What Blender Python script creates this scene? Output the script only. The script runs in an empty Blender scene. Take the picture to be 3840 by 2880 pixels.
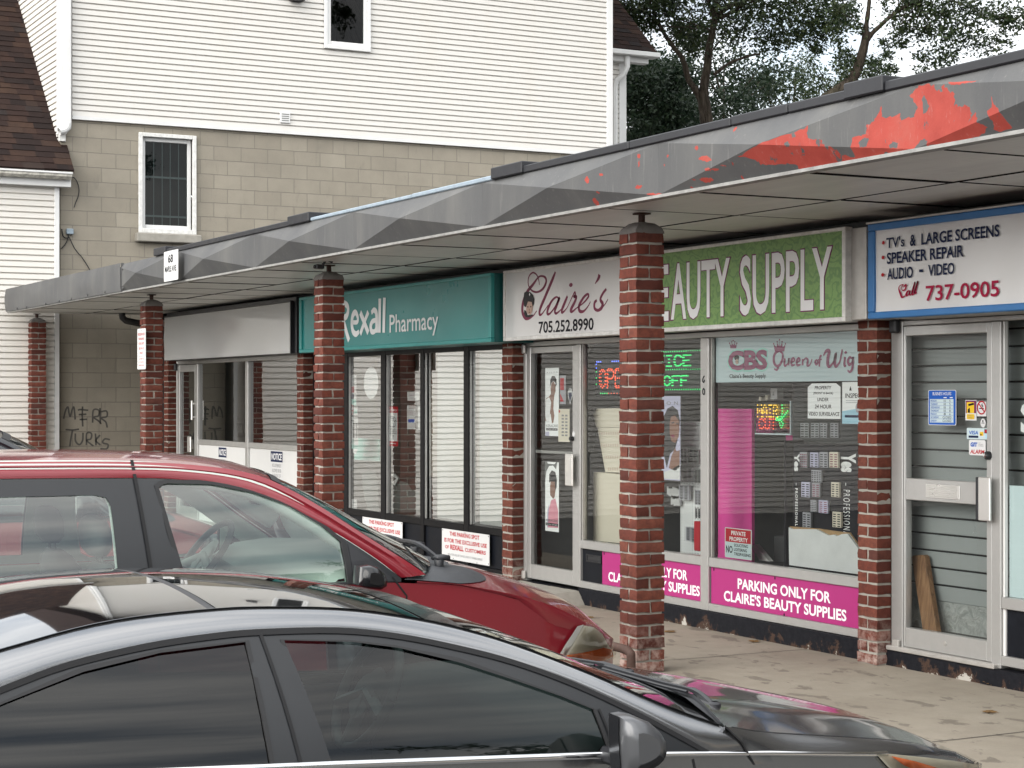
import bpy, bmesh, math, random
from mathutils import Vector, Matrix, noise as mnoise
from mathutils.geometry import delaunay_2d_cdt

SC = bpy.context.scene
COL = SC.collection
R = math.radians
rnd = random.Random(7)

# ------------------------------------------------------------------ camera
VIEW_ANGLE = R(27.7)          # angle between the view axis and the shop row
EYE = Vector((0.0, 0.0, 1.66))
FWD = Vector((-math.cos(VIEW_ANGLE), math.sin(VIEW_ANGLE), 0))
RGT = Vector((math.sin(VIEW_ANGLE), math.cos(VIEW_ANGLE), 0))
cam_data = bpy.data.cameras.new('camera')
cam_data.sensor_width = 36.0
cam_data.lens = 36.0 * 7000.0 / 3840.0
cam_data.shift_y = 50.0 / 3840.0
cam_data.clip_start = 0.05
cam_data.clip_end = 2000
cam = bpy.data.objects.new('camera', cam_data)
cam.location = EYE
cam.rotation_euler = FWD.to_track_quat('-Z', 'Y').to_euler()
COL.objects.link(cam)
SC.camera = cam

# ------------------------------------------------------------------ light
SUN_EL, SUN_AZ = R(30), R(163)       # sun behind thin overcast, high, behind the camera
world = bpy.data.worlds.new('World')
SC.world = world
world.use_nodes = True
_nt = world.node_tree
for n in list(_nt.nodes):
    _nt.nodes.remove(n)
def wn(t, **kw):
    n = _nt.nodes.new(t)
    for k, v in kw.items():
        setattr(n, k, v)
    return n
_out = wn('ShaderNodeOutputWorld')
_bg = wn('ShaderNodeBackground')
_bg.inputs['Strength'].default_value = 0.1
_sky = wn('ShaderNodeTexSky', sky_type='NISHITA', sun_disc=False)
_sky.sun_elevation = SUN_EL
_sky.sun_rotation = SUN_AZ
_tc = wn('ShaderNodeTexCoord')
_mp = wn('ShaderNodeMapping')
_mp.inputs['Scale'].default_value = (1.0, 1.0, 4.2)
_n1 = wn('ShaderNodeTexNoise')
_n1.inputs['Scale'].default_value = 2.3
_n1.inputs['Detail'].default_value = 7
_n1.inputs['Roughness'].default_value = 0.58
_cr = wn('ShaderNodeValToRGB')
_cr.color_ramp.elements[0].position = 0.30
_cr.color_ramp.elements[0].color = (4.3, 4.95, 5.8, 1)
_cr.color_ramp.elements[1].position = 0.62
_cr.color_ramp.elements[1].color = (12.6, 12.5, 12.2, 1)
# a break in the cloud low behind the trees lets some blue through
_dot = wn('ShaderNodeVectorMath', operation='DOT_PRODUCT')
_gapdir = (FWD + RGT * ((3020 - 1920) / 7000) + Vector((0, 0, 1)) * ((1490 - 270) / 7000)).normalized()
_dot.inputs[1].default_value = _gapdir
_gr = wn('ShaderNodeMapRange')
_gr.inputs['From Min'].default_value = 0.9990
_gr.inputs['From Max'].default_value = 0.99985
_gr.inputs['To Min'].default_value = 0.97
_gr.inputs['To Max'].default_value = 0.55
_mx = wn('ShaderNodeMix', data_type='RGBA')
L = _nt.links.new
L(_tc.outputs['Generated'], _mp.inputs['Vector'])
L(_mp.outputs['Vector'], _n1.inputs['Vector'])
L(_n1.outputs['Fac'], _cr.inputs['Fac'])
L(_tc.outputs['Generated'], _dot.inputs[0])
L(_dot.outputs['Value'], _gr.inputs['Value'])
L(_gr.outputs['Result'], _mx.inputs['Factor'])
L(_sky.outputs['Color'], _mx.inputs[6])
# the cloud veil is brightest round the hidden sun
_sdot = wn('ShaderNodeVectorMath', operation='DOT_PRODUCT')
_sdot.inputs[1].default_value = (math.sin(SUN_AZ) * math.cos(SUN_EL), math.cos(SUN_AZ) * math.cos(SUN_EL), math.sin(SUN_EL))
_veil = wn('ShaderNodeMapRange')
_veil.inputs['From Min'].default_value = 0.1
_veil.inputs['From Max'].default_value = 1.0
_veil.inputs['To Min'].default_value = 1.0
_veil.inputs['To Max'].default_value = 2.1
_mul = wn('ShaderNodeVectorMath', operation='SCALE')
L(_tc.outputs['Generated'], _sdot.inputs[0])
L(_sdot.outputs['Value'], _veil.inputs['Value'])
L(_cr.outputs['Color'], _mul.inputs[0])
L(_veil.outputs['Result'], _mul.inputs['Scale'])
L(_mul.outputs[0], _mx.inputs[7])
L(_mx.outputs[2], _bg.inputs['Color'])
L(_bg.outputs['Background'], _out.inputs['Surface'])

sun_data = bpy.data.lights.new('sun', 'SUN')
sun_data.energy = 1.5
sun_data.angle = R(55)
sun_data.color = (1.0, 0.94, 0.86)
sun = bpy.data.objects.new('sun', sun_data)
_sd = Vector((math.sin(SUN_AZ) * math.cos(SUN_EL), math.cos(SUN_AZ) * math.cos(SUN_EL), math.sin(SUN_EL)))
sun.rotation_euler = (-_sd).to_track_quat('-Z', 'Y').to_euler()
sun.location = (0, 0, 40)
COL.objects.link(sun)

SC.view_settings.view_transform = 'Standard'
SC.view_settings.look = 'None'
SC.view_settings.gamma = 1.0
SC.view_settings.exposure = 0.85
SC.render.engine = 'CYCLES'
SC.cycles.max_bounces = 8
SC.cycles.diffuse_bounces = 4
SC.cycles.glossy_bounces = 4
SC.cycles.transparent_max_bounces = 16
SC.cycles.transmission_bounces = 6
SC.cycles.caustics_reflective = False
SC.cycles.caustics_refractive = False
SC.cycles.sample_clamp_indirect = 6.0
SC.cycles.use_denoising = True

# ------------------------------------------------------------------ measuring: survey of the photograph
# a sight line through a photo point, met with a real plane of the place
def sight(px, py):
    return FWD + RGT * ((px - 1920.0) / 7000.0) + Vector((0, 0, 1)) * ((1490.0 - py) / 7000.0)
def onY(p, y):
    r = sight(*p); return EYE + r * (y / r.y)
def onX(p, x):
    r = sight(*p); return EYE + r * (x / r.x)
def onZ(p, z):
    r = sight(*p); return EYE + r * ((z - EYE.z) / r.z)
def zoomed(ox, oy, s, pts):
    return [(ox + a * s, oy + b * s) for a, b in pts]

# ------------------------------------------------------------------ objects
def tag(o, label=None, cat=None, group=None, kind=None):
    if label: o['label'] = label
    if cat: o['category'] = cat
    if group: o['group'] = group
    if kind: o['kind'] = kind
    return o
def thing(name, label, cat, loc=(0, 0, 0), group=None, rz=0.0):
    o = bpy.data.objects.new(name, None)
    o.empty_display_size = 0.2
    o.location = loc
    o.rotation_euler = (0, 0, rz)
    COL.objects.link(o)
    return tag(o, label, cat, group)
def basis(o):
    m = Matrix.Translation(o.location) @ o.rotation_euler.to_matrix().to_4x4()
    if o.parent:
        return basis(o.parent) @ m
    return m
def obj(name, mb, mats, parent=None, smooth=None, world_space=True, label=None):
    """one mesh object; coordinates are given in world space and re-based on the parent"""
    me = bpy.data.meshes.new(name)
    vs = mb.v
    if parent is not None and world_space:
        inv = basis(parent).inverted()
        vs = [inv @ Vector(v) for v in vs]
    me.from_pydata([tuple(v) for v in vs], [], mb.f)
    if not isinstance(mats, (list, tuple)):
        mats = [mats]
    for m in mats:
        me.materials.append(m)
    if len(mats) > 1:
        me.polygons.foreach_set('material_index', mb.mi)
    if smooth is not None:
        if smooth is True:
            me.polygons.foreach_set('use_smooth', [True] * len(me.polygons))
        else:
            me.polygons.foreach_set('use_smooth', [True] * len(me.polygons))
            try:
                me.set_sharp_from_angle(angle=R(smooth))
            except Exception:
                pass
    me.update()
    o = bpy.data.objects.new(name, me)
    COL.objects.link(o)
    if parent is not None:
        o.parent = parent
    if label:
        o['label'] = label
    return o

class MB:
    """collects faces for one mesh"""
    def __init__(s):
        s.v = []; s.f = []; s.mi = []; s.m = 0
    def add(s, vs, fs):
        b = len(s.v)
        s.v.extend([Vector(v) for v in vs])
        for f in fs:
            s.f.append([b + i for i in f]); s.mi.append(s.m)
        return s
    def quad(s, a, b, c, d):
        return s.add([a, b, c, d], [(0, 1, 2, 3)])
    def box(s, x0, x1, y0, y1, z0, z1):
        vs = [(x0, y0, z0), (x1, y0, z0), (x1, y1, z0), (x0, y1, z0), (x0, y0, z1), (x1, y0, z1), (x1, y1, z1), (x0, y1, z1)]
        return s.add(vs, [(0, 3, 2, 1), (4, 5, 6, 7), (0, 1, 5, 4), (1, 2, 6, 5), (2, 3, 7, 6), (3, 0, 4, 7)])
    def bbox(s, x0, x1, y0, y1, z0, z1, r=0.004):
        """box with chamfered edges"""
        r = min(r, (x1 - x0) * .45, (y1 - y0) * .45, (z1 - z0) * .45)
        bm = bmesh.new()
        bmesh.ops.create_cube(bm, size=1)
        for v in bm.verts:
            v.co = Vector(((x0 + x1) / 2 + v.co.x * (x1 - x0), (y0 + y1) / 2 + v.co.y * (y1 - y0), (z0 + z1) / 2 + v.co.z * (z1 - z0)))
        bmesh.ops.bevel(bm, geom=bm.edges[:], offset=r, segments=1, affect='EDGES', profile=.5)
        s.bm(bm); bm.free()
        return s
    def bm(s, bm):
        bm.verts.index_update()
        return s.add([v.co.copy() for v in bm.verts], [[v.index for v in f.verts] for f in bm.faces])
    def grid(s, rows, closed_u=False, closed_v=False, flip=False):
        """rows: list of equally long lists of points"""
        n = len(rows[0]); b = len(s.v)
        for r_ in rows:
            s.v.extend([Vector(p) for p in r_])
        nr = len(rows)
        for i in range(nr if closed_u else nr - 1):
            for j in range(n if closed_v else n - 1):
                a, c = b + i * n + j, b + i * n + (j + 1) % n
                d, e = b + ((i + 1) % nr) * n + (j + 1) % n, b + ((i + 1) % nr) * n + j
                s.f.append([a, e, d, c] if flip else [a, c, d, e]); s.mi.append(s.m)
        return s
    def fan(s, ring, flip=False):
        n = len(ring)
        return s.add(ring, [tuple(range(n))[::-1] if flip else tuple(range(n))])
    def tube(s, pts, rad, seg=8, caps=True):
        pts = [Vector(p) for p in pts]
        if not isinstance(rad, (list, tuple)):
            rad = [rad] * len(pts)
        rows = []
        prev = None
        for i, p in enumerate(pts):
            t = (pts[min(i + 1, len(pts) - 1)] - pts[max(i - 1, 0)]).normalized()
            up = prev if prev is not None else (Vector((0, 0, 1)) if abs(t.z) < .9 else Vector((1, 0, 0)))
            n_ = (up - t * up.dot(t))
            if n_.length < 1e-5:
                n_ = t.orthogonal()
            n_.normalize(); prev = n_
            b_ = t.cross(n_)
            rows.append([p + (n_ * math.cos(2 * math.pi * k / seg) + b_ * math.sin(2 * math.pi * k / seg)) * rad[i] for k in range(seg)])
        s.grid(rows, closed_v=True)
        if caps:
            s.fan(rows[0]); s.fan(rows[-1], flip=True)
        return s
    def lathe(s, prof, c=(0, 0, 0), axis='Z', seg=24):
        """prof: (radius, height)"""
        rows = []
        c = Vector(c)
        for r_, h in prof:
            row = []
            for k in range(seg):
                a = 2 * math.pi * k / seg
                if axis == 'Z': p = Vector((r_ * math.cos(a), r_ * math.sin(a), h))
                elif axis == 'Y': p = Vector((r_ * math.cos(a), h, r_ * math.sin(a)))
                else: p = Vector((h, r_ * math.cos(a), r_ * math.sin(a)))
                row.append(c + p)
            rows.append(row)
        return s.grid(rows, closed_v=True, flip=(axis == 'Y'))
    def prism(s, poly, f0, f1):
        """extrude polygon (2D) between two mappings"""
        n = len(poly)
        a = [Vector(f0(*p)) for p in poly]; b = [Vector(f1(*p)) for p in poly]
        s.add(a + b, [tuple(range(n)), tuple(range(2 * n - 1, n - 1, -1))] + [(i, i + n, (i + 1) % n + n, (i + 1) % n) for i in range(n)])
        return s
    def xf(s, m, start=0):
        for i in range(start, len(s.v)):
            s.v[i] = m @ s.v[i]
        return s

def catmull(pts, n=8, closed=False):
    pts = [tuple(p) for p in pts]
    out = []
    N = len(pts)
    dim = len(pts[0])
    rng = range(N if closed else N - 1)
    for i in rng:
        if closed:
            p0, p1, p2, p3 = pts[(i - 1) % N], pts[i], pts[(i + 1) % N], pts[(i + 2) % N]
        else:
            p1, p2 = pts[i], pts[i + 1]
            p0 = pts[i - 1] if i > 0 else tuple(2 * a - b for a, b in zip(p1, p2))
            p3 = pts[i + 2] if i + 2 < N else tuple(2 * b - a for a, b in zip(p1, p2))
        for k in range(n):
            t = k / n
            out.append(tuple(0.5 * (2 * p1[d] + (p2[d] - p0[d]) * t + (2 * p0[d] - 5 * p1[d] + 4 * p2[d] - p3[d]) * t * t + (3 * p1[d] - p0[d] - 3 * p2[d] + p3[d]) * t ** 3) for d in range(dim)))
    if not closed:
        out.append(pts[-1])
    return out

def resample(pts, n):
    pts = [Vector(p) for p in pts]
    L_ = [0]
    for a, b in zip(pts, pts[1:]):
        L_.append(L_[-1] + (b - a).length)
    out = []
    j = 0
    for k in range(n):
        d = L_[-1] * k / (n - 1)
        while j < len(L_) - 2 and L_[j + 1] < d:
            j += 1
        seg = L_[j + 1] - L_[j]
        t = 0 if seg < 1e-9 else (d - L_[j]) / seg
        out.append(pts[j].lerp(pts[j + 1], min(max(t, 0), 1)))
    return out

def interp(tab, x):
    """piecewise linear table"""
    if x <= tab[0][0]: return tab[0][1]
    for (a, fa), (b, fb) in zip(tab, tab[1:]):
        if x <= b:
            return fa + (fb - fa) * (x - a) / (b - a)
    return tab[-1][1]

# ------------------------------------------------------------------ lettering
_text_cache = {}
def text_mesh(s, bold=0.0, spacing=1.0, shear=0.0, line=1.0, align='LEFT'):
    key = (s, bold, spacing, shear, line, align)
    if key not in _text_cache:
        cu = bpy.data.curves.new('lettering', 'FONT')
        cu.body = s
        cu.size = 1.0
        cu.offset = bold
        cu.space_character = spacing
        cu.shear = shear
        cu.space_line = line
        cu.align_x = align
        cu.resolution_u = 3
        cu.fill_mode = 'FRONT'
        o = bpy.data.objects.new('lettering', cu)
        COL.objects.link(o)
        dg = bpy.context.evaluated_depsgraph_get()
        me = bpy.data.meshes.new_from_object(o.evaluated_get(dg))
        vs = [v.co.copy() for v in me.vertices]
        fs = [list(p.vertices) for p in me.polygons]
        bpy.data.objects.remove(o); bpy.data.curves.remove(cu); bpy.data.meshes.remove(me)
        _text_cache[key] = (vs, fs)
    return _text_cache[key]
def add_text(mb, s, frame, x0, x1, z0, z1, **kw):
    """fit lettering into a box of a face; frame(u, v) -> world point"""
    vs, fs = text_mesh(s, **kw)
    if not vs: return mb
    ax, bx = min(v.x for v in vs), max(v.x for v in vs)
    ay, by = min(v.y for v in vs), max(v.y for v in vs)
    sx, sy = (x1 - x0) / max(bx - ax, 1e-6), (z1 - z0) / max(by - ay, 1e-6)
    mb.add([frame(x0 + (v.x - ax) * sx, z0 + (v.y - ay) * sy) for v in vs], fs)
    return mb
def ribbon(mb, pts, width, frame, n=8, closed=False):
    """brush stroke: pts are (u, v) or (u, v, w) with w a width factor"""
    p3 = [(p[0], p[1], p[2] if len(p) > 2 else 1.0) for p in pts]
    c = catmull(p3, n, closed)
    L_, Rr = [], []
    N = len(c)
    for i, p in enumerate(c):
        a = c[(i - 1) % N] if closed else c[max(i - 1, 0)]
        b = c[(i + 1) % N] if closed else c[min(i + 1, N - 1)]
        dx, dy = b[0] - a[0], b[1] - a[1]
        l = math.hypot(dx, dy) or 1
        w = width * p[2] / 2
        L_.append(frame(p[0] - dy / l * w, p[1] + dx / l * w)); Rr.append(frame(p[0] + dy / l * w, p[1] - dx / l * w))
    mb.grid([L_, Rr], closed_v=closed)
    return mb
def disc(mb, u, v, ru, rv, frame, n=20):
    mb.fan([frame(u + ru * math.cos(2 * math.pi * k / n), v + rv * math.sin(2 * math.pi * k / n)) for k in range(n)])
    return mb
def patch(mb, x0, x1, z0, z1, frame):
    mb.quad(frame(x0, z0), frame(x1, z0), frame(x1, z1), frame(x0, z1))
    return mb
def roundrect(x0, x1, z0, z1, r, n=4):
    out = []
    for cx, cz, a0 in ((x1 - r, z0 + r, -90), (x1 - r, z1 - r, 0), (x0 + r, z1 - r, 90), (x0 + r, z0 + r, 180)):
        for k in range(n + 1):
            a = R(a0 + 90 * k / n)
            out.append((cx + r * math.cos(a), cz + r * math.sin(a)))
    return out
def front(y):
    """a face that looks at the car park: u runs along the shops, v is height"""
    return lambda u, v: Vector((u, y, v))
# ------------------------------------------------------------------ materials
def mat(name, color=(.8, .8, .8), rough=.6, metal=0.0, spec=.5, coat=0.0, alpha=None):
    m = bpy.data.materials.new(name)
    m.use_nodes = True
    b = m.node_tree.nodes['Principled BSDF']
    b.inputs['Base Color'].default_value = (*color, 1)
    b.inputs['Roughness'].default_value = rough
    b.inputs['Metallic'].default_value = metal
    b.inputs['Specular IOR Level'].default_value = spec
    if coat:
        b.inputs['Coat Weight'].default_value = coat
        b.inputs['Coat Roughness'].default_value = .03
    return m
class NT:
    def __init__(s, m):
        s.t = m.node_tree; s.b = s.t.nodes.get('Principled BSDF')
    def n(s, t, ins=None, **kw):
        n = s.t.nodes.new(t)
        for k, v in kw.items(): setattr(n, k, v)
        for k, v in (ins or {}).items():
            if hasattr(v, 'is_output'): s.t.links.new(v, n.inputs[k])
            else: n.inputs[k].default_value = v
        return n
    def link(s, a, b): s.t.links.new(a, b)
    def coord(s, which='Object', scale=(1, 1, 1), rot=(0, 0, 0)):
        tc = s.n('ShaderNodeTexCoord')
        mp = s.n('ShaderNodeMapping', {'Vector': tc.outputs[which], 'Scale': scale, 'Rotation': rot})
        return mp.outputs['Vector']
    def noise(s, vec, scale=5, detail=5, rough=.55, dist=0.0):
        return s.n('ShaderNodeTexNoise', {'Vector': vec, 'Scale': scale, 'Detail': detail, 'Roughness': rough, 'Distortion': dist}).outputs['Fac']
    def ramp(s, fac, stops, interp='LINEAR'):
        r = s.n('ShaderNodeValToRGB', {'Fac': fac})
        r.color_ramp.interpolation = interp
        e = r.color_ramp.elements
        while len(e) < len(stops): e.new(.5)
        for k, (p, c) in enumerate(stops):
            e[k].position = p
            e[k].color = (*c, 1) if isinstance(c, tuple) else (c, c, c, 1)
        return r.outputs['Color']
    def mix(s, fac, a, b, blend='MIX'):
        n = s.n('ShaderNodeMix', data_type='RGBA', blend_type=blend)
        for i, v in ((0, fac), (6, a), (7, b)):
            if hasattr(v, 'is_output'): s.link(v, n.inputs[i])
            elif i == 0: n.inputs[i].default_value = v
            else: n.inputs[i].default_value = (*v, 1)
        return n.outputs[2]
    def math(s, op, a, b=0.0, clamp=False):
        n = s.n('ShaderNodeMath', operation=op, use_clamp=clamp)
        for i, v in ((0, a), (1, b)):
            if hasattr(v, 'is_output'): s.link(v, n.inputs[i])
            else: n.inputs[i].default_value = v
        return n.outputs[0]
    def bump(s, h, strength=.3, dist=.01):
        n = s.n('ShaderNodeBump', {'Height': h, 'Strength': strength, 'Distance': dist})
        s.link(n.outputs['Normal'], s.b.inputs['Normal'])
        return n
    def base(s, c): s.link(c, s.b.inputs['Base Color'])
    def rough(s, c): s.link(c, s.b.inputs['Roughness'])
    def island(s): return s.n('ShaderNodeNewGeometry').outputs['Random Per Island']

def painted(name, color, rough=.5, dirt=.25, scale=3.0, metal=0.0, bump=.05, dark=.55, coat=0.0, spec=.5):
    """a real surface: uneven colour, patchy gloss, fine relief"""
    m = mat(name, color, rough, metal, spec, coat)
    t = NT(m)
    v = t.coord()
    n1 = t.noise(v, scale, 7, .62)
    n2 = t.noise(v, scale * 9, 4, .6)
    f = t.ramp(n1, [(.38, 0.0), (.72, 1.0)])
    c = t.mix(t.math('MULTIPLY', f, dirt), color, tuple(x * dark for x in color))
    c = t.mix(t.math('MULTIPLY', n2, dirt * .5), c, tuple(min(1, x * .8) for x in color))
    t.base(c)
    t.rough(t.math('ADD', t.math('MULTIPLY', n1, .25), rough - .12, True))
    if bump: t.bump(n2, bump, .004)
    return m

M = {}
def build_mats():
    # brick: rock-faced red clay, each brick its own tone
    m = mat('red_brick', (.2, .05, .035), .85, spec=.25); t = NT(m)
    v = t.coord()
    isl = t.island()
    c = t.ramp(isl, [(0.0, (.068, .02, .014)), (.25, (.108, .028, .018)), (.6, (.142, .039, .025)), (.9, (.17, .054, .035)), (1.0, (.09, .033, .025))])
    n1 = t.noise(v, 26, 6, .65); n2 = t.noise(v, 150, 3, .6)
    c = t.mix(t.ramp(n1, [(.35, .0), (.75, .75)]), c, (.05, .016, .013))
    n3 = t.noise(v, 9, 8, .75, .4)
    c = t.mix(t.ramp(n3, [(.7, 0.0), (.8, .4)]), c, (.36, .27, .23))
    # pale salts near the ground
    tc = t.n('ShaderNodeTexCoord'); sx = t.n('ShaderNodeSeparateXYZ', {0: tc.outputs['Object']})
    low = t.n('ShaderNodeMapRange', {'Value': sx.outputs['Z'], 'From Min': .32, 'From Max': .05, 'To Min': 0.0, 'To Max': .75}).outputs[0]
    c = t.mix(t.math('MULTIPLY', low, t.ramp(t.noise(v, 18, 6, .7), [(.42, 0.0), (.62, 1.0)])), c, (.42, .33, .29))
    t.base(c)
    t.bump(t.math('ADD', t.math('MULTIPLY', n1, 1.0), t.math('MULTIPLY', n2, .35)), .55, .006)
    M['brick'] = m
    m = painted('mortar', (.33, .31, .27), .95, .6, 8, bump=.4); M['mortar'] = m
    m = painted('dark_cap_mortar', (.16, .15, .14), .95, .6, 14, bump=.5); M['cap'] = m
    # concrete block wall
    m = mat('concrete_block', (.3, .27, .22), .92, spec=.2); t = NT(m)
    v = t.coord(rot=(R(90), 0, R(90)))
    tc = t.n('ShaderNodeTexCoord')
    sp = t.n('ShaderNodeSeparateXYZ', {0: tc.outputs['Object']})
    cb = t.n('ShaderNodeCombineXYZ', {0: sp.outputs['Y'], 1: sp.outputs['Z']})
    warp = t.n('ShaderNodeVectorMath', {0: cb.outputs[0], 1: t.n('ShaderNodeVectorMath', {0: t.n('ShaderNodeTexNoise', {'Vector': cb.outputs[0], 'Scale': 7.0, 'Detail': 4.0}).outputs['Color'], 1: (.012, .012, 0)}, operation='MULTIPLY').outputs[0]}, operation='ADD').outputs[0]
    bk = t.n('ShaderNodeTexBrick', {'Vector': warp, 'Scale': 1.0, 'Mortar Size': .0055, 'Mortar Smooth': .25, 'Bias': 0.0, 'Brick Width': .4, 'Row Height': .2,
                                   'Color1': (.285, .254, .203, 1), 'Color2': (.335, .301, .242, 1), 'Mortar': (.2, .18, .15, 1)})
    bk.offset = .5
    n1 = t.noise(cb.outputs[0], 2.2, 6, .6); n2 = t.noise(cb.outputs[0], 55, 4, .6)
    c = t.mix(t.ramp(n1, [(.35, 0.0), (.75, .5)]), bk.outputs['Color'], (.19, .172, .143))
    n4 = t.noise(t.n('ShaderNodeVectorMath', {0: cb.outputs[0], 1: (2.2, .5, 1)}, operation='MULTIPLY').outputs[0], 3.0, 6, .7)
    c = t.mix(t.ramp(n4, [(.58, 0.0), (.75, .45)]), c, (.15, .135, .115))
    c = t.mix(t.math('MULTIPLY', n2, .3), c, (.16, .145, .12))
    t.base(c)
    t.bump(t.math('ADD', t.math('MULTIPLY', bk.outputs['Fac'], -1.0), t.math('MULTIPLY', n2, .3)), .6, .006)
    M['block'] = m
    # vinyl siding
    for nm, col in (('siding', (.65, .628, .59)), ('garage_siding', (.68, .65, .60))):
        m = mat('white_vinyl_' + nm, col, .5, spec=.3); t = NT(m)
        v = t.coord(); v2 = t.coord(scale=(1, 1, .25))
        n1 = t.noise(v2, 1.6, 7, .65); n2 = t.noise(v, 30, 4, .6)
        c = t.mix(t.ramp(n1, [(.5, 0.0), (.8, .28)]), col, (.62, .56, .47))
        n3 = t.noise(t.coord(scale=(3, 5, .35)), 3.5, 6, .7)
        c = t.mix(t.ramp(n3, [(.60, 0.0), (.78, .22)]), c, (.5, .44, .36))
        t.base(c); t.bump(n2, .06, .003)
        M[nm] = m
    M['white_trim'] = painted('white_painted_trim', (.70, .695, .68), .42, .18, 4)
    M['old_white'] = painted('flaking_white_paint', (.74, .73, .70), .6, .8, 18, bump=.3, dark=.6)
    M['stained_white'] = painted('stained_gutter', (.6, .57, .5), .6, 1.0, 14, bump=.1, dark=.18)
    # shingles
    m = mat('brown_shingle', (.06, .04, .03), .93, spec=.15); t = NT(m)
    v = t.coord()
    c = t.ramp(t.island(), [(0, (.016, .011, .0105)), (.3, (.026, .0155, .0135)), (.6, (.036, .0195, .0155)), (.85, (.058, .033, .023)), (1, (.021, .019, .02))])
    n1 = t.noise(v, 230, 3, .7); n2 = t.noise(v, 5, 6, .6)
    c = t.mix(t.math('MULTIPLY', n1, .5), c, (.012, .009, .008)); c = t.mix(t.ramp(n2, [(.4, 0.0), (.7, .45)]), c, (.016, .011, .010))
    t.base(c); t.bump(n1, .8, .004); M['shingle'] = m
    # canopy metal, dull grey painted sheet with rain streaks
    m = mat('dull_grey_sheet_metal', (.3, .3, .3), .55, .0, .25); t = NT(m)
    v = t.coord()
    n1 = t.noise(t.coord(scale=(1, 1, .3)), 2.4, 7, .6); n2 = t.noise(t.coord(scale=(6, 6, .5)), 6, 6, .65); n3 = t.noise(v, 90, 3)
    c = t.ramp(n1, [(.3, (.062, .063, .066)), (.55, (.086, .086, .085)), (.8, (.128, .125, .117))])
    c = t.mix(t.ramp(n2, [(.6, 0.0), (.72, .3)]), c, (.27, .26, .24))
    c = t.mix(t.ramp(t.noise(t.coord(scale=(3, 3, 12)), 7, 8, .8), [(.66, 0.0), (.7, .35)]), c, (.5, .48, .45))
    c = t.mix(t.math('MULTIPLY', n3, .2), c, (.15, .15, .15))
    t.base(c); t.bump(n1, .25, .01); M['fascia'] = m
    m = mat('faded_red_undercoat', (.5, .1, .08), .7, 0, .3); t = NT(m)
    v = t.coord()
    c = t.ramp(t.noise(v, 3.5, 7, .65), [(.3, (.25, .034, .025)), (.55, (.33, .052, .038)), (.8, (.31, .08, .06))])
    c = t.mix(t.ramp(t.noise(t.coord(scale=(2, 2, .6)), 14, 7, .75), [(.58, 0.0), (.66, .4)]), c, (.36, .2, .18))
    c = t.mix(t.ramp(t.noise(t.coord(scale=(1, 1, .7)), 9, 9, .7, .4), [(.60, 0.0), (.61, 1.0)]), c, (.075, .075, .076))
    t.base(c); t.bump(t.noise(v, 60, 4), .2, .004); M['red_peel'] = m
    M['edge_trim'] = painted('pale_edge_trim', (.30, .295, .28), .5, .8, 12, bump=.1, dark=.4)
    M['flashing'] = painted('dark_roof_flashing', (.014, .0145, .018), .5, .4, 5, bump=.1)
    M['membrane'] = painted('pale_blue_membrane', (.27, .33, .38), .7, .6, 14, bump=.2)
    # soffit boards
    m = mat('greyish_soffit_paint', (.45, .45, .43), .38, 0, .5); t = NT(m)
    v = t.coord(scale=(.6, 2.5, 1))
    n1 = t.noise(v, 1.8, 6, .6); n2 = t.noise(t.coord(scale=(9, 1, 1)), 5, 5, .6)
    c = t.ramp(n1, [(.3, (.56, .56, .54)), (.6, (.66, .66, .63)), (.85, (.72, .71, .67))])
    c = t.mix(t.ramp(n2, [(.55, 0.0), (.75, .25)]), c, (.2, .2, .19))
    t.base(c); t.bump(n1, .3, .02); M['soffit'] = m
    M['black_gap'] = mat('black_gap', (.008, .008, .009), .9)
    # shop front aluminium
    M['alu'] = painted('satin_aluminium', (.47, .465, .45), .36, .35, 6, .55, .04, .7)
    M['alu_old'] = painted('weathered_aluminium', (.5, .48, .45), .42, .6, 10, .45, .08, .6)
    M['alu_bright'] = painted('bright_aluminium', (.78, .77, .74), .3, .15, 5, .75, .02, .8)
    M['black_frame'] = painted('black_painted_frame', (.006, .006, .007), .38, .6, 20, bump=.2, dark=2.2, spec=.12)
    M['black_panel'] = painted('black_painted_panel', (.007, .008, .011), .42, .6, 9, bump=.15, dark=1.8, spec=.12)
    # peeling dark base course
    m = mat('peeling_dark_base', (.018, .019, .023), .65, spec=.15); t = NT(m)
    v = t.coord()
    n1 = t.noise(v, 6.5, 8, .68, .3); n2 = t.noise(v, 28, 6, .7)
    c = t.ramp(n2, [(.3, (.005, .0055, .008)), (.7, (.012, .0125, .016))])
    tc = t.n('ShaderNodeTexCoord'); sx = t.n('ShaderNodeSeparateXYZ', {0: tc.outputs['Object']})
    rust = t.math('ADD', n1, t.n('ShaderNodeMapRange', {'Value': sx.outputs['Z'], 'From Min': .0, 'From Max': .1, 'To Min': .09, 'To Max': -.05}).outputs[0])
    c = t.mix(t.ramp(rust, [(.57, 0.0), (.61, 1.0)]), c, (.055, .033, .024))
    c = t.mix(t.ramp(rust, [(.67, 0.0), (.68, 1.0)]), c, (.4, .38, .34))
    t.base(c); t.bump(rust, .5, .006); M['base'] = m
    M['white_panel'] = painted('white_insert_panel', (.64, .64, .63), .35, .1, 3)
    M['paper_in'] = mat('poster_paper', (.88, .88, .88), .6)
    M['paper'] = mat('white_paper', (.62, .62, .615), .6)
    M['sign_white'] = painted('white_sign_face', (.66, .655, .645), .13, .12, 2, bump=.0, dark=.85, spec=.6)
    M['blank_white'] = painted('blank_sign_face', (.46, .46, .455), .10, .1, 2, bump=.0, dark=.85, spec=.9)
    # walkway concrete
    m = mat('walkway_concrete', (.3, .27, .23), .9, spec=.25); t = NT(m)
    v = t.coord()
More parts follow.
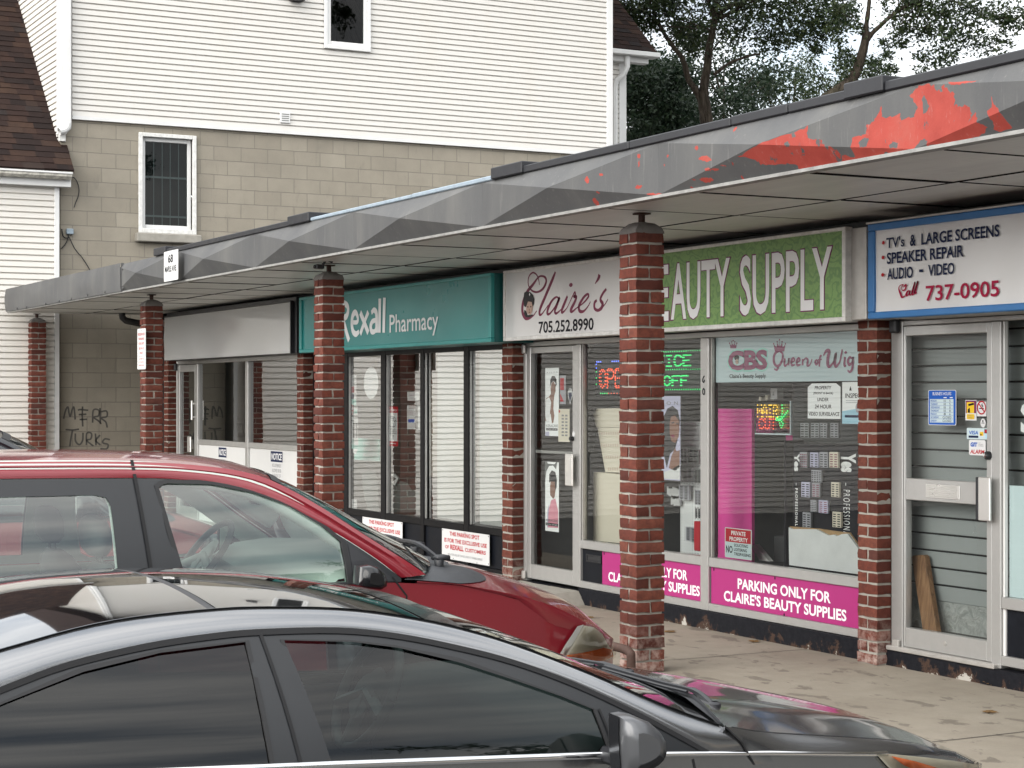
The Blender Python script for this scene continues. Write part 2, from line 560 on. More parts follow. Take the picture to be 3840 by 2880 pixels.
    n1 = t.noise(v, 1.3, 8, .62); n2 = t.noise(v, 60, 5, .65); n3 = t.noise(t.coord(scale=(1, 1.7, 1)), 3.6, 7, .62, .25); n4 = t.noise(v, 8, 6, .6)
    c = t.ramp(n1, [(.3, (.235, .202, .16)), (.5, (.29, .254, .204)), (.75, (.35, .312, .255))])
    c = t.mix(t.ramp(n4, [(.45, 0.0), (.8, .35)]), c, (.19, .165, .135))
    c = t.mix(t.ramp(n3, [(.58, 0.0), (.61, .72)]), c, (.125, .105, .085))
    c = t.mix(t.math('MULTIPLY', n2, .35), c, (.17, .15, .125))
    t.base(c)
    t.rough(t.ramp(n3, [(.58, .9), (.65, .7)]))
    t.bump(t.math('ADD', n2, t.math('MULTIPLY', n4, .8)), .35, .006); M['concrete'] = m
    m = mat('asphalt', (.05, .05, .05), .92, spec=.3); t = NT(m)
    v = t.coord()
    n1 = t.noise(v, .6, 7, .6); n2 = t.noise(v, 90, 4, .7)
    c = t.ramp(n1, [(.3, (.06, .06, .06)), (.7, (.095, .093, .09))]); c = t.mix(t.math('MULTIPLY', n2, .5), c, (.09, .088, .085))
    t.base(c); t.bump(n2, .7, .008); M['asphalt'] = m
    # colours
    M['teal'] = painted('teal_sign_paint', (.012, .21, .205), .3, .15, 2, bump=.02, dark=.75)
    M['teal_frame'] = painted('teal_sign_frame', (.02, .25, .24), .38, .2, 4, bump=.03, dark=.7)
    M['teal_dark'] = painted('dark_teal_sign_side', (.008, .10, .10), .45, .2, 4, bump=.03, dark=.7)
    M['blue_frame'] = painted('blue_sign_frame', (.03, .16, .40), .45, .4, 7, bump=.06, dark=.75)
    M['magenta'] = painted('magenta_panel', (.35, .018, .15), .45, .12, 3, bump=.02, dark=.85)
    M['pink_board'] = painted('bright_pink_board', (.70, .06, .32), .6, .15, 3, bump=.02, dark=.8)
    M['ink'] = mat('black_ink', (.012, .012, .016), .5, spec=.12)
    M['navy'] = mat('navy_ink', (.012, .02, .06), .5, spec=.12)
    M['red_ink'] = mat('red_ink', (.42, .02, .03), .5, spec=.12)
    M['crimson'] = mat('crimson_ink', (.33, .012, .05), .5, spec=.12)
    M['wine'] = painted('wine_ink', (.20, .016, .06), .5, .5, 6, bump=0)
    M['white_ink'] = mat('white_ink', (.78, .78, .78), .5, spec=.12)
    M['grey_ink'] = mat('grey_ink', (.2, .2, .21), .6)
    M['blue_ink'] = mat('blue_ink', (.02, .10, .42), .5, spec=.12)
    M['blue_pale'] = mat('pale_blue_print', (.36, .60, .72), .5)
    M['yellow_ink'] = mat('yellow_ink', (.72, .47, .03), .5, spec=.12)
    M['cream'] = painted('cream_card', (.66, .60, .49), .7, .15, 4, bump=.03, dark=.8)
    M['mint'] = mat('mint_print', (.32, .62, .55), .5)
    M['plum'] = mat('plum_ink', (.16, .02, .10), .5, spec=.12)
    M['mauve'] = mat('mauve_ink', (.27, .08, .15), .5, spec=.12)
    M['frost'] = mat('pale_blue_window_film', (.50, .60, .62), .5)
    M['skin_dark'] = mat('printed_brown_skin', (.22, .11, .075), .6)
    M['skin_light'] = mat('printed_pale_skin', (.5, .34, .27), .6)
    M['hair_ink'] = mat('printed_black_hair', (.02, .018, .02), .6)
    M['print_grey'] = mat('printed_grey', (.33, .33, .36), .6)
    M['print_lilac'] = mat('printed_lilac', (.47, .46, .60), .6)
    M['print_pink'] = mat('printed_pink', (.66, .26, .33), .6)
    m = mat('green_scroll_print', (.16, .3, .07), .32); t = NT(m)
    v = t.coord()
    wv = t.n('ShaderNodeTexWave', {'Vector': v, 'Scale': 4.2, 'Distortion': 16.0, 'Detail': 2.5, 'Detail Scale': 2.2}, wave_type='RINGS').outputs['Fac']
    wv2 = t.n('ShaderNodeTexVoronoi', {'Vector': v, 'Scale': 9.0}, feature='DISTANCE_TO_EDGE').outputs['Distance']
    c = t.ramp(wv, [(.0, (.10, .215, .055)), (.3, (.13, .26, .065)), (.5, (.17, .315, .08)), (1.0, (.155, .295, .075))])
    c = t.mix(t.ramp(wv2, [(.0, .5), (.05, 0.0)]), c, (.105, .22, .055)); t.base(c); M['green'] = m
    # glass of the shops: clear, both faces of the double pane reflect
    def glass(name, tint, gain, base, rough=0.0, wav=.0, wsc=1.2):
        m = bpy.data.materials.new(name); m.use_nodes = True
        t = NT(m); nt = m.node_tree
        nt.nodes.remove(t.b)
        out = nt.nodes['Material Output']
        tr = t.n('ShaderNodeBsdfTransparent', {'Color': (*tint, 1)})
        gl = t.n('ShaderNodeBsdfGlossy', {'Color': (1, 1, 1, 1), 'Roughness': rough})
        fr = t.n('ShaderNodeFresnel', {'IOR': 1.5})
        if wav:
            bp = t.n('ShaderNodeBump', {'Height': t.noise(t.coord(), wsc, 3, .5), 'Strength': wav, 'Distance': .02})
            t.link(bp.outputs[0], gl.inputs['Normal']); t.link(bp.outputs[0], fr.inputs['Normal'])
        f = t.math('ADD', t.math('MULTIPLY', fr.outputs[0], gain), base, True)
        mx = t.n('ShaderNodeMixShader', {0: f, 1: tr.outputs[0], 2: gl.outputs[0]})
        t.link(mx.outputs[0], out.inputs['Surface'])
        return m
    M['glass'] = glass('shop_window_glass', (.92, .95, .93), .55, .01, 0, .02, 1.2)
    M['glass_pharm'] = glass('pharmacy_window_glass', (.92, .95, .93), 4.2, .03, 0, .028, 1.2)
    M['glass_beauty'] = glass('beauty_window_glass', (.92, .95, .93), 1.1, .01, 0, .03, 1.2)
    M['glass_dim'] = glass('dusty_window_glass', (.62, .68, .66), 1.7, .03, .01, .05, 1.6)
    M['house_glass'] = glass('house_window_glass', (.3, .36, .36), .5, .0, 0, .05, 3)
    M['van_glass'] = glass('van_window_glass', (.74, .82, .78), 1.1, .05, .01)
    M['tint_glass'] = glass('smoked_car_glass', (.06, .07, .075), 1.0, .0, 0.0, .03, .8)
    M['front_tint_glass'] = glass('lightly_smoked_car_glass', (.44, .50, .50), 1.0, .0, 0.0, .03, .8)
    M['screen_glass'] = glass('windscreen_glass', (.35, .42, .40), 1.2, .01)
    M['lens'] = glass('headlamp_lens', (.88, .86, .8), 1.0, .02, .02)
    # rooms
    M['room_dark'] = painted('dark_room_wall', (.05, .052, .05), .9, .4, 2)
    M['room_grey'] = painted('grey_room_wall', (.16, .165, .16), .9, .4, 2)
    M['room_beige'] = painted('beige_room_wall', (.62, .58, .50), .9, .3, 2)
    M['room_white'] = painted('white_room_board', (.80, .82, .78), .8, .12, 2)
    M['floor_dark'] = painted('dark_shop_floor', (.06, .058, .055), .6, .5, 3)
    # slat wall
    M['slat'] = painted('grey_slat_board', (.23, .245, .245), .6, .2, 3, bump=.05, dark=.8)
    m = mat('rough_plaster', (.3, .31, .3), .9); t = NT(m); v = t.coord()
    n1 = t.noise(v, 16, 7, .6, 1.2); t.base(t.ramp(n1, [(.3, (.2, .21, .205)), (.7, (.33, .34, .33))])); t.bump(n1, 1.0, .02); M['plaster'] = m
    m = mat('worn_wood', (.2, .1, .05), .7); t = NT(m)
    v = t.coord(scale=(9, 9, .8)); n1 = t.noise(v, 4, 7, .6, 1.0)
    t.base(t.ramp(n1, [(.3, (.07, .032, .014)), (.5, (.17, .085, .038)), (.7, (.26, .145, .07))])); t.bump(n1, .4, .004); M['wood'] = m
    M['chipboard'] = painted('raw_board_edge', (.42, .27, .13), .8, .5, 30, bump=.3)
    M['melamine'] = painted('scuffed_white_board', (.74, .75, .75), .45, .35, 5, bump=.03, dark=.6)
    M['bark'] = None
    m = mat('bark', (.1, .075, .05), .95, spec=.15); t = NT(m)
    v = t.coord(scale=(5, 5, .9)); n1 = t.noise(v, 4, 7, .65, .6); n2 = t.noise(t.coord(), 3, 5)
    c = t.ramp(n1, [(.32, (.014, .011, .008)), (.5, (.042, .033, .025)), (.72, (.085, .069, .053))]); c = t.mix(t.ramp(n2, [(.5, 0.0), (.75, .4)]), c, (.05, .05, .028))
    t.base(c); t.bump(n1, 1.0, .05); M['bark'] = m
    def leaf(name, cols):
        m = bpy.data.materials.new(name); m.use_nodes = True
        t = NT(m); b = t.b
        c = t.ramp(t.island(), [(k / (len(cols) - 1), q) for k, q in enumerate(cols)])
        t.base(c); b.inputs['Roughness'].default_value = .55; b.inputs['Specular IOR Level'].default_value = .3
        tl = t.n('ShaderNodeBsdfTranslucent'); t.link(c, tl.inputs['Color'])
        mx = t.n('ShaderNodeMixShader', {0: .3, 1: b.outputs[0], 2: tl.outputs[0]})
        t.link(mx.outputs[0], m.node_tree.nodes['Material Output'].inputs['Surface'])
        return m
    M['leaf'] = leaf('tree_leaves', [(.012, .024, .010), (.019, .036, .013), (.032, .052, .018), (.052, .068, .022), (.017, .03, .015)])
    M['leaf_dark'] = leaf('dark_tree_leaves', [(.010, .022, .013), (.015, .030, .015), (.024, .04, .018), (.013, .025, .016)])
    M['fallen'] = leaf('fallen_leaf', [(.16, .16, .05), (.2, .12, .05), (.12, .07, .04)])
    # cars
    def car_paint(name, col, metal, rough=.3, flake=.0):
        m = mat(name, col, rough, metal, .5, 1.0); t = NT(m)
        v = t.coord(); n = t.noise(v, 3, 6, .6); n2 = t.noise(v, 40, 5, .7)
        c = t.mix(t.math('MULTIPLY', n, .12), col, tuple(x * .7 for x in col))
        c = t.mix(t.ramp(n2, [(.62, 0.0), (.8, .07)]), c, (.5, .48, .45))
        t.base(c)
        t.link(t.ramp(n, [(.3, .03), (.8, .09)]), t.b.inputs['Coat Roughness'])
        if flake:
            fl = t.n('ShaderNodeTexNoise', {'Vector': v, 'Scale': 900.0}).outputs['Fac']; t.bump(fl, flake, .0006)
        return m
    M['grey_paint'] = car_paint('metallic_grey_car_paint', (.25, .253, .262), .92, .2, .06)
    M['red_paint'] = car_paint('dark_red_car_paint', (.21, .008, .017), .25, .35, .05)
    M['far_red_paint'] = car_paint('faded_red_car_paint', (.30, .05, .05), .15, .4)
    M['black_paint'] = car_paint('black_car_paint', (.012, .013, .017), .2, .25)
    M['mirror_shaded_grey'] = painted('shaded_mirror_shell', (.085, .087, .092), .3, .1, 4, .3, .0, coat=.3)  # body grey painted darker, standing in for the dark ground it mirrors
    M['glass_pharm_clear'] = glass('pharmacy_clear_glass', (.92, .95, .93), 3.1, .02, 0, .028, 1.2)
    M['gloss_black'] = mat('gloss_black_trim', (.008, .0085, .01), .2, 0, .3, .25)
    m = mat('glossy_black_roof_glass', (.006, .006, .007), .03, 0, .75, 1.0); M['roof_glass'] = m
    M['satin_black'] = painted('satin_black_trim', (.014, .0145, .017), .42, .3, 8, bump=.04, dark=1.8)
    M['frame_black'] = painted('dark_grey_pillar_film', (.011, .012, .014), .36, .2, 5, bump=.0, dark=.7)
    M['rubber'] = painted('black_rubber', (.012, .012, .013), .75, .4, 12, bump=.1, dark=2)
    M['plastic_grey'] = painted('grey_cowl_plastic', (.032, .034, .038), .6, .4, 10, bump=.2, dark=1.7)
    M['chrome'] = mat('chrome', (.82, .82, .83), .07, 1.0)
    M['rim'] = mat('alloy_rim', (.5, .5, .51), .3, .9)
    M['lamp_inner'] = mat('headlamp_reflector', (.50, .47, .39), .3, .3)
    M['amber'] = mat('amber_lens', (.75, .14, .02), .25, 0, .5, .5)
    M['cabin_grey'] = painted('grey_green_cabin_trim', (.46, .52, .48), .75, .15, 4, bump=.05, dark=.8)
    M['cabin_mid'] = painted('mid_grey_cabin_trim', (.13, .145, .138), .75, .15, 4, bump=.05, dark=.8)
    M['cabin_dark'] = painted('dark_cabin_trim', (.03, .032, .033), .75, .2, 6, bump=.05)
    M['rust'] = painted('rusty_brown_pipe', (.075, .038, .027), .75, .7, 16, bump=.4, dark=.45)
    M['black_pipe'] = painted('black_plastic_pipe', (.015, .015, .017), .45, .3, 8)
    M['cable'] = mat('black_cable', (.012, .012, .012), .6)
    def glow(name, col, st):
        m = mat(name, (.02, .02, .02), .4); b = m.node_tree.nodes['Principled BSDF']
        b.inputs['Emission Color'].default_value = (*col, 1); b.inputs['Emission Strength'].default_value = st
        return m
    M['led_red'] = glow('red_led', (1, .10, .03), .9)
    M['led_green'] = glow('green_led', (.03, 1, .22), .65)
    M['led_yellow'] = glow('yellow_led', (1, .6, .05), .8)
    M['led_blue'] = glow('blue_led', (.12, .2, 1), 1.5)
    M['spray'] = mat('black_spray_paint', (.085, .079, .07), .8)
build_mats()
# ------------------------------------------------------------------ setting
LOT = -0.2
mb = MB(); mb.quad((-260, -260, LOT), (260, -260, LOT), (260, 260, LOT), (-260, 260, LOT))
tag(obj('parking_lot', mb, M['asphalt']), kind='structure')
mb = MB()
mb.bbox(-25.6, 6.0, 5.36, 7.62, LOT - .3, 0.0, .02)
tag(obj('walkway', mb, M['concrete']), kind='structure')
# sawn joints across the walkway
mb = MB()
for x in (-24.2, -21.5, -18.6, -15.7, -12.75, -9.95, -7.0, -4.1, -1.2):
    pts = [(x + rnd.uniform(-.006, .006) - .03 * (k / 8), 5.37 + 2.06 * k / 8) for k in range(9)]
    for (a, b), (c, d) in zip(pts, pts[1:]):
        mb.quad((a - .004, b, .003), (a + .004, b, .003), (c + .004, d, .003), (c - .004, d, .003))
tag(obj('walkway_joints', mb, M['black_gap']), kind='structure')

# ------------------------------------------------------------------ shop building shell
YF = 7.47          # face of the shop fronts
GL = 7.505         # glass plane
X_END = 13.0
PIER_X = [onY((613, 1500), 7.36).x, onY((1112, 1500), 7.36).x, onY((1881, 1500), 7.36).x, onY((3214, 1300), 7.36).x, -4.55, 0.1]
PW = .195
shop = thing('shop_building', 'long single-storey shop row with brick piers below the grey canopy', 'building', (-12, 7.47, 0))
mb = MB()
mb.box(-24.9, X_END, 13.0, 13.2, 0, 3.0)
mb.box(-24.95, -24.75, 7.6, 13.0, 0, 3.0); mb.box(X_END - .2, X_END, 7.6, 13.0, 0, 3.0)
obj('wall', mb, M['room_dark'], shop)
mb = MB()
for x in (PIER_X[1] + .1, PIER_X[2] + .1, PIER_X[3] + .1, PIER_X[4] + .1):
    mb = MB(); mb.box(x - .06, x + .06, 7.62, 12.99, .012, 2.61); obj('partition', mb, M['room_grey'], shop)
mb = MB(); mb.box(-4.34, X_END - .21, 7.476, 7.55, 0, 2.7); obj('end_wall', mb, M['room_grey'], shop)
mb = MB(); mb.box(-24.74, X_END - .21, 7.56, 12.98, .0, .01); obj('floor', mb, M['floor_dark'], shop)
mb = MB(); mb.box(-24.74, X_END - .21, 7.52, 12.98, 2.62, 2.70); obj('ceiling', mb, M['room_grey'], shop)
mb = MB(); mb.box(-24.9, X_END, 5.72, 13.3, 3.0, 3.09); obj('roof', mb, M['flashing'], shop)
# header wall behind the sign boxes
mb = MB(); mb.box(-23.9, X_END - .1, 7.475, 7.515, 2.135, 2.775); obj('header', mb, M['satin_black'], shop)

# ------------------------------------------------------------------ bricks
def brick_block(bm_mb, x0, x1, y0, y1, z0, z1, rs, rough=.004):
    """a rock-faced brick: chamfered box with broken faces"""
    nx = max(2, int(round((x1 - x0) / .045))); ny = max(2, int(round((y1 - y0) / .045))); nz = 2
    j = [rs.uniform(-.0018, .003) for _ in range(6)]
    x0 += j[0]; x1 += j[1]; y0 += j[2]; y1 += j[3]; z0 += j[4] * .5; z1 += j[5] * .5
    sd = rs.uniform(0, 100)
    def P(a, b, c):
        p = Vector((x0 + (x1 - x0) * a, y0 + (y1 - y0) * b, z0 + (z1 - z0) * c))
        e = sum(1 for q in (a, b, c) if q in (0.0, 1.0))
        q = p * 17 + Vector((sd, sd * .7, -sd))
        d = Vector((mnoise.noise(q), mnoise.noise(q + Vector((31, 0, 0))), mnoise.noise(q + Vector((0, 57, 0)))))
        cen = Vector(((x0 + x1) / 2, (y0 + y1) / 2, (z0 + z1) / 2))
        p = p + d * rough * 1.6
        if e >= 2:
            p = p + (cen - p).normalized() * .004
        elif e == 1:
            p = p + (p - cen).normalized() * rough * rs.uniform(0, 1.2)
        return p
    key = {}
    vs, fs = [], []
    def idx(i, jj, k):
        if (i, jj, k) not in key:
            key[(i, jj, k)] = len(vs); vs.append(P(i / nx, jj / ny, k / nz))
        return key[(i, jj, k)]
    for i in range(nx):
        for k in range(nz):
            fs.append((idx(i, 0, k), idx(i + 1, 0, k), idx(i + 1, 0, k + 1), idx(i, 0, k + 1)))
            fs.append((idx(i + 1, ny, k), idx(i, ny, k), idx(i, ny, k + 1), idx(i + 1, ny, k + 1)))
    for jj in range(ny):
        for k in range(nz):
            fs.append((idx(nx, jj, k), idx(nx, jj + 1, k), idx(nx, jj + 1, k + 1), idx(nx, jj, k + 1)))
            fs.append((idx(0, jj + 1, k), idx(0, jj, k), idx(0, jj, k + 1), idx(0, jj + 1, k + 1)))
    for i in range(nx):
        for jj in range(ny):
            fs.append((idx(i, jj, nz), idx(i + 1, jj, nz), idx(i + 1, jj + 1, nz), idx(i, jj + 1, nz)))
            fs.append((idx(i, jj + 1, 0), idx(i + 1, jj + 1, 0), idx(i + 1, jj, 0), idx(i, jj, 0)))
    bm_mb.add(vs, fs)

COLUMN_SPOTS = [(-9.66, 5.96), (-14.68, 5.96), (-19.78, 5.96), (-24.98, 5.96)]
COURSE = 2.66 / 37
def brick_column(x, y, label, rs, turn):
    t = thing('brick_column', label, 'column', (x, y, 0), 'brick columns along the walkway')
    h = .1
    bricks, mort = MB(), MB()
    n = 37
    for k in range(n):
        z0 = k * COURSE + .005; z1 = (k + 1) * COURSE - .006
        g = .0062
        dx, dy = rs.uniform(-.003, .003), rs.uniform(-.003, .003)
        odd = (k + turn) % 2
        s = rs.uniform(-.004, .004)
        if odd:   # two stretchers along y
            brick_block(bricks, x - h + dx, x - g + s + dx, y - h, y + h, z0, z1, rs)
            brick_block(bricks, x + g + s + dx, x + h + dx, y - h, y + h, z0, z1, rs)
        else:
            brick_block(bricks, x - h, x + h, y - h + dy, y - g + s + dy, z0, z1, rs)
            brick_block(bricks, x - h, x + h, y + g + s + dy, y + h + dy, z0, z1, rs)
    q = h - .012
    rows = []
    for k in range(0, 75):
        z = n * COURSE * k / 74
        rows.append([(x + sx * q + rs.uniform(-.002, .002), y + sy * q + rs.uniform(-.002, .002), z) for sx, sy in ((-1, -1), (0, -1), (1, -1), (1, 0), (1, 1), (0, 1), (-1, 1), (-1, 0))])
    mort.grid(rows, closed_v=True); mort.fan(rows[-1])
    obj('bricks', bricks, M['brick'], t, smooth=35)
    obj('mortar', mort, M['mortar'], t)
    cap = MB()
    zt = n * COURSE
    rws = []
    for r_, dz in ((.098, -.012), (.099, .004), (.086, .028), (.055, .05), (.03, .062)):
        rws.append([(x + sx * r_ + rs.uniform(-.004, .004), y + sy * r_ + rs.uniform(-.004, .004), zt + dz + rs.uniform(-.003, .003)) for sx, sy in ((-1, -1), (0, -1), (1, -1), (1, 0), (1, 1), (0, 1), (-1, 1), (-1, 0))])
    cap.grid(rws, closed_v=True); cap.fan(rws[-1])
    obj('cap', cap, M['cap'], t, smooth=40)
    post = MB(); post.lathe([(.021, zt + .03), (.021, 2.772)], (x, y, 0), seg=10); post.box(x - .04, x + .04, y - .04, y + .04, 2.768, 2.776)
    obj('post', post, M['rust'], t, smooth=40)
    return t
rs = random.Random(11)
brick_column(*COLUMN_SPOTS[0], 'red brick column nearest the camera beside the rusty pipe guard and before the beauty shop sign', rs, 1)
brick_column(*COLUMN_SPOTS[1], 'red brick column in front of the left end of the teal pharmacy sign', rs, 1)
brick_column(*COLUMN_SPOTS[2], 'red brick column carrying the narrow reserved parking sign', rs, 1)
brick_column(*COLUMN_SPOTS[3], 'red brick column at the far left end of the canopy before the white siding', rs, 0)

def brick_pier(x, label, rs, in_view=True):
    bricks, mort = MB(), MB()
    n = 37
    y0, y1 = 7.36, 7.475
    for k in range(n):
        z0 = k * COURSE + .005; z1 = (k + 1) * COURSE - .006
        a = rs.uniform(-.003, .003); s = rs.uniform(-.003, .003)
        if k % 2:
            brick_block(bricks, x, x + PW * .5 - .0055 + s, y0, y1, z0, z1, rs)
            brick_block(bricks, x + PW * .5 + .0055 + s, x + PW, y0, y1, z0, z1, rs)
        else:
            brick_block(bricks, x + a, x + PW + a, y0, y1, z0, z1, rs)
    mort.box(x + .007, x + PW - .007, y0 + .008, y1 - .002, 0, n * COURSE)
    t = thing('brick_pier', label, 'pier', (x, 7.36, 0), 'brick piers between the shop fronts')
    obj('bricks', bricks, M['brick'], t, smooth=35)
    obj('mortar', mort, M['mortar'], t)
for x, lb in zip(PIER_X[:5], ('slim red brick pier left of the empty shop door', 'slim red brick pier between the empty shop and the pharmacy',
                          'slim red brick pier between the pharmacy and the glass beauty shop door', 'slim red brick pier between the magenta parking panel and the repair shop door',
                          'slim red brick pier at the right end of the repair shop')):
    if x < -4.6 or True:
        brick_pier(x, lb, rs)

# ------------------------------------------------------------------ canopy
can = thing('canopy', 'long grey sheet metal canopy with folded diamond facets and red peeling patches', 'canopy', (-12, 5.55, 2.8))
FY, FZ0, FZ1 = 5.55, 2.785, 3.075
AP = .105
seams = [-6.64 + 2.18 * k for k in range(-6, 9)]     # -19.7 .. 2.1
seams = [s for s in seams if s > -19.5]
def fascia_y(x, z, depth=AP, ofs=0.0):
    i = math.floor((x + 6.64) / 2.18)
    a = -6.64 + 2.18 * i
    u = (x - a) / 2.18; w = (z - FZ0) / (FZ1 - FZ0)
    return FY - depth * max(0.0, min(2 * min(u, 1 - u), 2 * min(w, 1 - w))) - ofs
def in_poly(p, poly):
    c = False; n = len(poly); j = n - 1
    for i in range(n):
        if (poly[i][1] > p[1]) != (poly[j][1] > p[1]) and p[0] < (poly[j][0] - poly[i][0]) * (p[1] - poly[i][1]) / (poly[j][1] - poly[i][1] + 1e-12) + poly[i][0]:
            c = not c
        j = i
    return c
def rag(poly, amp, rs, sub=5, closed=True):
    """ragged outline of flaking paint"""
    out = []
    n = len(poly)
    for i in range(n):
        a, b = Vector(poly[i]), Vector(poly[(i + 1) % n])
        for k in range(sub):
            p = a.lerp(b, k / sub)
            out.append((p.x + rs.uniform(-amp, amp), p.y + rs.uniform(-amp, amp)))
    return out
def fascia_pts(l, ox=2880):
    s = 960 / 1659
    return [(q.x, q.z) for q in (onY(p, FY - .03) for p in zoomed(ox, 0, s, l))]
rs2 = random.Random(5)
RED = [fascia_pts([(-150, 1020), (0, 945), (180, 872), (300, 822), (295, 880), (325, 915), (380, 905), (405, 970), (430, 945), (470, 1000), (545, 1012), (560, 890), (635, 870), (640, 815), (670, 790), (700, 745), (722, 695), (735, 760), (830, 740), (835, 770), (910, 755), (935, 690), (890, 610), (925, 570), (960, 548), (1060, 545), (1080, 600), (1130, 545), (1165, 590), (1205, 612), (1205, 680), (1250, 690), (1300, 682), (1330, 735), (1310, 790), (1360, 735), (1375, 790), (1410, 835), (1360, 870), (1300, 895), (1020, 945), (940, 960), (870, 985), (700, 1005), (400, 1065), (180, 1108), (170, 1075), (90, 1058), (-30, 1070), (-60, 1030)]),
       fascia_pts([(1440, 720), (1480, 700), (1475, 625), (1495, 680), (1530, 720), (1560, 830), (1470, 850), (1445, 840), (1465, 790)]),
       fascia_pts([(1150, 530), (1380, 522), (1330, 532), (1250, 545), (1180, 550)])]
HOLES = [fascia_pts(h) for h in ([(970, 640), (985, 615), (1000, 640), (1025, 690), (1000, 725), (975, 735)], [(590, 930), (625, 890), (650, 900), (640, 945), (600, 960)], [(765, 940), (790, 915), (818, 925), (815, 955), (770, 962)], [(165, 935), (185, 920), (198, 950), (170, 960)],
                                 [(960, 905), (985, 895), (1010, 915), (1000, 945), (945, 960), (920, 985), (900, 975)], [(1100, 580), (1110, 555), (1118, 590), (1105, 600)], [(205, 870), (220, 862), (230, 890), (210, 895)], [(1410, 780), (1450, 765), (1465, 790), (1440, 820), (1415, 815)], [(705, 1000), (740, 985), (770, 1000), (740, 1012), (715, 1012)], [(370, 1068), (410, 1052), (420, 1066)], [(35, 1040), (45, 1010), (55, 1040)], [(175, 990), (188, 990), (186, 1012)], [(1195, 780), (1210, 780), (1203, 795)], [(742, 910), (752, 908), (750, 922)])]
s3 = 960 / 1659
def spot(ox, cx, cy, w, h):
    n = 9
    return fascia_pts([(cx + w * math.cos(2 * math.pi * k / n) * rs2.uniform(.6, 1.15), cy + h * math.sin(2 * math.pi * k / n) * rs2.uniform(.6, 1.15)) for k in range(n)], ox)
for cx, cy, w, h in ((520, 1165, 12, 26), (598, 1135, 16, 10), (808, 1010, 12, 18), (810, 1060, 6, 24), (990, 1010, 8, 10), (965, 1068, 5, 9), (808, 1212, 24, 14), (530, 1310, 14, 36), (576, 1248, 10, 7), (1210, 960, 16, 14), (1278, 1030, 55, 20), (1290, 1100, 30, 12), (1340, 1100, 28, 8), (1255, 1165, 42, 18), (1460, 1060, 7, 13), (1470, 1150, 8, 20), (900, 1258, 60, 9), (1140, 1213, 9, 6), (1500, 1165, 22, 8), (1400, 1075, 18, 6), (1180, 1165, 10, 6), (1430, 835, 12, 20), (988, 1255, 8, 8)):
    RED.append(spot(1920, cx, cy, w, h))
RED = [rag(p, .0075 if len(p) > 12 else .003, rs2, 5) for p in RED]
HOLES = [rag(p, .004, rs2, 4) for p in HOLES]
def build_fascia():
    x_min, x_max = -19.41, X_END
    vs, es = [], []
    def vid(p):
        vs.append(Vector((p[0], p[1]))); return len(vs) - 1
    def loop(poly):
        ids = [vid(p) for p in poly]
        for a, b in zip(ids, ids[1:] + ids[:1]): es.append((a, b))
    loop([(x_min, FZ0), (x_max, FZ0), (x_max, FZ1), (x_min, FZ1)])
    zc = (FZ0 + FZ1) / 2
    for k in range(-7, 10):
        a, b = -6.64 + 2.18 * k, -6.64 + 2.18 * (k + 1)
        def clip(p, q):
            (x0, z0), (x1, z1) = p, q
            if x1 < x0: (x0, z0), (x1, z1) = (x1, z1), (x0, z0)
            if x1 <= x_min or x0 >= x_max: return
            if x0 < x_min: z0 += (z1 - z0) * (x_min - x0) / (x1 - x0); x0 = x_min
            if x1 > x_max: z1 = z0 + (z1 - z0) * (x_max - x0) / (x1 - x0); x1 = x_max
            es.append((vid((x0, z0)), vid((x1, z1))))
        c = ((a + b) / 2, zc)
        for q in ((a, FZ0), (a, FZ1), (b, FZ0), (b, FZ1)): clip(c, q)
        if x_min < b < x_max: es.append((vid((b, FZ0)), vid((b, FZ1))))
    for p in RED + HOLES:
        loop([(min(max(q[0], x_min + .01), x_max), min(max(q[1], FZ0 + .001), FZ1 - .001)) for q in p])
    v2, e2, f2, *_ = delaunay_2d_cdt(vs, es, [], 1, 1e-5)
    mb = MB()
    P3 = [Vector((v.x, fascia_y(v.x, v.y), v.y)) for v in v2]
    base = len(mb.v); mb.v.extend(P3)
    for f in f2:
        c = sum((v2[i] for i in f), Vector((0, 0))) / len(f)
        if not (x_min < c.x < x_max and FZ0 < c.y < FZ1): continue
        red = any(in_poly(c, p) for p in RED) and not any(in_poly(c, p) for p in HOLES)
        mb.f.append(list(f)); mb.mi.append(1 if red else 0)
    return mb
fmb = build_fascia()
obj('fascia', fmb, [M['fascia'], M['red_peel']], can)
# plain end panel, dented and bolted over the older facets
mb = MB()
ex0, ex1, ey = -24.82, -19.40, 5.515
rows = []
NX = 26
for j in range(7):
    w = j / 6
    row = []
    for i in range(NX + 1):
        x = ex0 + (ex1 - ex0) * i / NX; z = 2.783 + (3.082 - 2.783) * w
        y = ey - .25 * (fascia_y(x, FZ0 + w * (FZ1 - FZ0)) - FY) * -1 - .006 * mnoise.noise(Vector((x * 1.7, 0, z * 4)))
        row.append((x, y, z))
    rows.append(row)
mb.grid(rows)
mb.quad((ex1, ey, 2.783), (ex1, FY - .002, 2.783), (ex1, FY - .002, 3.082), (ex1, ey, 3.082))
mb.box(ex0, ex0 + .01, ey + .0, 7.3, 2.79, 3.08)
for px, py in ((182, 1537), (281, 1525), (480, 1487), (617, 1461), (744, 1437), (915, 1397), (1094, 1364), (1277, 1130), (1279, 1330)):
    q = onY((px * 600 / 1659, 600 + py * 600 / 1659), ey)
    mb.lathe([(.0, q.y - .016), (.013, q.y - .014), (.015, q.y - .004), (.015, q.y + .004)], (q.x, 0, q.z), 'Y', 8)
obj('end_panel', mb, M['fascia'], can, smooth=30)
mb = MB()
mb.box(-19.4, X_END, 5.532, 5.60, 2.768, 2.785)
mb.box(ex0, -19.402, 5.53, 5.60, 2.768, 2.783)
obj('edge_trim', mb, M['edge_trim'], can)
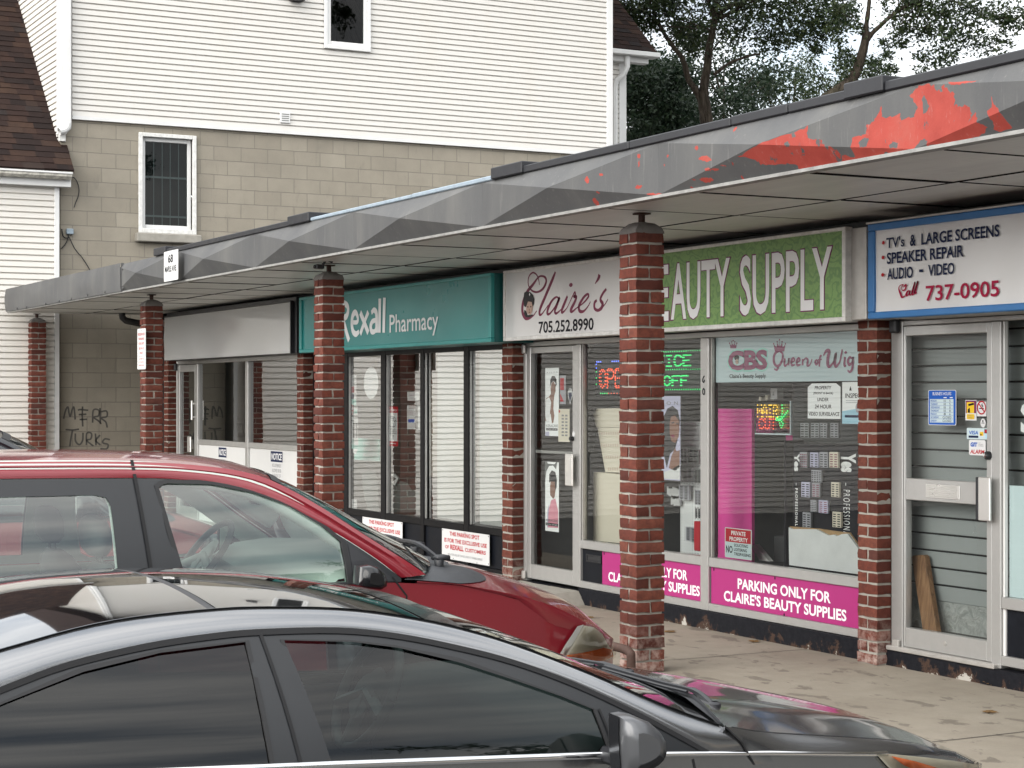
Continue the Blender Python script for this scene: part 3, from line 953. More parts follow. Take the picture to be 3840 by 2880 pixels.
# soffit boards
mb = MB()
xb = [-24.8] + [-24.4 + .993 * k for k in range(0, 38)]
sg = random.Random(3)
for y0, y1, sh in ((5.602, 6.525, 0), (6.537, 7.46, .03)):
    for a, b in zip(xb, xb[1:]):
        d = sg.uniform(-.003, .003); t0 = sg.uniform(-.003, .003)
        mb.box(a + .012 + sh, b - .012 + sh, y0, y1, 2.776 + d, 2.79 + d)
obj('soffit', mb, M['soffit'], can)
mb = MB()
for y0, y1, sh in ((5.602, 6.525, 0), (6.537, 7.46, .03)):
    for a in xb[1:]:
        w_ = sg.uniform(.003, .006); mb.box(a + sh - w_, a + sh + w_, y0 + .02, y1, 2.776 - sg.uniform(.001, .006), 2.791)
mb.box(-24.7, X_END, 6.527, 6.535, 2.772, 2.791)
obj('soffit_joints', mb, M['black_gap'], can)
mb = MB(); mb.box(-24.8, X_END, 5.60, 7.47, 2.796, 2.80); obj('soffit_backing', mb, M['black_gap'], can)
# roof edge flashing in lengths, some gone
def flash(x0, x1, z1=3.122, y0=5.535, name='flashing', m='flashing', z0=3.076):
    mb = MB(); mb.bbox(x0, x1, y0, 5.78, z0, z1, .006); obj(name, mb, M[m], can)
jo = [-19.4, -17.9, -14.52]
flash(-18.2, -16.3); flash(-16.294, -14.5)
flash(-10.4, -9.12); flash(-9.11, -8.1); flash(-8.09, -7.6, 3.126); flash(-7.59, -7.13, 3.124); flash(-6.84, -5.0); flash(-4.99, -2.9); flash(-2.89, X_END)
for a, b in ((-18.256, -17.87), (-14.507, -14.04), (-10.816, -10.39), (-7.128, -6.84)):
    flash(a, b, 3.152, 5.52, 'joint_cover')
flash(-14.04, -12.1, 3.105, 5.54, 'membrane_strip', 'membrane', 3.077); flash(-12.09, -10.82, 3.108, 5.54, 'membrane_strip', 'membrane', 3.077)
# drain pipe under the far end of the canopy
t = []
dp = zoomed(0, 960, 960 / 1659, [(790, 370), (795, 400), (815, 418), (860, 428), (920, 440)])
mb = MB(); mb.tube([onX(p, -24.3) for p in dp], .045, 12)
tag(obj('drain_pipe', mb, M['black_pipe'], smooth=40), 'black plastic drain pipe elbow hanging under the far end of the canopy', 'pipe')
# pipe guard in front of the near column
gp = zoomed(1920, 1920, 960 / 1659, [(612, 1000), (612, 905), (622, 880), (650, 870), (735, 892), (765, 915), (772, 950), (770, 1080)])
G = [onX(p, -8.98) for p in gp]
a_ = onX(gp[0], -8.98); 
pts = [onY(p, 5.5) for p in gp]
pts[0].z = 0.0; pts[-1].z = 0.0
mb = MB(); mb.tube(catmull(pts, 5), .026, 12)
tag(obj('pipe_guard', mb, M['rust'], smooth=50), 'bent rusty brown pipe guard standing at the foot of the nearest brick column', 'guard rail')
# concrete ramp to the beauty shop door
mb = MB()
r0 = [onZ(p, .0) for p in zoomed(1920, 1920, 960 / 1659, [(330, 595), (412, 585)])]
rows = []
for j, (y, z, xa, xb_) in enumerate(((7.44, .105, -14.02, -13.02), (7.2, .095, -14.04, -13.0), (6.95, .05, -14.07, -12.97), (6.72, .003, -14.1, -12.93))):
    row = [(xa - .05, y, -.004)]
    for i in range(13):
        x = xa + (xb_ - xa) * i / 12
        row.append((x, y + .02 * mnoise.noise(Vector((x * 3, y, 1))), z + .008 * mnoise.noise(Vector((x * 5, y * 5, 0)))))
    row.append((xb_ + .05 + .5 * z, y, -.004))
    rows.append(row)
mb.grid(rows, flip=True)
tag(obj('door_ramp', mb, M['mortar'], smooth=30), 'rough hand-made concrete ramp at the beauty shop door', 'ramp')
# fallen leaves
LEAF = [(-.5, 0), (-.28, .16), (-.34, .34), (-.1, .24), (0, .52), (.1, .24), (.34, .34), (.28, .16), (.5, 0), (.22, -.12), (.26, -.34), (.05, -.2), (0, -.5), (-.05, -.2), (-.26, -.34), (-.22, -.12)]
def fallen(p, sz, rot, label, z=.004, lift=.25):
    q = onZ(p, z)
    mb = MB()
    c = len(mb.v)
    pts = []
    for a, b in LEAF:
        X = a * math.cos(rot) - b * math.sin(rot); Y = a * math.sin(rot) + b * math.cos(rot)
        pts.append((q.x + X * sz, q.y + Y * sz, z + lift * sz * (.25 * abs(a) + .6 * max(0, b) * abs(math.sin(rot * 3)))))
    ctr = (q.x, q.y, z + .01)
    mb.add([ctr] + pts, [(0, 1 + i, 1 + (i + 1) % len(pts)) for i in range(len(pts))])
    tag(obj('fallen_leaf', mb, M['fallen']), label, 'leaf', 'fallen leaves on the walkway')
S3 = 960 / 1659
fallen((2880 + 1452 * S3, 1920 + 1115 * S3), .11, .7, 'pale green fallen leaf propped against the dark base right of the repair shop door', lift=.9)
fallen((2880 + 1440 * S3, 1920 + 1295 * S3), .10, 2.1, 'brown curled fallen leaf alone in the middle of the right walkway')
fallen((1920 + 1570 * S3, 1920 + 840 * S3), .10, 1.2, 'greenish fallen leaf below the magenta panel by the dark base', lift=.5)
fallen((1920 + 500 * S3, 1920 + 683 * S3), .10, 1.9, 'orange brown fallen leaf between the van nose and the nearest column')
fallen((1920 + 1020 * S3, 1920 + 776 * S3), .11, .2, 'thin dry fallen leaf just right of the nearest column')
fallen((2880 + 215 * S3, 1920 + 873 * S3), .07, 2.6, 'small dark fallen leaf under the base left of the repair shop pier')
# ------------------------------------------------------------------ the tall house behind the end of the row
HX = -25.2
def siding_wall(mb, axis, at, u0, u1, z0, z1, out=1, pitch=.0815, holes=()):
    """horizontal vinyl siding; axis 'X': wall at x=at facing +x, 'Y': wall at y=at facing -y"""
    n = int(math.ceil((z1 - z0) / pitch))
    def P(u, z, d):
        return (at + d * out, u, z) if axis == 'X' else (u, at - d * out, z)
    for k in range(n):
        a = z0 + k * pitch; b = min(z1, a + pitch)
        spans = [(u0, u1)]
        for (hu0, hu1, hz0, hz1) in holes:
            if b > hz0 and a < hz1:
                ns = []
                for s0, s1 in spans:
                    if s0 < hu0: ns.append((s0, min(s1, hu0)))
                    if s1 > hu1: ns.append((max(s0, hu1), s1))
                spans = ns
        prof = [(a, .013), (a + pitch * .74, .009), (a + pitch * .745, -.014), (a + pitch, -.016), (a + pitch, .013)]
        prof = [(min(z, z1), d) for z, d in prof]
        for s0, s1 in spans:
            # lengths of siding lap at random places
            cuts = [s0]
            x = s0 + rs_h.uniform(1.2, 3.6)
            while x < s1 - .4:
                cuts.append(x); x += rs_h.uniform(2.6, 3.7)
            cuts.append(s1)
            for ci, (c0, c1) in enumerate(zip(cuts, cuts[1:])):
                o = rs_h.uniform(-.0012, .0012)
                rows = [[P(c0, z, d + o), P(c1 + (.002 if ci < len(cuts) - 2 else 0), z, d + o + (.0015 if ci % 2 else 0))] for z, d in prof]
                mb.grid(rows, flip=(axis == 'X'))
rs_h = random.Random(21)
house = thing('house', 'tall house with cream siding above a grey concrete block storey behind the canopy end', 'house', (HX, 10.7, LOT))
HY0, HY1 = 6.33, 14.95
ZB = 5.46
# block storey with the window opening
w1 = (7.404, 8.228, 3.93, 5.315)
mb = MB()
for (a, b, c, d) in ((HY0, w1[0], LOT, ZB), (w1[1], HY1, LOT, ZB), (w1[0], w1[1], LOT, w1[2]), (w1[0], w1[1], w1[3], ZB)):
    mb.quad((HX, a, c), (HX, b, c), (HX, b, d), (HX, a, d))
mb.quad((HX, HY0, LOT), (HX, HY0, ZB), (HX - 9, HY0, ZB), (HX - 9, HY0, LOT))
for (a, b, c, d) in ((w1[0], w1[2], w1[0], w1[3]), (w1[1], w1[3], w1[1], w1[2]), (w1[0], w1[3], w1[1], w1[3])):
    mb.quad((HX, a, b), (HX, c, d), (HX - .16, c, d), (HX - .16, a, b))
# shell
mb.quad((HX - 9, HY0, LOT), (HX - 9, HY0, ZB), (HX - 9, HY1 + 4, ZB), (HX - 9, HY1 + 4, LOT))
obj('block_wall', mb, M['block'], house)
w2 = (10.135, 10.861, 6.705, 8.0)
mb = MB()
siding_wall(mb, 'X', HX + .03, HY0 + .15, HY1 - .07, ZB + .02, 9.4, holes=[(w2[0], w2[1], w2[2], w2[3])])
siding_wall(mb, 'Y', HY0 - .01, HX - 9, HX - .06, 4.95, 9.4)
mb.box(HX - 8.9, HX - .02, HY0 + .1, HY1 - .1, ZB + .02, 9.3)
obj('siding', mb, M['siding'], house)
mb = MB()
mb.box(HX + .0, HX + .05, HY0 + .15, HY1 + .0, ZB - .03, ZB + .018)
obj('starter_strip', mb, M['white_trim'], house)
mb = MB(); mb.bbox(HX - .1, HX + .058, HY0 - .03, HY0 + .075, 5.22, 9.4, .004)
obj('corner_trim', mb, M['white_trim'], house)
mb = MB(); mb.bbox(HX - .1, HX + .058, HY1 - .07, HY1 + .035, ZB - .03, 9.4, .004)
obj('corner_trim', mb, M['white_trim'], house)
# flat roof and eaves out of the picture
mb = MB(); mb.add([(HX + .5, HY0 - .5, 9.35), (HX + .5, HY1 + .5, 9.35), (HX - 4.5, HY1 + .5, 12.6), (HX - 4.5, HY0 - .5, 12.6), (HX - 9.5, HY1 + .5, 9.35), (HX - 9.5, HY0 - .5, 9.35)],
                [(0, 1, 2, 3), (3, 2, 4, 5), (0, 3, 5), (1, 4, 2), (0, 5, 4, 1)])
obj('roof', mb, M['shingle'], house)
# downspout at the near corner with an elbow
mb = MB()
q0 = onX((254, 300), HX + .1)
mb.bbox(HX + .062, HX + .135, q0.y - .055, q0.y + .045, 5.32, 9.35, .012)
el = [(HX + .1, q0.y, 5.36), (HX + .1, q0.y - .005, 5.31), (HX + .11, q0.y - .05, 5.265), (HX + .12, q0.y - .12, 5.24)]
mb.tube(el, [.052, .054, .054, .05], 10, caps=False)
obj('downspout', mb, M['white_trim'], house, smooth=35)
mb = MB(); mb.bbox(HX + .0, HX + .055, HY0 - .03, HY0 + .06, 5.12, 5.24, .004); obj('trim_foot', mb, M['old_white'], house)
# ground floor window
def house_window(parent, y0, y1, z0, z1, x, fr, deep, name='window', sill=False, bars=False, mfr='old_white'):
    mb = MB()
    mb.bbox(x - .02, x + .025, y0, y0 + fr, z0, z1, .006); mb.bbox(x - .02, x + .025, y1 - fr, y1, z0, z1, .006)
    mb.bbox(x - .02, x + .027, y0 + fr, y1 - fr, z1 - fr, z1, .006); mb.bbox(x - .02, x + .027, y0 + fr, y1 - fr, z0, z0 + fr * 1.2, .006)
    w = obj(name, mb, M[mfr], parent)
    i = fr
    mb = MB(); s = .055
    a, b, c, d = y0 + i, y1 - i, z0 + i * 1.2, z1 - i
    xs = x - deep
    mb.bbox(xs - .03, xs + .02, a, a + s, c, d, .006); mb.bbox(xs - .03, xs + .02, b - s, b, c, d, .006)
    mb.bbox(xs - .03, xs + .022, a + s, b - s, d - s, d, .006); mb.bbox(xs - .03, xs + .022, a + s, b - s, c, c + s, .006)
    obj('sash', mb, M['white_trim'], w)
    mb = MB(); mb.quad((xs, a + s, c + s), (xs, b - s, c + s), (xs, b - s, d - s), (xs, a + s, d - s)); obj('pane', mb, M['house_glass'], w)
    mb = MB(); mb.box(xs - .5, xs - .05, a + .0, b - .0, c, d)
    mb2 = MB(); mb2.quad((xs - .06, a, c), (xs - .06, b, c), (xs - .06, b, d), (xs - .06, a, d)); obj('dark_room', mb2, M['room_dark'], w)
    if bars:
        mb = MB()
        A, B, C_, D = a + s, b - s, c + s, d - s
        for k in range(1, 5):
            yy = A + (B - A) * (k - .05 * (k > 2)) / 5 + .012
            mb.box(xs - .032, xs - .02, yy - .005, yy + .005, C_, D)
        for zz in (C_ + .11 * (D - C_), C_ + .58 * (D - C_)):
            mb.box(xs - .034, xs - .018, A, B, zz - .013, zz + .013)
        obj('security_bars', mb, M['alu'], w)
    if sill:
        mb = MB(); mb.bbox(x - .05, x + .09, y0 - .045, y1 + .055, z0 - .125, z0 - .004, .012); obj('sill', mb, M['mortar'], w)
    return w
house_window(house, *w1, HX + .02, .055, .07, sill=True, bars=True)
house_window(house, *w2, HX + .06, .05, .02, mfr='white_trim')
mb = MB()
v0 = (9.462, 9.612, 5.585, 5.735)
mb.bbox(HX + .03, HX + .065, v0[0], v0[1], v0[2], v0[3], .004)
mb.m = 1
for k in range(4):
    z = v0[2] + .022 + k * .03
    mb.add([(HX + .0655, v0[0] + .02, z + .017), (HX + .0655, v0[1] - .02, z + .017), (HX + .0665, v0[1] - .02, z + .004), (HX + .0665, v0[0] + .02, z + .004)], [(0, 1, 2, 3)])
obj('vent', mb, [M['white_trim'], M['room_grey']], house)
mb = MB(); mb.bbox(HX + .04, HX + .17, 9.60, 9.80, 7.335, 7.5, .01); mb.lathe([(.07, 7.328), (.075, 7.36), (.06, 7.5)], (HX + .12, 9.7, 0), seg=14)
tag(obj('wall_lamp', mb, M['satin_black'], smooth=35), 'black outdoor lamp fixed to the upper siding left of the top window', 'lamp')
# rear wing to the right
WX = -27.0
mb = MB()
siding_wall(mb, 'X', WX, 14.6, 16.3, LOT + 2, 7.3, pitch=.0815)
mb.box(WX - 5, WX - .02, 15.0, 16.25, LOT, 7.3)
obj('wing_siding', mb, M['siding'], house)
mb = MB(); mb.bbox(WX - .05, WX + .03, 16.2, 16.34, LOT, 7.3, .004); obj('corner_trim', mb, M['white_trim'], house)
mb = MB()
mb.bbox(WX + .05, WX + .32, 14.97, 16.84, 7.385, 7.465, .01)
mb.bbox(WX + .0, WX + .16, 14.97, 16.7, 7.29, 7.384, .008)
obj('gutter', mb, M['white_trim'], house)
def shingle_roof(mb, eave_x, eave_z, rise, run, y0, y1, rs, pitch=.14, tab=(.14, .36)):
    """courses of laminated shingles rising away from the camera (towards -x)"""
    Lr = math.hypot(rise, run); n = int(Lr / pitch)
    ux, uz = -run / Lr, rise / Lr
    nx, nz = uz, -ux
    for k in range(n):
        s0 = k * pitch; s1 = s0 + pitch + .03
        y = y0 - rs.uniform(0, .2)
        while y < y1:
            w = rs.uniform(*tab); a, b = max(y, y0), min(y + w, y1)
            y += w
            if b - a < .01: continue
            th = rs.uniform(.006, .014); l = rs.uniform(-.006, .006)
            def P(s, yy, h): return (eave_x + ux * s + nx * h, yy, eave_z + uz * s + nz * h)
            v = [P(s0 + l, a, .0), P(s0 + l, b, .0), P(s0 + l, b, th), P(s0 + l, a, th), P(s1, b, .001), P(s1, a, .001)]
            mb.add(v, [(0, 1, 2, 3), (3, 2, 4, 5), (1, 4, 2), (0, 3, 5)])
mb = MB(); rs3 = random.Random(4)
shingle_roof(mb, WX + .3, 7.47, 2.0, 2.3, 14.7, 16.78, rs3)
mb.add([(WX + .3, 14.7, 7.465), (WX + .3, 16.78, 7.465), (WX + .3 - 4.6, 16.78, 11.46), (WX - 4.3, 14.7, 11.46)], [(0, 1, 2, 3)])
obj('wing_roof', mb, M['shingle'], house)
mb = MB()
dsp = [(WX + .2, 15.98, 7.38), (WX + .2, 15.98, 7.2), (WX + .17, 15.94, 7.08), (WX + .09, 15.84, 6.98), (WX + .07, 15.82, 6.85), (WX + .07, 15.82, 4.5)]
dsp = [(p[0], p[1] + .27, p[2]) for p in dsp]
mb.tube(dsp, .048, 8)
obj('wing_downspout', mb, M['white_trim'], house, smooth=40)

# ------------------------------------------------------------------ low garage on the left
gar = thing('garage', 'low garage with white siding and a steep brown shingle roof on the far left', 'garage', (-25.0, 0, LOT))
GX = -25.06
mb = MB()
siding_wall(mb, 'X', GX, -9.0, 6.22, LOT + .1, 4.52, pitch=.0815)
mb.box(GX - 6, GX - .02, -9, 6.22, LOT, 4.5)
obj('wall', mb, M['garage_siding'], gar)
mb = MB(); mb.bbox(GX - .05, GX + .03, 6.21, 6.275, LOT, 4.48, .004); obj('corner_trim', mb, M['white_trim'], gar)
mb = MB()
mb.bbox(GX + .0, GX + .12, -9.2, 6.41, 4.48, 4.60, .006)
obj('fascia_board', mb, M['white_trim'], gar)
mb = MB()
for (y0, y1) in ((-9.3, 6.395),):
    prof = [(GX + .121, 4.575), (GX + .20, 4.575), (GX + .235, 4.61), (GX + .235, 4.645)]
    rows = [[(x, y0, z) for x, z in prof], [(x, y1, z) for x, z in prof]]
    mb.grid(rows, flip=True)
    mb.add([(x, y1, z) for x, z in prof] + [(GX + .121, y1, 4.645)], [(0, 1, 2, 3, 4)])
g = obj('gutter', mb, M['stained_white'], gar)
mb = MB(); mb.bbox(GX + .215, GX + .25, -9.3, 6.40, 4.643, 4.668, .004); obj('gutter_lip', mb, M['white_trim'], gar)
mb = MB(); rs4 = random.Random(9)
ex, ez = GX + .24, 4.69
shingle_roof(mb, ex, ez, 4.1, 4.1, 2.0, 6.42, rs4, .125)
mb.add([(ex, -9.3, ez - .012), (ex, 6.42, ez - .012), (ex - 4.2, 6.42, ez + 4.19), (ex - 4.2, -9.3, ez + 4.19)], [(0, 1, 2, 3)])
mb.add([(ex, 6.42, ez - .012), (ex, 6.42, ez - .05), (ex - 4.2, 6.42, ez + 4.15), (ex - 4.2, 6.42, ez + 4.19)], [(0, 1, 2, 3)])
obj('roof', mb, M['shingle'], gar)
mb = MB()
mb.add([(GX - .05, 6.215, 4.5), (GX - .3, 6.215, 4.5), (GX - 4, 6.215, 8.3), (GX - 4, 6.215, 4.5)], [(0, 1, 2, 3)])
mb.add([(GX - 8, -9, LOT), (GX - 8, 6.2, LOT), (GX - 8, 6.2, 4.6), (GX - 8, -9, 4.6)], [(0, 1, 2, 3)])
mb.add([(ex - 4.2, -9.3, ez + 4.19), (ex - 4.2, 6.42, ez + 4.19), (ex - 8.4, 6.42, ez), (ex - 8.4, -9.3, ez)], [(0, 1, 2, 3)])
obj('gable', mb, M['garage_siding'], gar)
# cables and a junction box on the block wall
S6 = 600 / 1659
def cable(pts, x, r, label, n=6):
    mb = MB(); mb.tube(catmull([onX((a * S6, 600 + b * S6), x) for a, b in pts], n), r, 6)
    tag(obj('cable', mb, M['cable'], smooth=60), label, 'cable', 'loose cables on the block wall')
cable([(705, 178), (740, 175), (775, 190), (805, 240), (820, 310), (810, 380), (785, 440), (768, 492)], HX + .03, .007, 'loose black cable hanging from the end of the garage gutter')
cable([(632, 920), (660, 895), (690, 850), (712, 800), (735, 840), (770, 910), (810, 965), (850, 1010), (890, 1070), (932, 1140)], HX + .03, .007, 'thin black cable slanting from the junction box down to the canopy')
cable([(640, 715), (648, 770), (665, 800), (700, 806), (716, 770)], HX + .035, .009, 'looped black cable bundle left of the small junction box')
q = onX((715 * S6, 600 + 745 * S6), HX)
mb = MB(); mb.bbox(HX, HX + .06, q.y - .045, q.y + .05, q.z - .035, q.z + .04, .008)
tag(obj('junction_box', mb, M['membrane']), 'small pale junction box on the block wall beside the garage corner', 'electrical box')
# graffiti
mb = MB()
gx = lambda u, v: Vector((HX + .003, u, v))
def spray(l, w=.023):
    pts = [onX((a * S3, 960 + b * S3), HX + .003) for a, b in l]
    ribbon(mb, [(p.y, p.z) for p in pts], w, gx, 5)
for l in ([(412, 1055), (424, 1005), (440, 978), (448, 1022), (456, 1040), (466, 1000), (478, 978), (484, 1020), (487, 1060)], [(535, 975), (533, 1040), (536, 1105)], [(505, 1000), (520, 995), (572, 1000)], [(510, 1028), (560, 1025)], [(515, 1060), (565, 1058)],
          [(600, 1080), (605, 1000), (640, 1000), (638, 1035), (608, 1045), (640, 1070), (655, 1088)], [(648, 985), (650, 1085)], [(650, 1010), (690, 1005), (692, 1040), (655, 1050), (685, 1075), (695, 1112)],
          [(425, 1125), (470, 1128), (512, 1122)], [(470, 1128), (460, 1180), (452, 1235)], [(488, 1150), (490, 1200), (515, 1222), (535, 1195), (538, 1145)], [(560, 1225), (562, 1150), (592, 1150), (588, 1185), (562, 1195), (605, 1232)],
          [(618, 1150), (622, 1225)], [(648, 1160), (622, 1195), (650, 1225)], [(712, 1190), (680, 1185), (665, 1210), (700, 1222), (690, 1250), (650, 1248)]):
    spray(l)
obj('graffiti', mb, M['spray'], house)
# ------------------------------------------------------------------ trees
def leaf_cloud(mb, centres, n_per, rad, size, rs, flat=.75):
    for c, rr in centres:
        for _ in range(n_per):
            d = Vector((rs.gauss(0, 1), rs.gauss(0, 1), rs.gauss(0, 1) * flat))
            if d.length > 2.3: continue
            p = Vector(c) + d * rr * .35
            s = size * rs.uniform(.6, 1.35)
            a = Vector((rs.uniform(-1, 1), rs.uniform(-1, 1), rs.uniform(-1, 1))).normalized()
            b = a.orthogonal().normalized()
            if rs.random() < .5: b = a.cross(b)
            mb.add([p - a * s, p + b * s * .45 - a * s * .2, p + a * s, p - b * s * .45 - a * s * .2], [(0, 1, 2, 3)])
def limb(mb, pts, r0, r1, seg=9, n=5, rough=.1, rs=None, k=.40):
    c = catmull(pts, n)
    r0 *= k; r1 *= k
    N = len(c)
    rad = [r0 + (r1 - r0) * (i / (N - 1)) ** .85 for i in range(N)]
    if rs: rad = [r * rs.uniform(1 - rough, 1 + rough) for r in rad]
    mb.tube(c, rad, seg)
    return [Vector(p) for p in c]
def twigs(mb, path, rs, count, length, r, tips, droop=.0, start=.2):
    for _ in range(count):
        i = int(rs.uniform(start, 1) * (len(path) - 1))
        p = path[i]
        d = Vector((rs.uniform(-1, 1), rs.uniform(-1, 1), rs.uniform(-.5, 1) - droop)).normalized()
        l = length * rs.uniform(.5, 1.2)
        m1 = p + d * l * .5 + Vector((rs.uniform(-1, 1), rs.uniform(-1, 1), rs.uniform(-1, 1))) * l * .12
        e = p + d * l + Vector((rs.uniform(-1, 1), rs.uniform(-1, 1), rs.uniform(-.6, .6))) * l * .2
        mb.tube([p, m1, e], [r, r * .6, r * .25], 5, caps=False)
        tips += [(p.lerp(e, .6), l * .55), (e, l * .7)]
def at_depth(p, d):
    return EYE + sight(*p) * d
rt = random.Random(31)
Z5 = 1000 / 2212
# tree one: forked trunk
D1 = 34.0
def z5(l, d=D1): return [at_depth((2250 + a * Z5, b * Z5), d + (c if c else 0)) for a, b, *cc in l for c in [cc[0] if cc else 0]]
t1 = thing('tree', 'tall tree with a forked ridged trunk rising behind the canopy roof', 'tree', (0, 0, 0))
base1 = z5([(895, 1040)])[0]
t1.location = (base1.x, base1.y, LOT)
wood, leaves, tips = MB(), MB(), []
trunk = z5([(900, 1330), (895, 1100), (880, 980), (862, 850), (845, 760)])
limb(wood, [Vector((trunk[0].x, trunk[0].y, LOT - .1))] + trunk, .34, .27, 12, rs=rt, rough=.04)
mainst = limb(wood, z5([(858, 840), (865, 700), (890, 560), (905, 400), (940, 220), (955, 90), (965, -60), (980, -400), (960, -800, 1), (990, -1200, 1)]), .235, .06, 12, rs=rt, rough=.05)
left = limb(wood, z5([(850, 850), (790, 740), (735, 660), (690, 500), (610, 390), (540, 290), (470, 170), (380, 110), (270, 80), (100, 135, -.5)]), .18, .03, 10, rs=rt, rough=.07)
l2 = limb(wood, z5([(945, 620), (1010, 570), (1080, 520), (1170, 485), (1270, 455), (1330, 450)]), .085, .05, 8, rs=rt)
l3 = limb(wood, z5([(960, 150), (1020, 90), (1100, 40), (1180, -60), (1300, -250, -1)]), .13, .05, 8, rs=rt)
l4 = limb(wood, z5([(950, 120), (920, 70), (900, 20), (930, -40), (960, -200)]), .12, .05, 8, rs=rt)
l5 = limb(wood, z5([(1000, 150), (1070, 110), (1180, 30), (1230, -50)]), .12, .04, 8, rs=rt)
l6 = limb(wood, z5([(270, 85), (240, 40), (120, 0), (60, -100)]), .04, .02, 6, rs=rt)
l7 = limb(wood, z5([(450, 160), (440, 60), (480, -40), (500, -300)]), .05, .02, 6, rs=rt)
l8 = limb(wood, z5([(1100, 140, 1), (1180, 190, 1.5), (1290, 290, 2), (1350, 420, 2)]), .03, .012, 5, rs=rt)
l9 = limb(wood, z5([(470, 240), (420, 205), (390, 150)]), .02, .01, 5, rs=rt)
for path, c, l in ((mainst, 10, 1.6), (left[18:], 12, .8), (l3, 12, 1.4), (l5, 12, 1.3), (l6, 8, .7), (l7, 10, .8), (l4, 8, 1.2)):
    twigs(wood, path, rt, c, l, .018, tips)
obj('trunk', wood, M['bark'], t1, smooth=60)
# crown clumps where the photograph shows leaves
cl = []
for a, b, r_, dd in ((130, 20, .35, 0), (230, 60, .4, .5), (330, 30, .4, 0), (470, 60, .45, .3), (580, 30, .4, 0), (640, -20, .5, 0), (250, 150, .35, 0), (300, 210, .3, 0), (160, 190, .25, 0), (560, 100, .3, 0), (420, 210, .25, 0),
                     (660, 230, .32, .5), (740, 220, .4, 1), (790, 300, .35, 1.5), (680, 310, .35, 1), (620, 240, .25, 1), (840, 220, .3, 1), (760, 400, .3, 1), (820, 330, .35, 1.4),
                     (1060, 200, .4, 1), (1180, 160, .45, 1), (1300, 150, .5, 1), (1420, 120, .5, 0), (1550, 80, .5, 0), (1680, 60, .5, 0), (1800, 80, .5, 0), (1900, 60, .5, 0), (1990, 120, .4, 0), (1250, 60, .5, 0), (1400, 20, .6, 0), (1600, 0, .6, 0), (1800, 0, .6, 0), (1960, 20, .5, 0), (2060, 60, .4, 0),
                     (1340, 280, .45, 1), (1460, 240, .45, 1), (1580, 220, .45, 1), (1700, 200, .45, 0), (1820, 190, .4, 0), (1740, 290, .35, 0), (1850, 280, .3, 0), (1500, 340, .35, 1), (1400, 360, .35, 1), (1600, 310, .3, 0), (1800, 400, .22, 0), (1900, 180, .4, 0), (2000, 200, .3, 0), (1120, 300, .35, 1)):
    cl.append((z5([(a, b, dd)])[0], r_ * 1.25))
leaf_cloud(leaves, cl, 230, .5, .041, rt)
leaf_cloud(leaves, tips, 60, .5, .040, rt)
hi = []
for _ in range(60):
    a, b = rt.uniform(-200, 2300), rt.uniform(-1500, -520)
    hi.append((z5([(a, b, rt.uniform(-3, 4))])[0], rt.uniform(.6, 1.1)))
leaf_cloud(leaves, hi, 70, .8, .11, rt)
obj('crown', leaves, M['leaf'], t1)
# tree two: leaning trunk on the right
D2 = 30.0
Z6 = 1090 / 2212
def z6(l, d=D2): return [at_depth((2750 + q[0] * Z6, q[1] * Z6), d + (q[2] if len(q) > 2 else 0)) for q in l]
t2 = thing('tree', 'leaning tree with a smooth dark trunk rising behind the roof edge on the right', 'tree')
wood, leaves, tips = MB(), MB(), []
b2 = z6([(640, 900)])[0]
t2.location = (b2.x, b2.y, LOT)
tr2 = limb(wood, [Vector((b2.x - .6, b2.y - .4, LOT - .1))] + z6([(520, 1100), (640, 830), (760, 720), (860, 650), (930, 560), (975, 430), (1000, 330), (1015, 240)]), .34, .15, 11, rs=rt, rough=.04)
a2 = limb(wood, z6([(1012, 300), (1012, 200), (1025, 100), (1035, 0), (1040, -160), (1080, -500), (1060, -900)]), .12, .04, 9, rs=rt)
a3 = limb(wood, z6([(1015, 310), (1060, 250), (1120, 195), (1190, 130), (1290, 60), (1380, 5), (1480, -60), (1700, -240)]), .11, .05, 9, rs=rt)
a4 = limb(wood, z6([(1200, 135), (1280, 115), (1360, 125), (1420, 125), (1500, 105), (1620, 130), (1720, 165), (1800, 215)]), .05, .012, 7, rs=rt)
a5 = limb(wood, z6([(1010, 200), (970, 180), (900, 140), (830, 105), (780, 60)]), .03, .012, 6, rs=rt)
a6 = limb(wood, z6([(940, 450), (900, 400), (850, 330), (820, 290)]), .015, .006, 5, rs=rt)
a7 = limb(wood, z6([(1010, 425), (1080, 405), (1160, 360), (1230, 330)]), .012, .005, 5, rs=rt)
a8 = limb(wood, z6([(1420, 125), (1490, 190), (1560, 260), (1650, 330)]), .018, .006, 5, rs=rt)
a9 = limb(wood, z6([(1850, 85), (1950, 110), (2080, 140), (2200, 165)]), .018, .008, 5, rs=rt)
a10 = limb(wood, z6([(1640, 0), (1800, 60), (1900, 120)]), .03, .01, 5, rs=rt)
for path, c, l in ((a3[12:], 14, .9), (a4, 16, .6), (a8, 8, .5), (a9, 8, .4), (a10, 8, .5), (a5, 5, .4)):
    twigs(wood, path, rt, c, l, .01, tips, start=.1)
obj('trunk', wood, M['bark'], t2, smooth=60)
cl = []
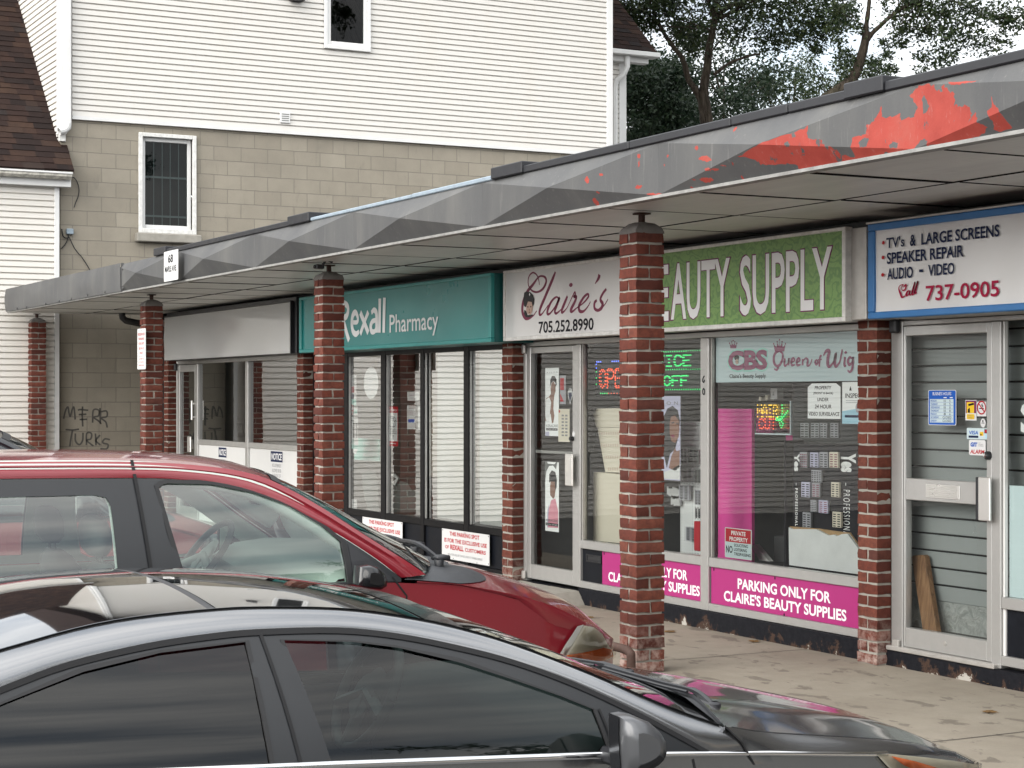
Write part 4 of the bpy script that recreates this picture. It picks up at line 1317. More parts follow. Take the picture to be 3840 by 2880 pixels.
for q in ((1180, 30, .3), (1250, 120, .2), (1330, 30, .3), (1420, 40, .35), (1520, 30, .4), (1620, 40, .45), (1720, 40, .45), (1820, 60, .4), (1900, 30, .4), (2000, 90, .25), (2100, 60, .25), (2180, 100, .25),
          (1480, 180, .3), (1560, 160, .3), (1640, 200, .32), (1720, 190, .35), (1800, 160, .4), (1860, 220, .3), (1660, 290, .3), (1740, 280, .3), (1600, 350, .25), (1690, 380, .25), (1590, 430, .25), (1820, 320, .25), (1900, 330, .25), (1980, 300, .22), (2060, 330, .2), (1950, 400, .2), (2120, 240, .2), (2050, 180, .22),
          (1330, 180, .22), (1290, 230, .18), (1250, 290, .18), (1420, 270, .2), (1290, 330, .12), (1150, 330, .12), (1180, 420, .12), (1060, 480, .15), (1120, 540, .18), (1040, 560, .15), (1500, 480, .22), (1420, 540, .16), (1200, 530, .12), (1580, 490, .2), (1640, 440, .18), (1440, 430, .14),
          (870, 190, .2), (780, 130, .3), (760, 230, .15), (800, 320, .15), (860, 400, .18), (880, 470, .2), (820, 420, .2), (880, 560, .2), (800, 500, .2)):
    cl.append((z6([q[:2]])[0], q[2] * 1.5))
leaf_cloud(leaves, cl, 120, .5, .034, rt)
leaf_cloud(leaves, tips, 40, .4, .034, rt)
hi = []
for _ in range(60):
    hi.append((z6([(rt.uniform(500, 2500), rt.uniform(-1500, -520), rt.uniform(-3, 3))])[0], rt.uniform(.5, 1.0)))
leaf_cloud(leaves, hi, 60, .8, .10, rt)
obj('crown', leaves, M['leaf'], t2)
# denser trees farther back
def back_tree(px, d, clumps, label, seed, n=260, size=.075, mat_='leaf_dark', group='dense trees behind the shops', trunk=True):
    rs = random.Random(seed)
    b = at_depth((px, 1490), d)
    t = thing('background_tree', label, 'tree', (b.x, b.y, LOT), group)
    wood, lv = MB(), MB()
    top = at_depth((px, clumps[0][1]), d)
    cl = [(at_depth((x, y), d + rs.uniform(-1.6, 1.6)), r) for x, y, r in clumps]
    st = limb(wood, [(b.x, b.y, LOT - .1), (b.x + .1, b.y, 2.5), (b.x, b.y + .1, top.z - .6)], .24, .06, 8, rs=rs)
    for c, r in cl[::2]:
        p = min(st, key=lambda q: abs(q.z - (c.z - 1.2)))
        wood.tube([p, p.lerp(c, .5) + Vector((0, 0, -.15)), c], [.035, .02, .008], 5, caps=False)
    obj('trunk', wood, M['bark'], t, smooth=60)
    leaf_cloud(lv, cl, n, .5, size, rs, .8)
    obj('crown', lv, M[mat_], t)
    return t
rg = random.Random(77)
def blob(x0, x1, y0, y1, n, r):
    return [(rg.uniform(x0, x1), rg.uniform(y0, y1), rg.uniform(r * .7, r * 1.3)) for _ in range(n)]
back_tree(2420, 40, [(2420, 300, .9), (2390, 260, .7)] + blob(2330, 2560, 250, 560, 34, .8), 'dense dark green tree between the house downspout and the forked trunk', 1, 620, .055)
back_tree(2700, 43, [(2700, 280, .8)] + blob(2560, 2900, 150, 470, 30, .85), 'dark green tree filling the gap just right of the forked trunk', 2, 300, .052)
back_tree(2960, 46, [(2960, 330, .6)] + blob(2830, 3060, 240, 420, 15, .6), 'sparse dark tree low against the blue sky gap', 3, 230, .045, 'leaf')
back_tree(3160, 46, [(3170, 300, .4)] + blob(3030, 3330, 190, 340, 16, .5) + blob(3030, 3250, 280, 380, 8, .5), 'thin leafy tree behind the leaning trunk', 4, 150, .042, 'leaf')
# trees across the street, seen only mirrored in glass and paint
for k, (x, y, s) in enumerate(((22, -12, 1.5), (26, 2, 1.9), (22, 13, 1.8), (26, 22, 2.5), (25, 32, 2.6), (9, -26, 1.3))):
    rs = random.Random(90 + k)
    t = thing('street_tree', ('broad leafy tree across the street', 'tall leafy tree across the street')[k % 2], 'tree', (x, y, LOT), 'trees across the street')
    wood, lv = MB(), MB()
    limb(wood, [(x, y, LOT), (x + .1, y, 2.5 * s), (x, y, 6 * s)], .3, .1, 8, rs=rs, k=1)
    obj('trunk', wood, M['bark'], t, smooth=60)
    cl = []
    for _ in range(34):
        a, e, q = rs.uniform(0, 6.28), rs.uniform(-.5, 1.2), rs.uniform(.4, 1)
        cl.append(((x + math.cos(a) * math.cos(e) * 2.6 * q * s, y + math.sin(a) * math.cos(e) * 2.6 * q * s, 5.3 * s + math.sin(e) * 2.6 * q * s), rs.uniform(.9, 1.5)))
    leaf_cloud(lv, cl, 80, .8, .2, rs)
    obj('crown', lv, M['leaf'], t)
# ------------------------------------------------------------------ survey regions of the photograph: origin and scale
RG = dict(u1=(480, 1050, 720 / 1593), r22=(960, 960, S3), rw=(1250, 1250, 650 / 1540), rl=(960, 1920, S3), cs=(1900, 950, 500 / 1508), cd=(1930, 1250, 430 / 713),
          c3=(1920, 960, S3), c4=(2880, 960, S3), cb=(2460, 1230, 800 / 1659), cl=(2460, 1900, 800 / 2212), tv=(3220, 1150, 620 / 1286), tl=(3220, 1750, 620 / 1143), ts=(3160, 760, 680 / 2212), r21=(0, 960, S3))
def at(rg, a, b, y):
    ox, oy, s = RG[rg]
    q = onY((ox + a * s, oy + b * s), y)
    return q.x, q.z
def boxat(rg, a0, b0, a1, b1, y):
    """box from its left edge (a0, mid) and its right edge: returns x0, x1, z0, z1 (b0 top, b1 bottom at the middle)"""
    am = (a0 + a1) / 2
    return at(rg, a0, b0, y)[0], at(rg, a1, b0, y)[0], at(rg, am, b1, y)[1], at(rg, am, b0, y)[1]

class Flat:
    """flat printed thing on a plane that looks at the car park: layers a hair apart"""
    def __init__(s, y):
        s.y = y; s.mb = MB(); s.mats = []; s.l = 0
    def on(s, m, layer=None):
        if m not in s.mats: s.mats.append(m)
        s.mb.m = s.mats.index(m)
        if layer is not None: s.l = layer
        return s
    @property
    def f(s):
        return front(s.y - .0009 * s.l)
    def board(s, x0, x1, z0, z1, th=.003, r=0):
        if r:
            s.mb.prism(roundrect(x0, x1, z0, z1, r), lambda u, v: (u, s.y, v), lambda u, v: (u, s.y + th, v))
        else:
            s.mb.box(x0, x1, s.y, s.y + th, z0, z1)
        return s
    def rect(s, x0, x1, z0, z1): patch(s.mb, x0, x1, z0, z1, s.f); return s
    def poly(s, pts): s.mb.fan([s.f(*p) for p in pts]); return s
    def disc(s, u, v, ru, rv): disc(s.mb, u, v, ru, rv, s.f); return s
    def text(s, t, x0, x1, z0, z1, **k): add_text(s.mb, t, s.f, x0, x1, z0, z1, **k); return s
    def line(s, pts, w, n=6, closed=False): s.y -= .00012; ribbon(s.mb, pts, w, s.f, n, closed); return s
    def rows(s, x0, x1, z0, z1, n, fill=.5, rs=None, ragged=.3):
        """lines of print too small to read"""
        for k in range(n):
            h = (z1 - z0) / n
            zz = z1 - (k + .5) * h
            a = x0 + (x1 - x0) * (rs.uniform(0, ragged) * .5 if rs else 0); b = x1 - (x1 - x0) * (rs.uniform(0, ragged) if rs else 0)
            x = a
            while x < b:
                w = min((rs.uniform(.03, .12) if rs else .08) * (x1 - x0) * 1.6, b - x)
                s.rect(x, x + w, zz - h * fill / 2, zz + h * fill / 2)
                x += w + (x1 - x0) * .03
        return s
    def make(s, name, label=None, cat=None, group=None, parent=None, smooth=None):
        o = obj(name, s.mb, [M[m] for m in s.mats], parent, smooth=smooth)
        if parent is None: tag(o, label, cat, group)
        elif label: o['label'] = label
        return o

def bars(parent, name, m, L_, r=.004):
    mb = MB()
    for b in L_: mb.bbox(*b, r)
    return obj(name, mb, M[m], parent)
def pane(parent, x0, x1, z0, z1, m='glass', y=GL, tilt=0.0, name='pane', yaw=0.0):
    mb = MB()
    dz = tilt * (z1 - z0) / 2; dx = yaw * (x1 - x0) / 2
    mb.quad((x0, y + dz - dx, z0), (x1, y + dz + dx, z0), (x1, y - dz + dx, z1), (x0, y - dz - dx, z1))
    return obj(name, mb, M[m], parent)
def room(name_parent, x0, x1, depth, m_back, m_side, z1=2.6):
    mb = MB()
    mb.box(x0, x1, 7.56 + depth, 7.6 + depth, .012, z1)
    obj('back_wall', mb, M[m_back], name_parent)
rw = random.Random(17)

# ================================================================== empty shop on the far left
e = thing('shopfront', 'empty shop front with a glass door and white lower panels left of the pharmacy', 'shop front', (-21.5, YF, 0), 'shop fronts in the row')
X0 = PIER_X[0] + PW + .004; X1 = PIER_X[1] - .002
MX = at('u1', 985, 1000, YF)[0]
bars(e, 'frame', 'alu', [(X0, -23.66, YF, YF + .06, .0, 2.13), (-22.87, -22.80, YF, YF + .06, .0, 2.085), (MX - .045, MX + .05, YF - .004, YF + .06, .11, 2.085), (X1 - .05, X1, YF, YF + .06, .11, 2.085),
                         (-23.655, X1 + .001, YF + .002, YF + .058, 2.087, 2.132), (-22.797, X1 - .052, YF + .003, YF + .06, 1.065, 1.128), (-22.797, X1 - .052, YF + .003, YF + .06, .06, .11)])
pane(e, -22.80, MX - .045, 1.128, 2.087, 'glass_dim', yaw=.002); pane(e, MX + .05, X1 - .05, 1.128, 2.087, 'glass_dim', yaw=.004)
mb = MB(); mb.box(-22.797, MX - .046, YF + .02, YF + .04, .11, 1.064); obj('lower_panel', mb, M['white_panel'], e); mb = MB(); mb.box(MX + .051, X1 - .051, YF + .02, YF + .04, .11, 1.064); obj('lower_panel', mb, M['white_panel'], e)
mb = MB(); mb.box(X0, X1, YF - .03, YF + .06, .0, .058); obj('base', mb, M['mortar'], e)
d = bars(e, 'door', 'alu', [(-23.655, -23.575, YF + .005, YF + .05, .02, 2.08), (-22.955, -22.875, YF + .005, YF + .05, .02, 2.08), (-23.574, -22.956, YF + .006, YF + .05, 1.99, 2.08), (-23.574, -22.956, YF + .006, YF + .05, .02, .25)])
pane(d, -23.575, -22.955, .25, 1.99, 'glass_dim', name='door_pane')
mb = MB(); mb.bbox(-22.93, -22.90, YF - .05, YF - .028, 1.37, 1.62, .006); mb.box(-22.925, -22.905, YF - .03, YF + .006, 1.40, 1.42); mb.box(-22.925, -22.905, YF - .03, YF + .006, 1.57, 1.59)
mb.bbox(-23.09, -22.965, YF - .045, YF - .025, .96, 1.16, .006); mb.box(-23.03, -23.01, YF - .03, YF + .01, 1.0, 1.12); obj('handle', mb, M['alu_bright'], d)
mb = MB(); mb.bbox(-23.70, -23.645, YF - .035, YF + .01, 2.01, 2.10, .008); obj('hinge', mb, M['satin_black'], d)
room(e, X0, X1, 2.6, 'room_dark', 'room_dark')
# notices on the white lower panels
for (x0, x1, z1, lb) in ((at('u1', 740, 1385, YF)[0], at('u1', 805, 1385, YF)[0], 1.045, 'small notice sheet on the left white panel of the empty shop, nearer its door'),
                         (at('u1', 1172, 1415, YF)[0], at('u1', 1270, 1415, YF)[0], 1.045, 'larger notice sheet on the right white panel of the empty shop beside the pharmacy pier')):
    F_ = Flat(YF + .0185)
    w = x1 - x0
    z0 = z1 - .41
    F_.on('paper', 0).rect(x0 - .02, x1 + .02, z0, z1 + .012)
    F_.on('navy', 1).rect(x0, x1, z1 - .12, z1)
    F_.on('white_ink', 2).text('NOTICE', x0 + w * .06, x1 - w * .06, z1 - .098, z1 - .022, bold=.02, shear=.15)
    F_.on('grey_ink', 1)
    for k, tx in enumerate(('NO LOITERING IS', 'ALLOWED ON OR', 'IN FRONT OF', 'THESE PREMISES')):
        F_.text(tx, x0 + w * (.12 + .03 * (k == 2)), x1 - w * (.12 + .03 * (k == 2)), z1 - .18 - k * .058, z1 - .14 - k * .058)
    F_.make('notice', lb, 'notice', 'notices on the white panels')
# price scraps on the inside of the window
F_ = Flat(GL + .008); F_.on('ink')
for k in range(3):
    x, z = at('u1', 908 + 24 * k, 1228, GL); F_.rect(x - .018, x + .03, z - .05, z + .055)
F_.make('window_stickers', 'three small dark strips stuck inside the empty shop window', 'stickers')
# blank sign box above
sx0, sx1 = at('u1', 297, 500, 7.2)[0], at('u1', 1345, 500, 7.2)[0]
s = thing('shop_sign', 'blank glossy white sign box above the empty shop', 'sign', (sx0, 7.2, 2.4), 'sign boxes above the shop fronts')
mb = MB(); mb.bbox(sx0 - .01, sx1 + .07, 7.24, 7.47, 2.13, 2.74, .006); obj('case', mb, M['satin_black'], s)
mb = MB()
rows = []
for j in range(11):
    z = 2.135 + .545 * j / 10
    rows.append([(sx0 + (sx1 - sx0) * i / 24, 7.205 + .010 * (1 - (2 * i / 24 - 1) ** 2) * mnoise.noise(Vector((i * .21, j * .16, 2))) + .004 * math.sin(j * .9 + i * .25), z) for i in range(25)])
mb.grid(rows)
obj('face', mb, M['blank_white'], s, smooth=True)
mb = MB(); mb.bbox(sx1 + .002, sx1 + .02, 7.195, 7.25, 2.132, 2.69, .003); mb.bbox(sx0, sx1, 7.2, 7.24, 2.682, 2.70, .003); mb.bbox(sx0, sx1, 7.205, 7.24, 2.127, 2.133, .002); obj('rim', mb, M['satin_black'], s)

# ================================================================== pharmacy
p = thing('shopfront', 'pharmacy shop front of four tall panes in black frames below the teal sign', 'shop front', (-16.5, YF, 0), 'shop fronts in the row')
X0 = PIER_X[1] + PW + .004; X1 = PIER_X[2] - .002
V = [(-17.972, -17.885), (-17.035, -16.925), (-16.105, -16.025), (-15.172, -15.07), (-14.40, -14.22)]
fr = [(a, b, YF - .002, YF + .06, .12, 2.135) for a, b in V]
fr[-1] = (-14.395, X1, YF - .002, YF + .06, .12, 2.135)
for (a, b), (c, d_) in zip(V, V[1:]):
    fr += [(b + .001, c - .001, YF, YF + .06, .45, .512), (b + .001, c - .001, YF, YF + .06, 2.078, 2.133), (b + .001, c - .001, YF, YF + .06, .12, .155)]
bars(p, 'frame', 'black_frame', fr)
for k, ((a, b), (c, d_)) in enumerate(zip(V, V[1:])):
    pane(p, b, c, .512, 2.078, 'glass_pharm' if k > 1 else 'glass_pharm_clear', tilt=rw.uniform(-.002, .002), yaw=(.004, .010, -.0145, .004)[k])
    mb = MB(); mb.box(b + .001, c - .001, YF + .022, YF + .04, .156, .449); obj('lower_panel', mb, M['black_panel'], p)
# narrow alloy strips catch the light on the frame edges
for (a, b) in V[:4]:
    mb = MB(); mb.box(b + .001, b + .011, YF + .012, YF + .03, .515, 2.077); obj('glazing_bead', mb, M['alu'], p)
mb = MB(); mb.bbox(X0, X1, YF - .10, YF + .06, .0, .118, .01); obj('base', mb, M['mortar'], p)
d = bars(p, 'door', 'black_frame', [(X0, X0 + .07, YF, YF + .05, .12, 2.13), (-18.05, -17.974, YF, YF + .05, .12, 2.13), (X0 + .071, -18.051, YF + .002, YF + .05, 2.0, 2.13), (X0 + .071, -18.051, YF + .002, YF + .05, .12, .35)])
pane(d, X0 + .07, -18.05, .35, 2.0, 'glass', name='door_pane')
mb = MB(); mb.bbox(-18.10, -18.07, YF - .05, YF - .03, .9, 1.25, .006); mb.box(-18.095, -18.075, YF - .035, YF, .93, .95); mb.box(-18.095, -18.075, YF - .035, YF, 1.2, 1.22); obj('handle', mb, M['alu'], d)
room(p, X0, X1, 1.2, 'room_beige', 'room_beige')
# white display boards close behind the right hand panes
def back_board(x0, x1, y, m, label, z0=.52, z1=2.07, name='display_board', grp=None):
    mb = MB(); mb.bbox(x0, x1, y, y + .015, z0, z1, .002)
    tag(obj(name, mb, M[m]), label, 'board', grp)
back_board(-16.0, -15.19, 7.60, 'room_white', 'white display board inside the third pharmacy pane', z0=1.26); back_board(-16.0, -15.19, 7.598, 'room_white', 'lower white display board inside the third pharmacy pane', z1=1.255)
back_board(-15.03, -14.30, 7.56, 'room_white', 'upper white display board inside the rightmost pharmacy pane', z0=1.25); back_board(-15.03, -14.30, 7.562, 'room_white', 'lower white display board inside the rightmost pharmacy pane', z1=1.245)
# inside: counter, monitor backs
mb = MB(); mb.bbox(-17.85, -16.0, 8.2, 8.7, .01, .82, .01); tag(obj('counter', mb, M['room_grey']), 'grey counter inside the pharmacy behind the two left panes', 'counter')
F_ = Flat(7.9); F_.on('cabin_mid'); x, z = at('rw', 320, 1400, 7.9)
F_.poly([at('rw', *q, 7.9) for q in ((250, 1240), (300, 1225), (370, 1235), (400, 1290), (405, 1590), (310, 1590), (270, 1420))])
F_.mb.prism([at('rw', *q, 7.9) for q in ((250, 1240), (300, 1225), (370, 1235), (400, 1290), (405, 1590), (310, 1590), (270, 1420))], lambda u, v: (u, 7.903, v), lambda u, v: (u, 7.99, v))
F_.make('chair_back', 'dark grey office chair back inside the first pharmacy pane', 'chair')
F_ = Flat(8.0)
F_.on('cabin_mid').mb.prism([at('rw', *q, 8.0) for q in ((480, 1330), (560, 1300), (660, 1330), (700, 1400), (770, 1400), (770, 1590), (480, 1590))], lambda u, v: (u, 8.0, v), lambda u, v: (u, 8.3, v))
F_.on('paper').mb.prism([at('rw', *q, 8.0) for q in ((500, 1255), (560, 1245), (600, 1290), (570, 1350), (540, 1330), (580, 1290), (545, 1262))], lambda u, v: (u, 7.97, v), lambda u, v: (u, 7.99, v))
F_.make('checkout_desk', 'dark checkout desk with a paper roll inside the second pharmacy pane', 'desk')
# stickers on the pharmacy glass
yS = GL + .009
def sheet(rg, a0, b0, a1, b1, y=yS):
    return boxat(rg, a0, b0, a1, b1, y)
x0, x1, z0, z1 = sheet('rw', 150, 370, 205, 640)
F_ = Flat(yS); F_.on('paper', 0).rect(x0, x1, z0, z1); h = z1 - z0
F_.on('grey_ink', 1).rows(x0 + .02, x1 - .01, z0 + h * .65, z1 - .01, 7, .5, rw)
F_.on('red_ink', 1).rect(x0 + .01, x0 + .11, z0 + h * .42, z0 + h * .62).on('navy', 1).disc(x0 + .065, z0 + h * .3, .04, .03); F_.on('ink', 1).rect(x1 - .05, x1 - .02, z0 + h * .35, z0 + h * .42)
F_.on('mint', 1).rect(x0, x1, z0, z0 + h * .2)
F_.make('sticker_strip', 'tall strip of small stickers at the top left of the pharmacy glass', 'sticker')
x0, x1, z0, z1 = sheet('rw', 145, 650, 215, 728)
F_ = Flat(yS); F_.on('paper').rect(x0, x1, z0, z1); F_.on('red_ink', 1)
F_.line([(x0 + .055 + .045 * math.cos(a / 10 * 6.283), (z0 + z1) / 2 + .012 + .05 * math.sin(a / 10 * 6.283)) for a in range(10)], .012, 3, True); F_.line([(x0 + .02, z1 - .05), (x0 + .09, z0 + .05)], .012); F_.on('mint', 1).rect(x0 + .12, x1 - .01, z0 + .02, z1 - .03)
F_.make('sticker', 'small no entry sticker below the sticker strip on the pharmacy glass', 'sticker')
x0, x1, z0, z1 = sheet('rw', 140, 745, 220, 1026)
F_ = Flat(yS); F_.on('paper').rect(x0, x1, z0, z1); h = z1 - z0; w = x1 - x0
F_.on('mint', 1).rect(x0, x1, z0, z0 + h * .12).on('ink', 2).rect(x0 + w * .12, x0 + w * .6, z1 - h * .13, z1 - h * .1)
for k in range(8):
    zz = z1 - h * (.2 + .06 * k)
    for c0, c1 in ((.1, .3), (.42, .64), (.74, .95)): F_.rect(x0 + w * c0, x0 + w * c1, zz - .008, zz + .008)
F_.on('mint', 2).rows(x0 + .02, x1 - .08, z0 + h * .06, z0 + h * .3, 5, .5, rw)
F_.make('hours_sheet', 'white opening hours sheet low on the left pharmacy pane', 'paper sheet')
x, z = at('rw', 335, 440, yS); 
F_ = Flat(yS); F_.on('paper_in').disc(x, z, .185, .163); F_.make('oval_decal', 'large plain white oval decal on the left pharmacy pane', 'decal')
x0, x1, z0, z1 = sheet('rw', 482, 650, 575, 1003)
F_ = Flat(yS); F_.on('red_ink', 0).board(x0, x1, z0, z1, .002, .02); w = x1 - x0; h = z1 - z0
F_.on('paper', 1).rect(x0 + w * .05, x1 - w * .05, z0 + h * .13, z1 - h * .16)
F_.on('white_ink', 1).text('ATTENTION', x0 + w * .16, x1 - w * .12, z1 - h * .125, z1 - h * .07).rect(x0 + w * .25, x1 - w * .2, z0 + h * .06, z0 + h * .075)
F_.on('grey_ink', 2)
cx = (x0 + x1) / 2
F_.line([(cx - .07, z0 + h * .5), (cx + .05, z0 + h * .5), (cx + .06, z0 + h * .55), (cx + .05, z0 + h * .73), (cx - .06, z0 + h * .73), (cx - .07, z0 + h * .55)], .01, 4, True).rect(cx - .05, cx + .03, z0 + h * .69, z0 + h * .71).rect(cx - .05, cx + .03, z0 + h * .65, z0 + h * .66)
F_.line([(cx + .07, z0 + h * .6), (cx + .04, z0 + h * .62), (cx + .07, z0 + h * .65), (cx + .095, z0 + h * .62)], .012)
for k, tx in enumerate(('NARCOTICS', 'SECURED IN A', 'TIME DELAYED', 'SAFE')):
    q = (.2, .12, .1, .36)[k]
    F_.text(tx, x0 + w * q, x1 - w * q, z0 + h * (.41 - .055 * k), z0 + h * (.45 - .055 * k), bold=.01)
F_.make('warning_sign', 'red and white narcotics safe warning sign on the second pharmacy pane', 'sign')
for (bx, lb, extra) in (((658, 520, 765, 600), 'upper faint paper at the right of the second pharmacy pane', 0), ((655, 640, 728, 852), 'taller paper with a blue block on the second pharmacy pane', 1), ((752, 640, 770, 856), 'narrow sliver of paper at the right edge of the second pharmacy pane', 0), ((160, 1475, 210, 1556), 'small blank white paper in the bottom left corner of the pharmacy glass', 0)):
    x0, x1, z0, z1 = sheet('rw', *bx, yS)
    F_ = Flat(yS); F_.on('paper').rect(x0, x1, z0, z1)
    F_.on('print_grey', 1).rows(x0 + .02, x1 - .02, z0 + (z1 - z0) * (.6 if extra else .2), z1 - .02, 4 if extra else 2, .3, rw)
    if extra: F_.on('blue_ink', 1).rect(x0 + .03, x1 - .02, z0 + (z1 - z0) * .28, z0 + (z1 - z0) * .42)
    F_.make('paper_sheet', lb, 'paper sheet', 'papers in the pharmacy window')
x0, x1, z0, z1 = sheet('rw', 185, 935, 410, 1130, 7.75)
F_ = Flat(7.75); F_.on('mint').board(x0, x1, z0, z1, .01)
F_.on('white_ink', 1)
for k, tx in enumerate(('Healthy', 'Wellness', 'Rewards')): F_.text(tx, x0 + (x1 - x0) * .38, x1 - .03, z0 + (z1 - z0) * (.68 - .25 * k), z0 + (z1 - z0) * (.84 - .25 * k))
F_.disc(x0 + .02, z0 + .18, .1, .12)
F_.make('counter_poster', 'pale green poster standing inside the first pharmacy pane', 'poster')
# parking notices on the black lower panels
def parking_notice(bx, lb):
    x0, x1, z0, z1 = bx
    F_ = Flat(YF - .012); F_.on('paper').board(x0, x1, z0, z1, .004)
    w = x1 - x0; h = z1 - z0
    F_.on('red_ink', 1).text('THIS PARKING SPOT', x0 + w * .17, x1 - w * .2, z0 + h * .79, z0 + h * .93, bold=.03)
    F_.text('IS FOR THE EXCLUSIVE USE', x0 + w * .055, x1 - w * .05, z0 + h * .56, z0 + h * .70, bold=.03)
    F_.text('OF', x0 + w * .075, x0 + w * .155, z0 + h * .34, z0 + h * .46, bold=.03).text('REXALL', x0 + w * .185, x0 + w * .47, z0 + h * .33, z0 + h * .50, bold=.04).text('CUSTOMERS', x0 + w * .5, x1 - w * .07, z0 + h * .335, z0 + h * .46, bold=.03)
    F_.on('grey_ink', 1).text('VIOLATORS WILL BE TOWNED AWAY AT OWNERS EXPENSE', x0 + w * .13, x1 - w * .14, z0 + h * .13, z0 + h * .2)
    F_.on('ink', 1)
    for a, b in ((.02, .95), (.02, .05), (.5, .95), (.985, .06), (.985, .95), (.25, .04), (.75, .03)): F_.disc(x0 + w * a, z0 + h * b, .006, .006)
    F_.make('parking_notice', lb, 'sign', 'white parking notices under the pharmacy windows')
yN = YF - .012
xa, za = at('rl', 690, 30, yN); xb, zb = at('rl', 948, 68, yN); _, zc = at('rl', 945, 255, yN)
parking_notice((xa, xb, zc, za), 'white parking notice half hidden by the van windscreen, below the left pharmacy panes')
xa, za = at('rl', 1205, 105, yN); xb, zb = at('rl', 1512, 145, yN); _, zc = at('rl', 1510, 350, yN)
parking_notice((xa, xb, zc, za), 'white parking notice fully in view, below the right pharmacy panes')
# teal sign box
yT = 7.06
sx0, sx1 = at('r22', 278, 400, yT)[0], at('r22', 1520, 300, yT)[0]
zt0, zt1 = at('r22', 1515, 558, yT)[1], at('r22', 1525, 108, yT)[1]
s = thing('shop_sign', 'teal pharmacy sign box with white lettering', 'sign', (sx0, yT, 2.4), 'sign boxes above the shop fronts')
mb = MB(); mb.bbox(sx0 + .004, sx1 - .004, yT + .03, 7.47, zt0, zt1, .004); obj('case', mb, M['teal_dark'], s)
mb = MB()
for b in ((sx0, sx1, zt1 - .03, zt1), (sx0, sx1, zt0, zt0 + .035), (sx0, sx0 + .06, zt0 + .0352, zt1 - .0302), (sx1 - .05, sx1, zt0 + .0352, zt1 - .0302)):
    mb.bbox(b[0], b[1], yT, yT + .04, b[2], b[3], .005)
obj('rim', mb, M['teal_frame'], s)
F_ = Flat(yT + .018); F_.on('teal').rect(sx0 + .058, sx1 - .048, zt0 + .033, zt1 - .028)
F_.make('face', parent=s)
F_ = Flat(yT + .015); F_.on('white_ink')
def st(rg, l, w, y, n=7, closed=False):
    F_.line([(*at(rg, q[0], q[1], y), *(q[2:] or (1.0,))) for q in l], w, n, closed)
yy = yT + .015
k_ = dict(w=.062, y=yy)
st('r22', [(520, 560), (522, 300)], **k_)
st('r22', [(522, 322, .8), (560, 306), (590, 320), (597, 355), (585, 392), (560, 408), (572, 440), (588, 500), (603, 548)], **k_)
st('r22', [(626, 430, .7), (655, 428, .7), (660, 400, .8), (648, 368, .9), (634, 372), (624, 400), (622, 450), (630, 490), (648, 506, .9), (668, 490, .7)], **k_)
st('r22', [(676, 366), (698, 420), (728, 498)], **k_); st('r22', [(728, 362, .9), (706, 420, .8), (676, 506, .9)], **k_)
st('r22', [(748, 368, .7), (765, 350, .8), (780, 370), (782, 430), (782, 497)], **k_)
st('r22', [(778, 415, .7), (755, 425, .8), (744, 455), (750, 488, .9), (770, 488, .7), (780, 462, .6)], **k_)
st('r22', [(803, 276), (800, 497)], **k_); st('r22', [(833, 270), (828, 497)], **k_)
xa, z1_ = at('r22', 866, 382, yy); xb, _ = at('r22', 1182, 385, yy); _, z0_ = at('r22', 1150, 515, yy)
F_.text('Pharmacy', xa, xb, z0_, z1_, bold=.008)
F_.make('lettering', parent=s)

# ================================================================== beauty shop
b = thing('shopfront', 'beauty shop front in bright aluminium frames with a glass door and magenta lower panels', 'shop front', (-11.7, YF, 0), 'shop fronts in the row')
X0 = PIER_X[2] + PW + .004; X1 = PIER_X[3] - .002
bars(b, 'frame', 'alu', [(X0, -13.965, YF - .004, YF + .06, .105, 2.13), (-13.108, -13.042, YF - .004, YF + .06, .13, 2.087), (-11.292, -11.19, YF - .008, YF + .06, .13, 2.087), (X1 - .05, X1, YF, YF + .06, .13, 2.087),
                         (-13.96, X1, YF - .001, YF + .058, 2.089, 2.13),
                         (-13.04, -11.294, YF - .004, YF + .06, .447, .513), (-11.188, X1 - .052, YF - .004, YF + .06, .447, .513),
                         (-13.04, -11.294, YF - .006, YF + .06, .13, .184), (-11.188, X1 - .052, YF - .006, YF + .06, .13, .184)])
for x0 in (-13.038, -11.312, -11.186, X1 - .07):
    mb = MB(); mb.box(x0, x0 + .016, YF + .012, YF + .034, .514, 2.086); obj('glazing_bead', mb, M['alu_old'], b)
pane(b, -13.04, -11.292, .513, 2.089, 'glass_beauty', tilt=.001, yaw=.001); pane(b, -11.19, X1 - .05, .513, 2.089, 'glass_beauty', tilt=-.001, yaw=-.002)
d = bars(b, 'door', 'alu', [(-13.962, -13.898, YF + .002, YF + .05, .13, 2.083), (-13.178, -13.112, YF + .002, YF + .05, .13, 2.083), (-13.896, -13.18, YF + .003, YF + .05, 2.03, 2.083), (-13.896, -13.18, YF + .003, YF + .05, .13, .25)])
pane(d, -13.898, -13.178, .25, 2.03, 'glass_beauty', name='door_pane', yaw=.003)
hx0, hx1 = at('cd', 315, 850, YF - .05)[0], at('cd', 360, 850, YF - .05)[0]
mb = MB(); mb.bbox(hx0, hx1, YF - .055, YF - .04, .945, 1.205, .004); mb.box(hx0 + .02, hx0 + .04, YF - .04, YF + .004, .98, 1.17); obj('handle', mb, M['alu_bright'], d)
mb = MB(); mb.lathe([(.0, YF - .03), (.016, YF - .028), (.02, YF + .002)], (at('cd', 361, 658, YF)[0], 0, 1.325), 'Y', 14); obj('lock', mb, M['satin_black'], d)
mb = MB(); mb.bbox(-13.9, -13.28, YF + .052, YF + .075, 1.19, 1.215, .004); obj('push_bar', mb, M['alu'], d)
